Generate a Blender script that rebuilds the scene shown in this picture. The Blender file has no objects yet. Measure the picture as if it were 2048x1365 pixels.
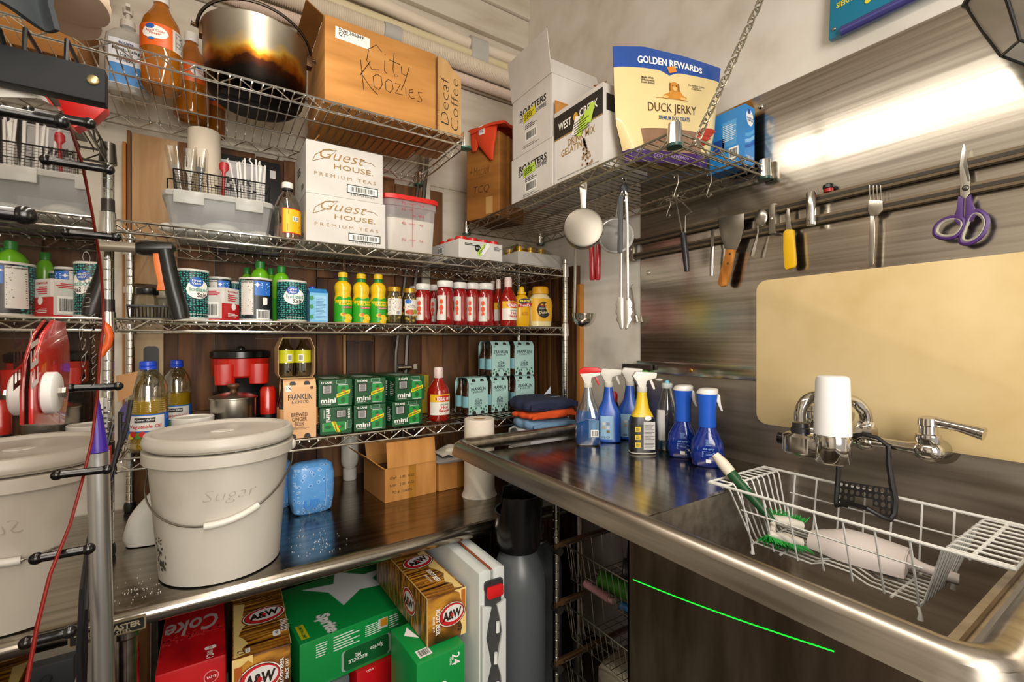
import bpy, bmesh, math, random
from mathutils import Vector, Matrix
SC = bpy.context.scene
C = SC.collection
PI = math.pi
random.seed(7)

# ------------------------------------------------------------------ camera, world, lights, exposure
FPX = 915.0                      # focal length in pixels of the 2048 px wide frame
TH = math.radians(33.0)          # the camera looks 33 degrees to the right of the shelving's depth axis
ST, CT = math.sin(TH), math.cos(TH)
EYE = 1.25
cam_d = bpy.data.cameras.new('camera'); cam_d.sensor_width = 36.0
cam_d.lens = 36.0 * FPX / 2048.0; cam_d.clip_start = 0.02
cam = bpy.data.objects.new('camera', cam_d); C.objects.link(cam)
cam.location = (0, 0, EYE); cam.rotation_euler = (PI/2, 0, -TH)
SC.camera = cam
SC.view_settings.view_transform = 'Standard'
SC.view_settings.look = 'None'
SC.view_settings.gamma = 1.0
SC.view_settings.use_curve_mapping = False
SC.view_settings.exposure = 0.46
SC.cycles.max_bounces = 8
SC.cycles.transparent_max_bounces = 12
SC.cycles.sample_clamp_indirect = 6.0
SC.cycles.caustics_reflective = False
SC.cycles.caustics_refractive = False
wd = bpy.data.worlds.new('world'); SC.world = wd; wd.use_nodes = True
wd.node_tree.nodes['Background'].inputs[0].default_value = (1.0, 0.925, 0.83, 1)
wd.node_tree.nodes['Background'].inputs[1].default_value = 0.40

def area_light(name, loc, aim, sx, sy, power, col):
    l = bpy.data.lights.new(name, 'AREA'); l.shape = 'RECTANGLE'; l.size = sx; l.size_y = sy
    l.energy = power; l.color = col
    o = bpy.data.objects.new(name, l); C.objects.link(o); o.location = loc
    o.rotation_euler = (Vector(aim) - Vector(loc)).to_track_quat('-Z', 'Y').to_euler()
    return o
# the ceiling tube above the aisle (its streak shows in the steel), and the open doorway behind the photographer
area_light('ceiling_tube_light', (0.10, 0.35, 2.26), (0.10, 0.35, 0), 0.07, 1.9, 12, (1.0, 0.92, 0.80))
area_light('doorway_light', (0.05, -1.15, 1.65), (0.6, 1.9, 1.15), 1.0, 1.4, 38, (1.0, 0.94, 0.86))

# ------------------------------------------------------------------ where a sight line meets a plane of the room
def _ray(px, py):
    r = (px - 1024) / FPX; u = (682.5 - py) / FPX
    return (r*CT + ST, -r*ST + CT, u)
def onY(px, py, Y):
    a = _ray(px, py); t = Y / a[1]; return Vector((a[0]*t, Y, EYE + a[2]*t))
def onX(px, py, X):
    a = _ray(px, py); t = X / a[0]; return Vector((X, a[1]*t, EYE + a[2]*t))
def onZ(px, py, Z):
    a = _ray(px, py); t = (Z - EYE) / a[2]; return Vector((a[0]*t, a[1]*t, Z))

# ------------------------------------------------------------------ materials
def lin(h):
    h = h.lstrip('#'); c = [int(h[i:i+2], 16)/255 for i in (0, 2, 4)]
    return tuple((v/12.92 if v <= .04045 else ((v+.055)/1.055)**2.4) for v in c) + (1,)
MATS = {}
def _new(key):
    m = bpy.data.materials.new(key); m.use_nodes = True
    nt = m.node_tree; bs = nt.nodes['Principled BSDF']; MATS[key] = m
    return m, nt, bs
def _n(nt, typ, **kw):
    n = nt.nodes.new(typ)
    for k, v in kw.items(): setattr(n, k, v)
    return n
def _coords(nt, scale=(1, 1, 1), gen='Object'):
    tc = _n(nt, 'ShaderNodeTexCoord'); mp = _n(nt, 'ShaderNodeMapping')
    mp.inputs['Scale'].default_value = scale
    nt.links.new(tc.outputs[gen], mp.inputs[0]); return mp.outputs[0]
def plain(col, rough=.5, metal=0, var=.10, nscale=30, bump=0, spec=.5, trans=0, sss=0, coat=0, stretch=(1,1,1), alpha=1):
    key = f'{col}_{rough}_{metal}_{var}_{nscale}_{bump}_{spec}_{trans}_{sss}_{coat}_{stretch}_{alpha}'
    if key in MATS: return MATS[key]
    m, nt, bs = _new(key)
    c = lin(col)
    bs.inputs['Roughness'].default_value = rough; bs.inputs['Metallic'].default_value = metal
    bs.inputs['Specular IOR Level'].default_value = spec
    bs.inputs['Transmission Weight'].default_value = trans
    bs.inputs['Coat Weight'].default_value = coat
    bs.inputs['Alpha'].default_value = alpha
    if sss:
        bs.inputs['Subsurface Weight'].default_value = sss; bs.inputs['Subsurface Radius'].default_value = (.01, .008, .005)
    if var or bump:
        co = _coords(nt, stretch); nz = _n(nt, 'ShaderNodeTexNoise'); nz.inputs['Scale'].default_value = nscale
        nz.inputs['Detail'].default_value = 4; nt.links.new(co, nz.inputs['Vector'])
        rp = _n(nt, 'ShaderNodeMix', data_type='RGBA')
        rp.inputs[6].default_value = tuple(x*(1-var) for x in c[:3]) + (1,)
        rp.inputs[7].default_value = tuple(min(1, x*(1+var)) for x in c[:3]) + (1,)
        nt.links.new(nz.outputs['Fac'], rp.inputs[0]); nt.links.new(rp.outputs[2], bs.inputs['Base Color'])
        if bump:
            bp = _n(nt, 'ShaderNodeBump'); bp.inputs['Strength'].default_value = bump; bp.inputs['Distance'].default_value = .004
            nt.links.new(nz.outputs['Fac'], bp.inputs['Height']); nt.links.new(bp.outputs[0], bs.inputs['Normal'])
    else:
        bs.inputs['Base Color'].default_value = c
    return m
def ink(col, rough=.45): return plain(col, rough, var=0)
def ramp_mat(key, stops, scale, stretch, rough=.6, metal=0, bump=.2, detail=6, distort=0, rand=False, rough2=None, spec=.5, gen='Object', bdist=.003):
    """noise through a colour ramp, stretched along the grain"""
    if key in MATS: return MATS[key]
    m, nt, bs = _new(key)
    co = _coords(nt, stretch, gen)
    if rand:
        oi = _n(nt, 'ShaderNodeObjectInfo'); ad = _n(nt, 'ShaderNodeVectorMath', operation='MULTIPLY_ADD')
        cb = _n(nt, 'ShaderNodeCombineXYZ')
        for i in range(3): nt.links.new(oi.outputs['Random'], cb.inputs[i])
        nt.links.new(cb.outputs[0], ad.inputs[0]); ad.inputs[1].default_value = (31, 17, 23)
        nt.links.new(co, ad.inputs[2]); co = ad.outputs[0]
    nz = _n(nt, 'ShaderNodeTexNoise'); nz.inputs['Scale'].default_value = scale; nz.inputs['Detail'].default_value = detail
    nz.inputs['Distortion'].default_value = distort
    nt.links.new(co, nz.inputs['Vector'])
    cr = _n(nt, 'ShaderNodeValToRGB'); el = cr.color_ramp.elements
    while len(el) < len(stops): el.new(.5)
    for e, (p, c) in zip(el, stops): e.position = p; e.color = lin(c)
    nt.links.new(nz.outputs['Fac'], cr.inputs[0])
    out = cr.outputs[0]
    if rand:
        hs = _n(nt, 'ShaderNodeHueSaturation'); mr = _n(nt, 'ShaderNodeMapRange')
        mr.inputs[3].default_value = .42; mr.inputs[4].default_value = .98
        nt.links.new(oi.outputs['Random'], mr.inputs[0]); nt.links.new(mr.outputs[0], hs.inputs['Value'])
        nt.links.new(out, hs.inputs['Color']); out = hs.outputs[0]
    nt.links.new(out, bs.inputs['Base Color'])
    bs.inputs['Metallic'].default_value = metal; bs.inputs['Specular IOR Level'].default_value = spec
    if rough2 is None: bs.inputs['Roughness'].default_value = rough
    else:
        mr = _n(nt, 'ShaderNodeMapRange'); mr.inputs[3].default_value = rough; mr.inputs[4].default_value = rough2
        nt.links.new(nz.outputs['Fac'], mr.inputs[0]); nt.links.new(mr.outputs[0], bs.inputs['Roughness'])
    if bump:
        bp = _n(nt, 'ShaderNodeBump'); bp.inputs['Strength'].default_value = bump; bp.inputs['Distance'].default_value = bdist
        nt.links.new(nz.outputs['Fac'], bp.inputs['Height']); nt.links.new(bp.outputs[0], bs.inputs['Normal'])
    return m
def clear(col='FFFFFF', refl=.12, rough=.05, tint=.9, milky=None):
    """thin clear plastic: see-through with a sheen"""
    key = f'clear_{col}_{refl}_{rough}_{tint}_{milky}'
    if key in MATS: return MATS[key]
    m, nt, bs = _new(key); nt.nodes.remove(bs)
    tr = _n(nt, 'ShaderNodeBsdfTransparent'); milky = refl >= .3 if milky is None else milky
    gl = _n(nt, 'ShaderNodeBsdfPrincipled' if milky else 'ShaderNodeBsdfAnisotropic'); mx = _n(nt, 'ShaderNodeMixShader')
    c = lin(col); tr.inputs[0].default_value = tuple(v*tint for v in c[:3]) + (1,)
    gl.inputs[0].default_value = c if milky else (1, 1, 1, 1); gl.inputs['Roughness'].default_value = rough
    lw = _n(nt, 'ShaderNodeLayerWeight'); lw.inputs[0].default_value = .35
    mr = _n(nt, 'ShaderNodeMapRange'); mr.inputs[3].default_value = refl; mr.inputs[4].default_value = min(1, refl + (.55 if milky else .4))
    nt.links.new(lw.outputs['Facing'], mr.inputs[0]); nt.links.new(mr.outputs[0], mx.inputs[0])
    nt.links.new(tr.outputs[0], mx.inputs[1]); nt.links.new(gl.outputs[0], mx.inputs[2])
    nt.links.new(mx.outputs[0], nt.nodes['Material Output'].inputs[0])
    return m
def dots(key, bg, fg, scale, size=.33, R=.034):
    """dots in rows round an upright cylinder"""
    if key in MATS: return MATS[key]
    m, nt, bs = _new(key); tc = _n(nt, 'ShaderNodeTexCoord'); sp = _n(nt, 'ShaderNodeSeparateXYZ'); nt.links.new(tc.outputs['Object'], sp.inputs[0])
    at = _n(nt, 'ShaderNodeMath', operation='ARCTAN2'); nt.links.new(sp.outputs['X'], at.inputs[0]); nt.links.new(sp.outputs['Y'], at.inputs[1])
    mu = _n(nt, 'ShaderNodeMath', operation='MULTIPLY'); mu.inputs[1].default_value = R; nt.links.new(at.outputs[0], mu.inputs[0])
    cb = _n(nt, 'ShaderNodeCombineXYZ'); nt.links.new(mu.outputs[0], cb.inputs[0]); nt.links.new(sp.outputs['Z'], cb.inputs[1])
    vo = _n(nt, 'ShaderNodeTexVoronoi', voronoi_dimensions='2D'); vo.inputs['Scale'].default_value = scale; vo.inputs['Randomness'].default_value = .4
    nt.links.new(cb.outputs[0], vo.inputs['Vector'])
    cr = _n(nt, 'ShaderNodeValToRGB'); cr.color_ramp.interpolation = 'EASE'
    cr.color_ramp.elements[0].position = size - .06; cr.color_ramp.elements[0].color = lin(fg)
    cr.color_ramp.elements[1].position = size + .06; cr.color_ramp.elements[1].color = lin(bg)
    nt.links.new(vo.outputs['Distance'], cr.inputs[0]); nt.links.new(cr.outputs[0], bs.inputs['Base Color'])
    bs.inputs['Roughness'].default_value = .4
    return m
def emit(col, s):
    key = f'emit_{col}_{s}'
    if key in MATS: return MATS[key]
    m, nt, bs = _new(key); bs.inputs['Base Color'].default_value = (0, 0, 0, 1)
    bs.inputs['Emission Color'].default_value = lin(col); bs.inputs['Emission Strength'].default_value = s
    return m

CHROME = plain('D6D2CA', .16, 1, .06, 60)
WIRE = plain('E0DDD6', .18, 1, .10, 80)
WIREB = plain('A9A394', .30, 1, .15, 60)
STEEL = ramp_mat('brushed_steel', [(.3, 'A9A297'), (.5, 'BDB6AB'), (.75, 'CFC9BF')], 4, (3, .5, 30), .14, 1, 0, 4, rough2=.22)
STEELT = ramp_mat('table_steel', [(.3, '7E766A'), (.5, '978F83'), (.75, 'ACA498')], 4, (.8, 14, 4), .13, 1, 0, 5, rough2=.24)
STEELS = ramp_mat('sink_steel', [(.3, '8E867B'), (.5, 'A69E92'), (.75, 'B9B2A7')], 4, (14, .8, 14), .13, 1, 0, 5, rough2=.24)
STEELR = ramp_mat('rim_steel', [(.3, '8E867B'), (.5, 'A69E92'), (.75, 'B9B2A7')], 4, (14, .8, 14), .26, 1, 0, 5, rough2=.36)
STEELB = ramp_mat('bowl_steel', [(.3, 'A0978B'), (.5, 'B4ABA0'), (.75, 'C6BEB4')], 4, (10, .8, 10), .32, 1, 0, 5, rough2=.46)
CARD = ramp_mat('cardboard', [(.3, 'A8702F'), (.55, 'C68A45'), (.8, 'D09A57')], 3, (1, 1, 6), .8, 0, .15, 5)
CARDL = ramp_mat('cardboard_pale', [(.3, 'B98A52'), (.55, 'CDA168'), (.8, 'D9B37E')], 3, (6, 1, 1), .8, 0, .15, 5)
CARDD = ramp_mat('cardboard_dark', [(.3, '7E4D18'), (.55, '9C6525'), (.8, 'B07A35')], 3, (1, 1, 5), .8, 0, .15, 5)
WHITEC = ramp_mat('white_carton', [(.3, 'C6C1BA'), (.6, 'D8D4CE'), (.8, 'E2DFDA')], 6, (1, 1, 1), .6, 0, .05, 4)
BLACK = plain('141414', .45, var=.2)
BLACKG = plain('0C0C0C', .22, var=.1)
WHITEP = plain('E9E7E1', .35, var=.04)
TXK = ink('1A1816'); TXW = ink('F2F0EA'); TXR = ink('C0161C'); TXG = ink('9A7430')

# ------------------------------------------------------------------ mesh building
class B:
    """collects vertices and faces of one mesh"""
    def __init__(s): s.v = []; s.f = []
    def add(s, vs, fs, M=None):
        o = len(s.v)
        s.v += [tuple(M @ Vector(p)) for p in vs] if M is not None else [tuple(p) for p in vs]
        s.f += [tuple(i + o for i in f) for f in fs]; return s
    def box(s, x0, x1, y0, y1, z0, z1, M=None):
        vs = [(x, y, z) for z in (z0, z1) for y in (y0, y1) for x in (x0, x1)]
        return s.add(vs, [(0,2,3,1), (4,5,7,6), (0,1,5,4), (2,6,7,3), (0,4,6,2), (1,3,7,5)], M)
    def loft(s, secs, n=24, a0=None, a1=None, off=0, caps=True, M=None):
        """secs: (z, rx, ry, power, ox, oy) rings of superellipses; a0..a1 an arc (angle 0 faces -Y, positive to +X)"""
        full = a0 is None; rings = []; vs = []
        for q in secs:
            z, rx, ry = q[0], q[1] + off, (q[2] if len(q) > 2 and q[2] is not None else q[1]) + off
            p = q[3] if len(q) > 3 else 2; ox = q[4] if len(q) > 4 else 0; oy = q[5] if len(q) > 5 else 0
            ring = []
            cnt = n if full else n + 1
            for i in range(cnt):
                a = (2*PI*i/n) if full else a0 + (a1 - a0)*i/n
                sx, sy = math.sin(a), -math.cos(a)
                k = (abs(sx)**p + abs(sy)**p)**(-1/p)
                ring.append(len(vs)); vs.append((ox + rx*sx*k, oy + ry*sy*k, z))
            rings.append(ring)
        fs = []
        for a, b in zip(rings, rings[1:]):
            m = len(a)
            for i in range(m if full else m - 1):
                j = (i + 1) % m
                fs.append((a[i], a[j], b[j], b[i]))
        if full and caps:
            fs.append(tuple(reversed(rings[0]))); fs.append(tuple(rings[-1]))
        return s.add(vs, fs, M)
    def cyl(s, p, q, r, r2=None, n=12):
        return s.tube([p, q], r, n=n, r2=r2)
    def tube(s, pts, r, n=6, closed=False, r2=None, caps=True):
        pts = [Vector(p) for p in pts]; m = len(pts); vs = []; fs = []
        rad = r if isinstance(r, (list, tuple)) else [r + (0 if r2 is None else (r2 - r)*i/(m - 1)) for i in range(m)]
        up = None
        for i, p in enumerate(pts):
            if closed: t = pts[(i+1) % m] - pts[i-1]
            else: t = pts[min(i+1, m-1)] - pts[max(i-1, 0)]
            if t.length < 1e-9: t = Vector((0, 0, 1))
            t.normalize()
            if up is None: up = Vector((0, 0, 1)) if abs(t.z) < .9 else Vector((1, 0, 0))
            u = t.cross(up)
            if u.length < 1e-6: u = t.cross(Vector((1, .3, .2)))
            u.normalize(); w = u.cross(t).normalized(); up = w
            for k in range(n):
                a = 2*PI*k/n; vs.append(p + (u*math.cos(a) + w*math.sin(a))*rad[i])
        for i in range(m if closed else m - 1):
            j = (i + 1) % m
            for k in range(n):
                l = (k + 1) % n
                fs.append((i*n + k, j*n + k, j*n + l, i*n + l))
        if caps and not closed:
            fs.append(tuple(range(n))[::-1]); fs.append(tuple((m-1)*n + k for k in range(n)))
        return s.add(vs, fs)
    def prism(s, pts, y0, y1, M=None):
        """polygon in X,Z pushed from y0 to y1"""
        n = len(pts); vs = [(x, y0, z) for x, z in pts] + [(x, y1, z) for x, z in pts]
        fs = [tuple(range(n)), tuple(range(2*n - 1, n - 1, -1))] + [(i, i + n, (i+1) % n + n, (i+1) % n) for i in range(n)]
        return s.add(vs, fs, M)
    def ball(s, c, rx, ry=None, rz=None, n=14, m=8):
        ry = ry or rx; rz = rz or rx; secs = []
        for i in range(m + 1):
            t = -PI/2 + PI*i/m; k = max(math.cos(t), .02)
            secs.append((c[2] + rz*math.sin(t), rx*k, ry*k, 2, c[0], c[1]))
        return s.loft(secs, n)
    def grid(s, fn, nu, nv):
        vs = [fn(i/nu, j/nv) for j in range(nv + 1) for i in range(nu + 1)]
        fs = [(j*(nu+1)+i, j*(nu+1)+i+1, (j+1)*(nu+1)+i+1, (j+1)*(nu+1)+i) for j in range(nv) for i in range(nu)]
        return s.add(vs, fs)
    def make(s, name, mat, parent=None, bevel=0, smooth=40, seg=2, solid=0, jit=0):
        me = bpy.data.meshes.new(name)
        me.from_pydata([tuple(p) for p in s.v], [], s.f)
        bm = bmesh.new(); bm.from_mesh(me)
        if bevel:
            es = [e for e in bm.edges if len(e.link_faces) == 2 and e.calc_face_angle(0) > .6]
            bmesh.ops.bevel(bm, geom=es, offset=bevel, segments=seg, affect='EDGES', profile=.6, clamp_overlap=True)
        if solid:
            bmesh.ops.solidify(bm, geom=bm.faces[:], thickness=solid)
        bmesh.ops.recalc_face_normals(bm, faces=bm.faces)
        if smooth:
            lim = math.radians(smooth)
            for f in bm.faces: f.smooth = True
            for e in bm.edges: e.smooth = len(e.link_faces) != 2 or e.calc_face_angle(0) < lim
        bm.to_mesh(me); bm.free()
        me.materials.append(mat)
        o = bpy.data.objects.new(name, me); C.objects.link(o)
        if parent: o.parent = parent
        return o
def rr(x0, x1, z0, z1, r, n=4):
    """rounded rectangle outline"""
    out = []
    for cx, cz, a in ((x1-r, z1-r, 0), (x0+r, z1-r, 90), (x0+r, z0+r, 180), (x1-r, z0+r, 270)):
        for i in range(n + 1):
            t = math.radians(a + 90*i/n); out.append((cx + r*math.cos(t), cz + r*math.sin(t)))
    return out
def interp(secs, z0, z1):
    """the slice of a loft profile between two heights"""
    def at(z):
        for a, b in zip(secs, secs[1:]):
            if a[0] <= z <= b[0] and b[0] > a[0]:
                t = (z - a[0])/(b[0] - a[0]); L = max(len(a), len(b))
                d = (0, 0, None, 2, 0, 0)
                fa = [a[i] if i < len(a) and a[i] is not None else (a[1] if i == 2 else d[i]) for i in range(6)]
                fb = [b[i] if i < len(b) and b[i] is not None else (b[1] if i == 2 else d[i]) for i in range(6)]
                return tuple(fa[i] + (fb[i] - fa[i])*t for i in range(6))
        return secs[-1] if z > secs[-1][0] else secs[0]
    return [at(z0)] + [q for q in secs if z0 < q[0] < z1] + [at(z1)]

# ------------------------------------------------------------------ things, parts, copies
def thing(name, label, cat, loc=(0, 0, 0), rz=0, group=None, tilt=None):
    o = bpy.data.objects.new(name, None); C.objects.link(o); o.empty_display_size = .05
    o.location = loc; o.rotation_euler = tilt if tilt else (0, 0, rz)
    o['label'] = label; o['category'] = cat
    if group: o['group'] = group
    return o
def tag(o, label, cat, group=None, kind=None):
    o['label'] = label; o['category'] = cat
    if group: o['group'] = group
    if kind: o['kind'] = kind
    return o
def struct(o): o['kind'] = 'structure'; return o
def stuff(o): o['kind'] = 'stuff'; return o
def dup(root, loc, rz=0, label=None, tilt=None):
    kids = [c for c in root.children_recursive]
    mp = {root: root.copy()}; C.objects.link(mp[root])
    for k in kids:
        c = k.copy(); C.objects.link(c); mp[k] = c
    for k in kids:
        mi = k.matrix_parent_inverse.copy(); mp[k].parent = mp[k.parent]; mp[k].matrix_parent_inverse = mi
    r = mp[root]; r.location = loc; r.rotation_euler = tilt if tilt else (0, 0, rz)
    if label: r['label'] = label
    return r

# ------------------------------------------------------------------ lettering (flat print), on planes or wrapped round
_fc = bpy.data.curves.new('lettering', 'FONT'); _fo = bpy.data.objects.new('lettering', _fc)
def text_bm(s, size, bold=0, shear=0, space=1, line=1, align='CENTER'):
    _fc.body = s; _fc.size = size; _fc.offset = bold*size; _fc.shear = shear; _fc.space_character = space
    _fc.space_line = line; _fc.align_x = align; _fc.align_y = 'CENTER'; _fc.resolution_u = 2
    me = bpy.data.meshes.new_from_object(_fo)
    v = [(p.co.x, p.co.y) for p in me.vertices]; f = [tuple(p.vertices) for p in me.polygons]
    bpy.data.meshes.remove(me)
    return v, f
FACES = {'front': lambda x, y, z, u, v, e: (x + u, y - e, z + v), 'left': lambda x, y, z, u, v, e: (x - e, y - u, z + v),
         'right': lambda x, y, z, u, v, e: (x + e, y + u, z + v), 'top': lambda x, y, z, u, v, e: (x + u, y + v, z + e)}
def text(parent, s, size, pos, mat, face='front', rot=0, w=None, h=None, bold=.012, shear=0, space=1, line=.85, R=None, a=0, eps=.0008,
         name='lettering', fn=None, align='CENTER', arc=0):
    """pos on the face; w/h fit the block to that size; R wraps it round an upright axis through pos with radius R at angle a"""
    v, f = text_bm(s, size, bold, shear, space, line, align)
    if not v: return None
    xs = [p[0] for p in v]; ys = [p[1] for p in v]
    cx, cy = (max(xs) + min(xs))/2, (max(ys) + min(ys))/2
    kx = w/(max(xs) - min(xs)) if w else 1; ky = h/(max(ys) - min(ys)) if h else (kx if w else 1)
    if h and not w: kx = ky
    if align != 'CENTER': cx = 0
    cr, sr = math.cos(rot), math.sin(rot); out = []
    for x, y in v:
        x, y = (x - cx)*kx, (y - cy)*ky
        if arc: y -= arc*x*x
        x, y = x*cr - y*sr, x*sr + y*cr
        if fn: out.append(fn(x, y))
        elif R: t = a + x/R; out.append((pos[0] + (R + eps)*math.sin(t), pos[1] - (R + eps)*math.cos(t), pos[2] + y))
        else: out.append(FACES[face](*pos, x, y, eps))
    b = B(); b.add(out, f)
    return b.make(name, mat, parent, smooth=0)
def decal(parent, pts, pos, mat, face='front', eps=.0005, name='print', R=None, a=0, rot=0, fn=None):
    """flat printed shape on a face: a polygon, cut into upright strips where the surface is curved"""
    cr, sr = math.cos(rot), math.sin(rot)
    pts = [(x*cr - y*sr, x*sr + y*cr) for x, y in pts]; b = B()
    def put(x, y):
        if fn: return fn(x, y)
        if R: t = a + x/R; return (pos[0] + (R + eps)*math.sin(t), pos[1] - (R + eps)*math.cos(t), pos[2] + y)
        return FACES[face](*pos, x, y, eps)
    if R or fn:
        x0, x1 = min(p[0] for p in pts), max(p[0] for p in pts); n = 12; cols = []
        for i in range(n + 1):
            x = x0 + (x1 - x0)*min(max(i/n, 1e-4), 1 - 1e-4); ys = []
            for p, q in zip(pts, pts[1:] + pts[:1]):
                if (p[0] - x)*(q[0] - x) <= 0 and p[0] != q[0]: ys.append(p[1] + (q[1] - p[1])*(x - p[0])/(q[0] - p[0]))
            cols.append((x, min(ys), max(ys)))
        b.add([put(x, y) for x, l, h in cols for y in (l, h)], [(2*i, 2*i + 2, 2*i + 3, 2*i + 1) for i in range(n)])
    else:
        b.add([put(x, y) for x, y in pts], [tuple(range(len(pts)))])
    return b.make(name, mat, parent, smooth=0)
def rect(w, h): return [(-w/2, -h/2), (w/2, -h/2), (w/2, h/2), (-w/2, h/2)]
def oval(w, h, n=28): return [(w/2*math.cos(2*PI*i/n), h/2*math.sin(2*PI*i/n)) for i in range(n)]
def lines(parent, w, h, n, pos, mat, face='front', fill=.45, name='small_print', eps=.0009, R=None, a=0, rot=0, seed=1, vert=False, fn=None):
    """rows of tiny unreadable print, or the bars of a barcode"""
    rnd = random.Random(seed); b = B(); cr, sr = math.cos(rot), math.sin(rot)
    for i in range(n):
        if vert:
            x0 = -w/2 + w*(i + .1)/n; x1 = x0 + w/n*rnd.choice((.25, .45, .7)); q = [(x0, -h/2), (x1, -h/2), (x1, h/2), (x0, h/2)]
        else:
            y = h/2 - h*(i + .5)/n; hh = h/n*fill/2; x1 = w/2 - (w*.35*rnd.random() if rnd.random() < .5 else 0)
            q = [(-w/2, y - hh), (x1, y - hh), (x1, y + hh), (-w/2, y + hh)]
        out = []
        for x, y in q:
            x, y = x*cr - y*sr, x*sr + y*cr
            if fn: out.append(fn(x, y))
            elif R: t = a + x/R; out.append((pos[0] + (R + eps)*math.sin(t), pos[1] - (R + eps)*math.cos(t), pos[2] + y))
            else: out.append(FACES[face](*pos, x, y, eps))
        b.add(out, [(0, 1, 2, 3)])
    return b.make(name, mat, parent, smooth=0)
def barcode(parent, w, h, pos, face='front', R=None, a=0, rot=0, frame=None, n=16, seed=3):
    p = decal(parent, rect(w, h), pos, TXK if frame else TXW, face, eps=.0006, name='barcode', R=R, a=a, rot=rot)
    if frame: decal(p, rect(w - frame, h - frame), pos, TXW, face, eps=.0009, name='barcode_field', R=R, a=a, rot=rot)
    lines(p, (w - (frame or 0))*.82, (h - (frame or 0))*.72, n, pos, TXK, face, eps=.0012, R=R, a=a, rot=rot, seed=seed, vert=True, name='barcode_bars')
    return p

# ================================================================== the room
XW, YW = 1.36, 1.965           # right wall, back wall
PLASTER = ramp_mat('white_plaster', [(.3, 'CFC6B8'), (.5, 'DDD6CA'), (.75, 'E6E0D6')], 7, (1, 1, 1), .65, 0, .25, 6, bdist=.006)
BOARDW = ramp_mat('white_painted_board', [(.3, 'C2B6A2'), (.5, 'D2C8B7'), (.8, 'DCD4C6')], 5, (.6, 3, 3), .6, 0, .12, 5)
WOOD = ramp_mat('rustic_plank', [(.25, '2A1608'), (.42, '5A3314'), (.55, '8A5A2A'), (.68, '6E4A2C'), (.8, 'B08050')], 9, (1.6, 3, .22), .62, 0, .35, 8, .8, rand=True)
WOODL = ramp_mat('pale_plank', [(.25, '8A6238'), (.45, 'B48A5C'), (.6, 'C9A67C'), (.8, '9A7248')], 10, (2.2, 3, .15), .6, 0, .3, 8, .5)
FLOORM = ramp_mat('floor_concrete', [(.3, '2C2622'), (.6, '4A423A'), (.8, '5C5248')], 6, (1, 1, 1), .6, 0, .1, 6)

b = B(); b.box(-1.3, XW + .12, -1.6, YW + .12, -.08, 0); struct(b.make('floor', FLOORM))
b = B(); b.box(-1.3, XW + .12, -1.6, YW + .12, 3.05, 3.12); struct(b.make('ceiling', BOARDW))
b = B(); b.box(XW, XW + .1, -1.6, YW + .1, 0, 3.05); wall_r = struct(b.make('wall_right', PLASTER))
b = B(); b.box(-1.3, XW, YW, YW + .1, 0, 3.05); wall_b = struct(b.make('wall_back', BOARDW))
b = B(); b.box(-1.3, -1.2, -1.6, YW, 0, 3.05); wall_l = struct(b.make('wall_left', PLASTER))
# horizontal painted boards high on the back wall, each lapping the one below
for z0, z1, t in ((2.90, 3.05, .045), (2.75, 2.90, .030), (2.45, 2.52, .028), (2.20, 2.45, .012), (1.96, 2.195, .006)):
    b = B(); b.box(-1.2, XW, YW - t, YW - .0005, z0 + .002, z1 - .002); b.make('board', BOARDW, wall_b, bevel=.003)
b = B()
for x, z in ((.12, 2.40), (.62, 2.47), (1.2, 2.47)): b.cyl((x, YW - .012, z), (x, YW - .034, z - .004), .004, n=8)
b.make('nail_head', plain('B9AE9C', .5), wall_b)
# rustic vertical planks on the lower back wall, wrapping round the corner on to the right wall
rnd = random.Random(11)
x = -.243; i = 0
wid = [.012, .125, .105, .128, .093, .118, .10, .014, .115, .09, .12, .105, .13, .11, .098, .11, .12]
while x < XW - .02:
    w = min(wid[i % len(wid)], XW - .014 - x); pale = i in (1,)
    top = 1.935 + .02*rnd.random() if x < .80 else 1.58
    cuts = [.05, .6 + .5*rnd.random(), 1.25 + .3*rnd.random(), top]
    for z0, z1 in zip(cuts, cuts[1:]):
        d = .018 + .008*rnd.random()
        b = B(); b.box(x + .0012, x + w - .0012, YW - d, YW - .0006, z0 + .001, z1 - .001)
        o = b.make('plank', (WOODL if (pale and z1 == top) or i == 7 else WOOD), wall_b, bevel=.002)
    x += w; i += 1
b = B(); b.box(-.252, -.2435, YW - .03, YW - .0006, .9, 1.9); b.make('batten', plain('B5762F', .6, var=.25, nscale=40, stretch=(1,1,.2)), wall_b, bevel=.001)
y = YW - .03; i = 0
for w in (.11, .10, .075, .115):
    for z0, z1 in ((.05, 1.22 + .06*i), (1.22 + .06*i, 1.585)):
        b = B(); b.box(XW - .018 - .006*(i % 2), XW - .0006, y - w + .0012, y - .0012, z0 + .001, z1 - .001)
        b.make('plank', WOOD, wall_r, bevel=.002)
    y -= w; i += 1
b = B(); b.box(XW - .024, XW - .0006, y - .022, y, .05, 1.50); b.make('batten', plain('B5762F', .6, var=.25, nscale=40, stretch=(1,1,.2)), wall_r, bevel=.002)
# flat white post and a cover plate on the back wall
b = B(); b.box(.775, .815, YW - .036, YW - .001, 1.30, 2.2); struct(b.make('trim_1', BOARDW, bevel=.004))
t = thing('wall_board', 'pale board with a black plate behind the oil jugs', 'board', (0, 0, 0))
p0, p1 = onY(288, 690, 1.925), onY(326, 800, 1.925)
b = B(); b.box(-.225, p1.x + .002, 1.917, 1.934, .95, 1.40); b.make('panel', plain('C9AE86', .6, var=.15), t, bevel=.002)
b = B(); b.prism(rr(p0.x, p1.x - .01, p1.z, p0.z - .005, .012), 1.911, 1.917); b.make('plate', BLACK, t)

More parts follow.
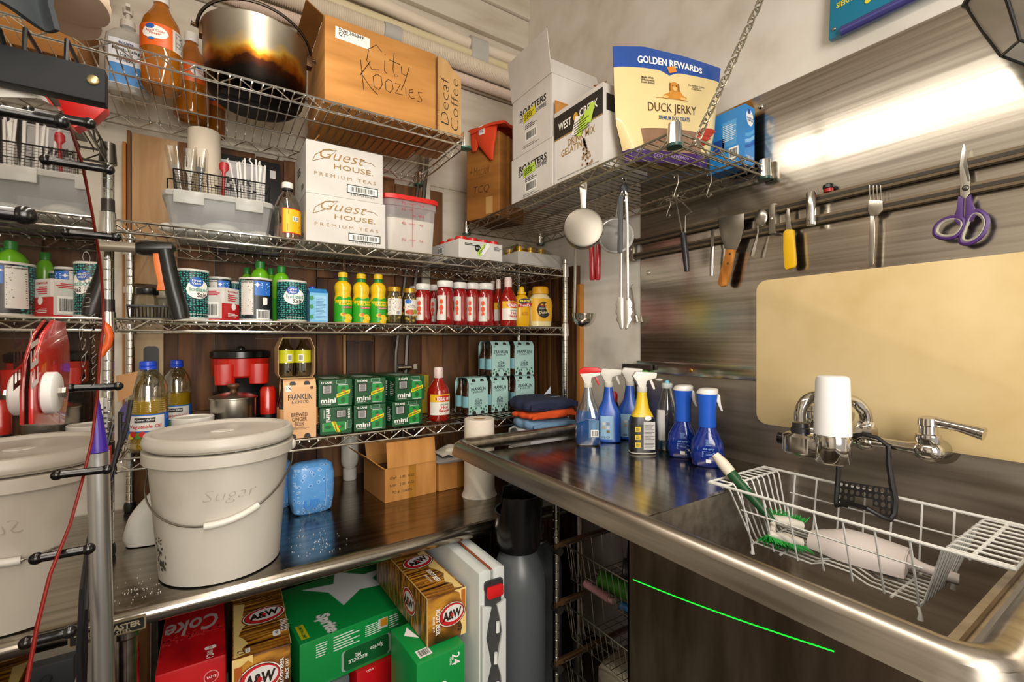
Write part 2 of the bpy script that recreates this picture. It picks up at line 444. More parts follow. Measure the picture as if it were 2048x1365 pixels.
# corrugated hoses and pipes along the top of the back wall
HOSE = plain('E2D6C2', .5, var=.06); PIPE = plain('D9CBA4', .45, var=.05); TAPE = plain('B9B6AE', .45, var=.08)
def corrugated(pts, r, pitch=.008):
    """points along a path, radius rippling"""
    P = [Vector(p) for p in pts]; out = []; rad = []
    for a, c in zip(P, P[1:]):
        n = max(2, int((c - a).length/pitch*2))
        for k in range(n): out.append(a.lerp(c, k/n)); rad.append(r*(1 if len(out) % 2 else .88))
    out.append(P[-1]); rad.append(r); return out, rad
b = B(); b.tube(*corrugated([(-.9, 1.885, 2.53), (.3, 1.885, 2.535), (1.335, 1.885, 2.525)], .038), n=12)
tag(b.make('drain_hose', HOSE), 'thick white ribbed hose running along the top of the back wall', 'hose')
b = B(); b.tube(*corrugated([(-.9, 1.90, 2.462), (.3, 1.90, 2.468), (1.335, 1.90, 2.462)], .0235, .006), n=10)
tag(b.make('drain_hose', plain('E3CFC0', .5, var=.06)), 'thin pinkish ribbed hose below the thick white hose', 'hose')
b = B(); b.tube([(-.9, 1.915, 2.605), (.5, 1.915, 2.60), (.95, 1.912, 2.60), (1.33, 1.905, 2.595)], .022, n=10)
tag(b.make('pipe', PIPE), 'smooth cream pipe above the white hose', 'pipe')
b = B(); b.tube([(-.9, 1.925, 2.70), (.6, 1.925, 2.675), (.95, 1.925, 2.655), (1.335, 1.925, 2.66)], .028, n=10)
tag(b.make('pipe', HOSE), 'white pipe highest on the back wall, taped near the corner', 'pipe')
for k, (x, c, r) in enumerate(((.62, 2.533, .0405), (1.05, 2.63, .060))):
    b = B()
    if k == 0: b.tube([(x - .035, 1.885, c), (x + .035, 1.885, c)], r, n=14)
    else: b.prism(rr(-.031, .031, -.062, .062, .03), -.045, .045, Matrix.Translation((x, 1.918, 2.628)) @ Matrix.Rotation(PI/2, 4, 'Z'))
    tag(b.make('duct_tape', TAPE), ['grey tape band round the thick ribbed hose', 'grey tape band holding the cream and white pipes together near the corner'][k], 'tape')

# metal conduits down the back wall
COND = plain('9B9A94', .35, 1, .1)
b = B(); b.tube(*corrugated([(.772, 1.925, 2.05), (.735, 1.922, 1.80), (.70, 1.925, 1.55), (.655, 1.925, 1.2), (.65, 1.925, .80)], .008, .006), n=6)
tag(b.make('conduit', COND), 'thin flexible metal conduit running down the plank wall', 'conduit')
b = B(); b.tube(*corrugated([(.80, 1.925, 2.1), (.775, 1.92, 1.85), (.755, 1.922, 1.6), (.705, 1.925, 1.25), (.685, 1.925, .80)], .010, .007), n=6)
cd = thing('conduit', 'thick flexible metal conduit clamped to the plank wall', 'conduit'); b.make('tube', COND, cd)
b = B(); b.tube([(.662, 1.93, 1.135), (.72, 1.93, 1.135)], .0165, n=10); b.box(.735, .752, 1.930, 1.936, 1.127, 1.147); b.make('clamp', CHROME, cd)

# ================================================================== steel work table
TZ = .703
TABX0, TABX1, TABY0, TABY1 = -.75, 1.12, 1.195, 1.93
t = thing('work_table', 'stainless steel work table under the wire shelving, with a rolled front edge', 'table')
b = B()
prof = [(TABY1, TZ - .03), (TABY1, TZ), (TABY0 + .02, TZ)]
for k in range(9):
    a = PI/2 + PI*1.05*k/8; prof.append((TABY0 + .02 + .021*math.cos(a), TZ - .021 + .021*math.sin(a)))
prof += [(TABY0 + .03, TZ - .037), (TABY0 + .03, TZ - .008), (TABY1 - .01, TZ - .008), (TABY1 - .01, TZ - .03)]
n = len(prof)
b.add([(TABX0, y, z) for y, z in prof] + [(TABX1, y, z) for y, z in prof],
      [(i, (i+1) % n, (i+1) % n + n, i + n) for i in range(n)] + [tuple(range(n)), tuple(range(2*n - 1, n - 1, -1))])
b.make('top', STEELT, t, smooth=30)
for x, y in ((-.155, 1.25), (1.09, 1.245), (-.155, 1.86), (1.09, 1.88)):
    b = B(); b.loft([(0, .012), (.03, .016), (.05, .0205), (TZ - .075, .0205), (TZ - .07, .026), (TZ - .012, .026)], 16, M=Matrix.Translation((x, y, 0)))
    b.make('leg', STEELS, t)
pl = onY(222, 1255, TABY0 - .003)
b = B(); b.prism(rr(-.235, -.118, TZ - .040, TZ - .012, .003), TABY0 - .004, TABY0 + .004); b.make('name_plate', plain('8F7F62', .4, .6, var=.3), t)
b = B(); b.prism(rr(-.232, -.121, TZ - .037, TZ - .015, .003), TABY0 - .0046, TABY0 - .0038); b.make('plate_field', plain('15130F', .4), t)
text(t, 'TABLE MASTER', .015, (-.176, TABY0 - .0048, TZ - .024), plain('B9A98A', .4, .5, 0), w=.10, bold=.03)
text(t, 'STAINLESS STEEL', .006, (-.176, TABY0 - .0048, TZ - .0335), plain('B9A98A', .4, .5, 0), w=.07, bold=.01)

# ================================================================== wire shelving
def truss(p, q, h=.030, pitch=.085, rt=.0031, rz=.0021, parent=None, name='front_truss', mat=WIRE, flip=1):
    p, q = Vector(p), Vector(q); dn = Vector((0, 0, -h)); b = B()
    b.tube([p, q], rt, n=6); b.tube([p + dn, q + dn], rt, n=6)
    n = max(2, int((q - p).length/pitch*2)); pts = [p.lerp(q, i/n) + dn*(1 if (i % 2) == (flip > 0) else 0) for i in range(n + 1)]
    b.tube(pts, rz, n=5)
    return b.make(name, mat, parent)
def wire_shelf(parent, x0, x1, y0, y1, z, along='X', rails=2, step=.026, mat=WIRE, h=.030, sleeve=True, foot=None):
    """z = top of the wires that carry the goods"""
    z = z - .0022
    truss((x0, y0, z - .001), (x1, y0, z - .001), h, parent=parent, name='front_truss', mat=mat)
    truss((x0, y1, z - .001), (x1, y1, z - .001), h, parent=parent, name='back_truss', mat=mat, flip=-1)
    truss((x0, y0, z - .001), (x0, y1, z - .001), h, parent=parent, name='side_truss', mat=mat)
    truss((x1, y0, z - .001), (x1, y1, z - .001), h, parent=parent, name='side_truss', mat=mat)
    b = B()
    if along == 'X':
        n = int((x1 - x0)/step)
        for i in range(1, n):
            x = x0 + (x1 - x0)*i/n; b.tube([(x, y0, z - .009), (x, y0 + .001, z), (x, y1 - .001, z), (x, y1, z - .009)], .0019, n=5)
        for k in range(1, rails + 1):
            y = y0 + (y1 - y0)*k/(rails + 1); b.tube([(x0, y, z - .0045), (x1, y, z - .0045)], .0028, n=6)
    else:
        n = int((y1 - y0)/step)
        for i in range(1, n):
            y = y0 + (y1 - y0)*i/n; b.tube([(x0, y, z - .009), (x0 + .001, y, z), (x1 - .001, y, z), (x1, y, z - .009)], .0019, n=5)
        for k in range(1, rails + 1):
            x = x0 + (x1 - x0)*k/(rails + 1); b.tube([(x, y0, z - .0045), (x, y1, z - .0045)], .0028, n=6)
    stuff(b.make('wire_deck', mat, parent))
    if sleeve:
        for x in (x0, x1):
            for y in (y0, y1):
                b = B(); b.loft([(z - .036, .0185), (z + .016, .0155)], 14, M=Matrix.Translation((x, y, 0))); b.make('corner_sleeve', CHROME, parent)
                if foot:
                    b = B(); b.loft([(z - .041, .0188), (z - .034, .0192)], 14, M=Matrix.Translation((x, y, 0))); b.make('sleeve_ring', foot, parent)
POST = None
def post_mat():
    m, nt, bs = _new('grooved_post'); bs.inputs['Metallic'].default_value = 1; bs.inputs['Roughness'].default_value = .13
    bs.inputs['Base Color'].default_value = lin('C4C0B8')
    co = _coords(nt, (0, 0, 1)); wv = _n(nt, 'ShaderNodeTexWave', bands_direction='Z'); wv.inputs['Scale'].default_value = 12.3
    nt.links.new(co, wv.inputs['Vector']); cr = _n(nt, 'ShaderNodeValToRGB'); cr.color_ramp.elements[0].position = .0; cr.color_ramp.elements[1].position = .05
    nt.links.new(wv.outputs['Fac'], cr.inputs[0]); bp = _n(nt, 'ShaderNodeBump'); bp.inputs['Distance'].default_value = .002; bp.inputs['Strength'].default_value = .7
    nt.links.new(cr.outputs[0], bp.inputs['Height']); nt.links.new(bp.outputs[0], bs.inputs['Normal']); return m
POST = post_mat()
PX0, PX1, PY0, PY1 = -.228, 1.270, 1.534, 1.895
S2, S3, S4 = 1.563, 1.310, .948           # where goods stand on the three wide shelves
su = thing('wire_shelving', 'chrome wire shelving unit with three wide shelves standing on the steel table', 'shelving')
for x, y, top in ((PX0, PY0, 1.735), (PX1, PY0, 1.60), (PX0, PY1, 1.60), (PX1, PY1, 1.60)):
    b = B(); b.loft([(TZ + .032, .0127), (top, .0127), (top + .003, .010)], 16, M=Matrix.Translation((x, y, 0))); b.make('post', POST, su)
    b = B(); b.loft([(TZ + .001, .014), (TZ + .008, .016), (TZ + .022, .016), (TZ + .032, .0135)], 16, M=Matrix.Translation((x, y, 0))); b.make('post_foot', BLACK, su)
for z in (S2, S3, S4): wire_shelf(su, PX0, PX1, PY0, PY1, z)
for z in (S2, S3, S4):
    b = B(); b.loft([(z + .012, .0142), (z + .046, .0138)], 14, M=Matrix.Translation((PX0, PY0, 0))); b.make('post_clip', plain('45423E', .3, .8), su)
# the smaller shelf that leaves the front left post towards the viewer
sl = thing('wire_shelf', 'short wire shelf reaching forward from the top of the corner post', 'shelf')
wire_shelf(sl, -.62, PX0, 1.17, PY0 - .001, 1.735, rails=1, mat=plain('6E6A64', .3, 1, .1), sleeve=False)
b = B(); b.loft([(1.70, .0185), (1.752, .0155)], 14, M=Matrix.Translation((PX0, PY0, 0))); b.make('corner_sleeve', plain('5A5752', .3, 1, .1), sl)
b = B(); b.box(-.60, -.26, 1.20, 1.50, 1.7355, 1.742); tag(b.make('paper_tray', plain('8A8276', .6)), 'flat grey tray on the short wire shelf', 'tray')

# the wire shelf high on the back wall
S1 = 1.975
s1 = thing('wire_shelf', 'chrome wire shelf high on the back wall, holding the pot and the big brown box', 'shelf')
wire_shelf(s1, -.47, .750, 1.454, 1.905, S1, foot=plain('2C5A4A', .3))
for x in (-.3, .2, .72):
    b = B(); b.tube([(x, 1.905, S1 - .03), (x, 1.955, S1 - .03)], .004, n=6); b.make('wall_bracket', WIRE, s1)
# the wire shelf along the right wall, hung on a chain
SR = 1.760
RX0, RX1, RY0, RY1 = .930, 1.335, .712, 1.80
sr = thing('wire_shelf', 'dull wire shelf along the white wall, hung on a chain, with kitchen tools hooked below', 'shelf')
wire_shelf(sr, RX0, RX1, RY0, RY1, SR, along='Y', rails=3, mat=WIREB, foot=plain('23453A', .3), step=.027)
for y in (.9, 1.3):
    b = B(); b.tube([(RX1, y, SR - .03), (XW - .002, y, SR - .03)], .004, n=6); b.make('wall_bracket', WIREB, sr)
# chain from the front corner of that shelf up to the wall
ch = thing('hanging_chain', 'steel chain slanting from the front of the wire shelf up to the wall', 'chain')
c0 = Vector((1.012, RY0 - .004, SR - .006)); c1 = Vector((1.325, .64, 2.36)); L = (c1 - c0).length; nl = int(L/.0285)
d = (c1 - c0).normalized(); q = d.to_track_quat('Z', 'Y').to_matrix().to_4x4()
lk = []
for k in range(16):
    a = 2*PI*k/16; lk.append((.0090*math.cos(a), 0, .0095*math.sin(a) + (.010 if math.sin(a) > 0 else -.010)))
lb = B(); lb.tube(lk, .0027, n=6, closed=True); first = None
for k in range(nl):
    Mx = Matrix.Translation(c0.lerp(c1, (k + .5)/nl)) @ q @ Matrix.Rotation(PI/2*(k % 2) + .3, 4, 'Z')
    if first is None: first = lb.make('link', plain('B3AE9E', .3, 1, .1), ch); o = first
    else: o = first.copy(); C.objects.link(o)
    o.matrix_local = Mx
b = B(); b.cyl((1.006, RY0 - .012, SR - .016), (1.006, RY0 - .0045, SR - .016), .009, n=12); b.make('bolt', CHROME, ch)
b = B(); b.cyl((1.322, .64, 2.372), (XW + .002, .64, 2.372), .006, n=10); b.make('wall_hook', CHROME, ch)

# ================================================================== steel sheet on the right wall
pn = thing('steel_wall_panel', 'brushed stainless sheet on the white wall behind the sink', 'panel')
b = B(); b.box(XW - .004, XW - .0005, -.9, 1.19, 1.165, 1.98); b.make('sheet', STEEL, pn)
for y, z in ((.735, 1.945), (1.155, 1.505), (1.155, 1.95), (.0, 1.945)):
    b = B(); b.ball((XW - .005, y, z), .0025, .008, .008, 12, 6); b.cyl((XW - .0075, y, z), (XW - .0085, y, z), .003, n=8); b.make('screw', CHROME, pn)

# ================================================================== sink
SX0, SX1, SY0, SY1, RIM = .672, 1.345, .135, 1.335, .930
DZ = .888                        # drainboard
BY1 = .640                       # where the bowl begins
sk = thing('steel_sink', 'stainless steel sink with a drainboard, rolled rim and deep bowl', 'sink')
# rolled rim round front and both ends
def rolled(path, name):
    b = B(); P = [Vector(p) for p in path]; r = .0205; rings = []
    for i, p in enumerate(P):
        if i == 0: t = (P[1] - P[0]).normalized(); k = 1
        elif i == len(P) - 1: t = (P[-1] - P[-2]).normalized(); k = 1
        else:
            t1, t2 = (p - P[i-1]).normalized(), (P[i+1] - p).normalized(); t = (t1 + t2).normalized(); k = 1/max(.5, t.dot(t1))
        nrm = Vector((t.y, -t.x, 0))             # points outward when walking with the bowl on the right hand
        ring = [p + nrm*(-.042*k) + Vector((0, 0, DZ - RIM + .0)), p + nrm*(-.034*k) + Vector((0, 0, -.012))]
        for j in range(9):
            a = PI*.9 - PI*1.25*j/8
            ring.append(p + nrm*((-.012 + r*math.cos(a))*k) + Vector((0, 0, -r + r*math.sin(a))))
        ring.append(p + nrm*((-.020)*k) + Vector((0, 0, -.046)))
        rings.append(ring)
    m = len(rings[0]); vs = [v for rg in rings for v in rg]
    fs = [(i*m + j, (i+1)*m + j, (i+1)*m + j + 1, i*m + j + 1) for i in range(len(P) - 1) for j in range(m - 1)]
    b.add(vs, fs); return b.make(name, STEELR, sk, smooth=50)
def arc_pts(cx, cy, r, a0, a1, n=5):
    return [(cx + r*math.cos(math.radians(a0 + (a1 - a0)*i/n)), cy + r*math.sin(math.radians(a0 + (a1 - a0)*i/n)), RIM) for i in range(n + 1)]
rolled([(SX1, SY0, RIM)] + arc_pts(SX0 + .03, SY0 + .03, .03, 270, 180) + arc_pts(SX0 + .03, SY1 - .03, .03, 180, 90) + [(SX1, SY1, RIM)], 'rim')
b = B(); b.box(SX0 + .035, SX1, BY1, SY1 - .035, DZ - .003, DZ); b.make('drainboard', STEELS, sk)
# bowl: open box, inside faces
bx0, bx1, by0, by1, bz = SX0 + .042, SX1 - .012, SY0 + .045, BY1, .56
secs = []
cx, cy = (bx0 + bx1)/2, (by0 + by1)/2; hx, hy = (bx1 - bx0)/2, (by1 - by0)/2
b = B(); b.loft([(DZ, hx + .02, hy + .02, 30, cx, cy), (DZ - .002, hx, hy, 24, cx, cy), (bz + .03, hx - .002, hy - .002, 22, cx, cy), (bz + .006, hx - .012, hy - .012, 14, cx, cy), (bz, hx - .03, hy - .03, 10, cx, cy)], 96, caps=False)
b.loft([(bz, hx - .03, hy - .03, 10, cx, cy), (bz - .004, .04, .04, 2, cx, cy)], 96, caps=False); b.make('bowl', STEELB, sk, smooth=60)
b = B(); b.loft([(bz - .003, .045, None, 2, cx, cy), (bz - .001, .044, None, 2, cx, cy), (bz - .006, .03, None, 2, cx, cy)], 24); b.make('drain', CHROME, sk)
# outside skirt of the bowl
SKM = ramp_mat('skirt_steel', [(.3, '5E5144'), (.5, '7A6C5C'), (.75, '94867A')], 5, (1.5, 4, .8), .34, 1, 0, 6, rough2=.5)
b = B(); b.box(SX0 + .026, SX0 + .030, SY0 + .03, BY1 + .006, .50, RIM - .04); b.box(SX0 + .026, SX1 - .01, BY1 + .002, BY1 + .006, .50, DZ - .004)
b.box(SX0 + .026, SX1 - .01, SY0 + .03, SY0 + .034, .50, RIM - .04); b.box(SX0 + .026, SX1 - .01, SY0 + .03, BY1 + .006, .497, .50); b.make('skirt', SKM, sk)
b = B(); b.box(SX1 - .010, XW - .006, -.3, 1.19, DZ - .005, 1.160); b.make('backsplash', STEELB, sk, bevel=.002)
b = B(); b.box(SX1 - .014, XW - .0045, -.3, 1.19, 1.132, 1.176); b.make('splash_trim', STEEL, sk, bevel=.002)
b = B(); b.ball((SX1 - .014, .955, 1.152), .003, .007, .007, 12, 6); b.make('brass_screw', plain('B88B35', .3, .9), sk)
for x, y in ((.74, 1.28), (1.28, 1.28), (.74, .22), (1.28, .22)):
    if y < 1: b = B(); b.cyl((x, y, 0), (x, y, .50), .02, n=14); b.make('leg', STEELS, sk)
b = B(); b.cyl((1.27, 1.27, TZ + .001), (1.27, 1.27, DZ - .004), .02, n=12); b.make('leg', STEELS, sk)
# glowing strip laid on the skirt in place of projected green laser light
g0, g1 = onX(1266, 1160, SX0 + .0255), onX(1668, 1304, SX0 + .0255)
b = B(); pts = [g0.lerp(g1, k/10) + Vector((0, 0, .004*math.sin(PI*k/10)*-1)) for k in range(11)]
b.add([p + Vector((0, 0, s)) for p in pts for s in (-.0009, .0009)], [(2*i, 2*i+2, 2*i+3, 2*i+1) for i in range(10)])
tag(b.make('laser_glow_strip', emit('10E82A', 2.2)), 'thin glowing green strip drawn as a line of light across the dark sink front', 'light line')

# ================================================================== helpers for goods
def fit(px0, px1, pytop, Y, zb):
    """centre X, radius and height of an upright round thing seen between px0 and px1 at depth Y, standing at zb"""
    a, c = onY(px0, pytop, Y), onY(px1, pytop, Y); m = onY((px0 + px1)/2, pytop, Y)
    return (a.x + c.x)/2, (c.x - a.x)/2, m.z - zb
def carton(t, w, d, h, mat, bevel=.0015, name='box'):
    b = B(); b.box(-w/2, w/2, 0, d, 0, h); return b.make(name, mat, t, bevel=bevel, smooth=0)
def flap(t, p, q, out, mat, name='flap', th=.003):
    """a rectangular flap hinged on p-q, reaching out by the vector 'out'"""
    p, q, o = Vector(p), Vector(q), Vector(out); nrm = (q - p).cross(o).normalized()*th
    b = B(); b.add([p, q, q + o, p + o, p + nrm, q + nrm, q + o + nrm, p + o + nrm], [(0,1,2,3), (7,6,5,4), (0,4,5,1), (1,5,6,2), (2,6,7,3), (3,7,4,0)])
    return b.make(name, mat, t, smooth=0)
def scribble(t, strokes, pos, mat, face='front', r=.0011, name='handwriting', s=1.0, rot=0):
    """pen strokes: lists of (x, y) in metres on a face"""
    cr, sr = math.cos(rot), math.sin(rot); b = B()
    for st in strokes:
        P = []
        for x, y in st:
            x, y = x*s, y*s; P.append(FACES[face](*pos, x*cr - y*sr, x*sr + y*cr, .0006))
        b.tube(P, r, n=4)
    return b.make(name, mat, t, smooth=0)
AMBER = plain('DE8420', .06, var=.12, nscale=20, trans=.62, spec=.6)
AMBER2 = plain('C26A10', .08, var=.1, trans=.6)
CLEARP = clear('F4F2EC', .10, .06, .95)
CLEARG = clear('E6E6DC', .16, .04, .9)

# ------------------------------------------------------------------ high shelf (S1)
# hand sanitizer
pz_ = onZ(256, 196, S1)
t = thing('hand_sanitizer_jug', 'clear pump jug of hand sanitizer beside the vinegar on the high shelf', 'jug', (pz_.x, pz_.y, S1 + .0005), .12)
sec = [(0, .046, .034, 3.5), (.006, .052, .038, 4), (.15, .052, .038, 4), (.168, .050, .036, 3.5), (.186, .036, .028, 2.5), (.198, .016, .016, 2), (.206, .016, .016, 2)]
b = B(); b.loft(sec, 28); b.make('body', clear('EDEAE2', .30, .1, .86), t)
b = B(); b.loft([(.206, .018), (.226, .017), (.228, .007), (.246, .006)], 16); b.make('pump_collar', plain('D8CFC0', .4), t)
b = B(); b.loft([(.246, .012), (.262, .013), (.264, .01)], 14); b.box(-.005, .005, -.036, 0, .252, .261); b.make('pump_head', plain('DDD5C7', .4), t)
b = B(); b.loft(interp(sec, .02, .15), 12, -.75, .95, .0008, False); b.make('label', plain('E4E6EA', .4, var=.03), t)
b = B(); b.loft(interp(sec, .022, .078), 12, -.73, .93, .0014, False); b.make('label_band', plain('4E93D6', .4, var=.35, nscale=14), t)
fn = lambda u, v: (u, -.0398, .095 + v)
for s, z, w, mt in (('equate', .138, .034, ink('23386F')), ('Moisturizing', .119, .062, TXK), ('Hand', .105, .028, TXK), ('Sanitizer', .091, .046, TXK)):
    text(t, s, .014, (-.004, -.0402, z), mt, w=w)
# vinegar bottles
def vinegar(label, loc, rz, full=True):
    t = thing('vinegar_bottle', label, 'bottle', loc, rz, 'bottles of cider vinegar on the high shelf')
    sec = [(0, .040), (.006, .047), (.015, .049), (.08, .049), (.10, .0475), (.106, .049), (.168, .049),
           (.195, .043), (.225, .026), (.245, .017), (.262, .016)]
    b = B(); b.loft(sec, 28); b.make('body', AMBER, t)
    b = B(); b.loft([(.250, .0185), (.253, .0195), (.280, .019), (.282, .016)], 18); b.make('cap', plain('E8E4DA', .35), t)
    b = B(); b.loft(interp(sec, .105, .168), 20, -1.5, 1.7, .0008, False); b.make('label', plain('E2611C', .4, var=.06), t)
    b = B(); b.loft(interp(sec, .106, .167), 8, .72, 1.6, .0013, False); b.make('nutrition_panel', plain('D9D4C8', .4), t)
    lines(t, .026, .05, 14, (0, 0, .137), TXK, R=.0498, a=1.12, fill=.5, eps=.0014)
    decal(t, oval(.066, .036), (0, 0, .142), TXW, R=.0495, a=-.15, eps=.0014, name='label_oval')
    decal(t, oval(.022, .014), (0, 0, .157), ink('1E56A8'), R=.0495, a=-.35, eps=.002, name='label_badge')
    text(t, 'Apple Cider\nVinegar', .010, (0, 0, .141), ink('C8501A'), R=.0495, a=-.12, eps=.002, w=.046)
    decal(t, oval(.016, .008), (0, 0, .123), ink('2E6FB8'), R=.0495, a=-.3, eps=.002, name='label_badge')
    return t
p = onZ(318, 176, S1)
v1 = vinegar('amber vinegar bottle with orange label, front one on the high shelf', (p.x + .004, p.y + .02, S1 + .0005), -.1)
p = onZ(385, 232, S1)
dup(v1, (p.x - .004, p.y + .035, S1 + .0005), .75, 'amber vinegar bottle turned away, between the front vinegar bottle and the pot')
p = onZ(415, 262, S1)
dup(v1, (p.x + .006, p.y + .075, S1 + .0005), .4, 'amber vinegar bottle at the back, mostly hidden by the pot')
# big pot
POTY = 1.615; X, R, H = fit(388, 628, 150, POTY, S1); PR = R*.87; POTX = .250 - PR
t = thing('cooking_pot', 'big scorched aluminium pot with a bail handle on the high wire shelf', 'pot', (POTX, POTY, S1 + .0005))
def pot_mat():
    m, nt, bs = _new('scorched_aluminium'); bs.inputs['Metallic'].default_value = 1; bs.inputs['Roughness'].default_value = .42
    tc = _n(nt, 'ShaderNodeTexCoord'); sp = _n(nt, 'ShaderNodeSeparateXYZ'); nt.links.new(tc.outputs['Object'], sp.inputs[0])
    nz = _n(nt, 'ShaderNodeTexNoise'); nz.inputs['Scale'].default_value = 14; nz.inputs['Detail'].default_value = 6; nt.links.new(tc.outputs['Object'], nz.inputs['Vector'])
    ma = _n(nt, 'ShaderNodeMath', operation='MULTIPLY_ADD'); ma.inputs[1].default_value = .09; nt.links.new(nz.outputs['Fac'], ma.inputs[0]); nt.links.new(sp.outputs['Z'], ma.inputs[2])
    mr = _n(nt, 'ShaderNodeMapRange'); mr.inputs[1].default_value = .04; mr.inputs[2].default_value = .27; nt.links.new(ma.outputs[0], mr.inputs[0])
    cr = _n(nt, 'ShaderNodeValToRGB'); el = cr.color_ramp.elements
    for pz, c in ((.22, '1A1512'), (.34, '3A1C0E'), (.42, '9A5A16'), (.50, 'C9A24A'), (.60, '9A9282')): 
        e = el.new(pz); e.color = lin(c)
    el[0].color = lin('141210'); el[-1].color = lin('A8A194')
    nt.links.new(mr.outputs[0], cr.inputs[0]); nt.links.new(cr.outputs[0], bs.inputs['Base Color']); return m
sec = [(0, PR*.72), (.004, PR*.80), (.02, PR*.90), (.05, PR*.965), (.10, PR*.99), (.19, PR), (.196, PR*1.03), (.200, PR*1.03), (.2, PR*.98), (.17, PR*.975), (.03, PR*.9)]
b = B(); b.loft(sec, 48, caps=True); b.make('body', pot_mat(), t)
b = B(); pts = []
for k in range(25):
    a = PI*k/24; pts.append(((PR + .012)*math.cos(a), -PR*.62*math.sin(a), .190 + .075*math.sin(a)))
b.tube(pts, .0045, n=8); b.make('bail_handle', plain('5A5046', .35, 1), t)
for s in (-1, 1):
    b = B(); b.box(s*PR - .008, s*PR + .016, -.016, .016, .165, .200); b.cyl((s*PR, 0, .19), (s*(PR + .026), 0, .195), .006, n=8); b.make('lug', plain('6A5038', .45, .9, var=.3), t, bevel=.003)
# City Koozies box
a0, a1 = onY(649, 199, 1.475), onY(871, 259, 1.475)
t = thing('cardboard_box', 'large brown cardboard box with marker writing on the high wire shelf', 'box', ((a0.x + a1.x)/2, 1.472, S1 + .0005))
w, h, dp = a1.x - a0.x, .268, .30
carton(t, w, dp, h, CARD, .004)
flap(t, (-w/2, dp - .002, h + .0005), (-w/2, .01, h + .0005), (-.05, 0, .03), CARDD)
decal(t, rect(.105, .036), (-w/2 + .083, 0, h - .045), TXW, rot=-.02, name='shipping_sticker')
text(t, 'SO# 306349\nQYT:', .014, (-w/2 + .04, 0, h - .040), TXK, align='LEFT', w=.075, eps=.0012, rot=-.02)
C1 = [[(.03,.055),(.015,.068),(-.004,.05),(-.008,.02),(.006,.0),(.024,.006)], [(.038,.036),(.038,.008),(.044,.004)], [(.038,.05),(.039,.052)], [(.062,.066),(.060,.02),(.066,.004),(.074,.008)], [(.050,.042),(.078,.040)], [(.082,.036),(.084,.018),(.094,.016)], [(.104,.042),(.092,-.004),(.084,-.026)]]
scribble(t, C1, (-w/2 + .135, 0, h - .125), TXK, s=1.25, rot=-.03)
K1 = [[(.0,.08),(.006,.03),(.012,-.012)], [(.03,.085),(.0,.032)], [(.004,.036),(.034,.002),(.056,-.014)], [(.052,.052),(.04,.04),(.044,.008),(.06,.004),(.07,.024),(.066,.048),(.052,.052)],
      [(.09,.048),(.08,.036),(.082,.012),(.096,.006),(.106,.022),(.102,.044),(.09,.048)], [(.112,.042),(.130,.044),(.114,.010),(.138,.012)], [(.148,.04),(.150,.012)], [(.160,.026),(.174,.032),(.172,.04),(.162,.036),(.160,.018),(.170,.010),(.180,.014)], [(.206,.04),(.192,.038),(.196,.026),(.206,.018),(.202,.006),(.188,.008)]]
scribble(t, K1, (-w/2 + .105, 0, h - .185), TXK, s=1.0, rot=-.02)
# decaf box
d0, d1 = onY(873, 260, 1.475), onY(922, 285, 1.475)
t = thing('cardboard_box', 'narrow worn cardboard box standing beside the large marked box', 'box', (d0.x + .003 + (d1.x - d0.x)/2, 1.476, S1 + .0005))
w2 = d1.x - d0.x - .004
b = B(); b.prism([(-w2/2, 0), (w2/2, 0), (w2/2, .215), (w2*.38, .225), (w2*.18, .235), (-.01, .262), (-w2/2, .268)], 0, .22); b.make('box', CARDL, t)
text(t, 'Decaf\nCoffee', .05, (0, 0, .115), TXK, rot=PI/2, w=.185, h=.068, bold=-.022, shear=.1)
b = B()
for k in range(26): b.box(-w2/2 - .0005, -w2/2 + .006, -.0012, .002, .004 + k*.0052, .0058 + k*.0052)
stuff(b.make('torn_edge', CARD, t, smooth=0))

# a white paper bag edge and brown box at the left end of the high shelf
t = thing('cardboard_box', 'brown box at the far end of the high shelf behind the cap', 'box', (-.372, 1.60, S1 + .0005))
carton(t, .15, .26, .30, CARDD, .003)
flap(t, (.075, .0, .3005), (.075, .25, .3005), (.04, 0, .045), CARD)

# ------------------------------------------------------------------ second shelf (S2)
# plastic tote
a0, a1 = onY(318, 400, 1.57), onY(549, 470, 1.57)
t = thing('plastic_tote', 'clear plastic tote with latch tabs on the second shelf under the fork basket', 'tote', ((a0.x + a1.x)/2 + .004, 1.70, S2 + .0005))
tw = (a1.x - a0.x)/2
TOTE = clear('EEF0F0', .24, .2, .97, True)
b = B(); b.loft([(0, tw*.86, .105, 9), (.004, tw*.88, .107, 9), (.095, tw*.97, .122, 9)], 40, caps=False); b.loft([(0, tw*.86, .105, 9), (.0005, .01, .01, 2)], 40, caps=False); b.make('body', TOTE, t)
b = B(); b.loft([(.092, tw*.965, .121, 9), (.094, tw*1.01, .130, 9), (.106, tw*1.01, .130, 9), (.110, tw*.98, .126, 9)], 40); b.make('lid', clear('E8E6E0', .38, .25, .85), t)
for x in (-tw*.55, tw*.5):
    b = B(); b.box(x - .036, x + .036, -.134, -.128, .072, .108); b.make('latch', clear('ECEBE6', .36, .2, .85), t, bevel=.002)
b = B()
for x, y, r in ((-.08, .0, .05), (.0, -.03, .055), (.07, .02, .05), (.10, -.04, .04), (-.03, .03, .05), (-.12, -.04, .035)): b.ball((x, y, .002 + r*.42), r, r*.9, r*.42)
b.make('contents', plain('E6E0D6', .6, var=.12), t)
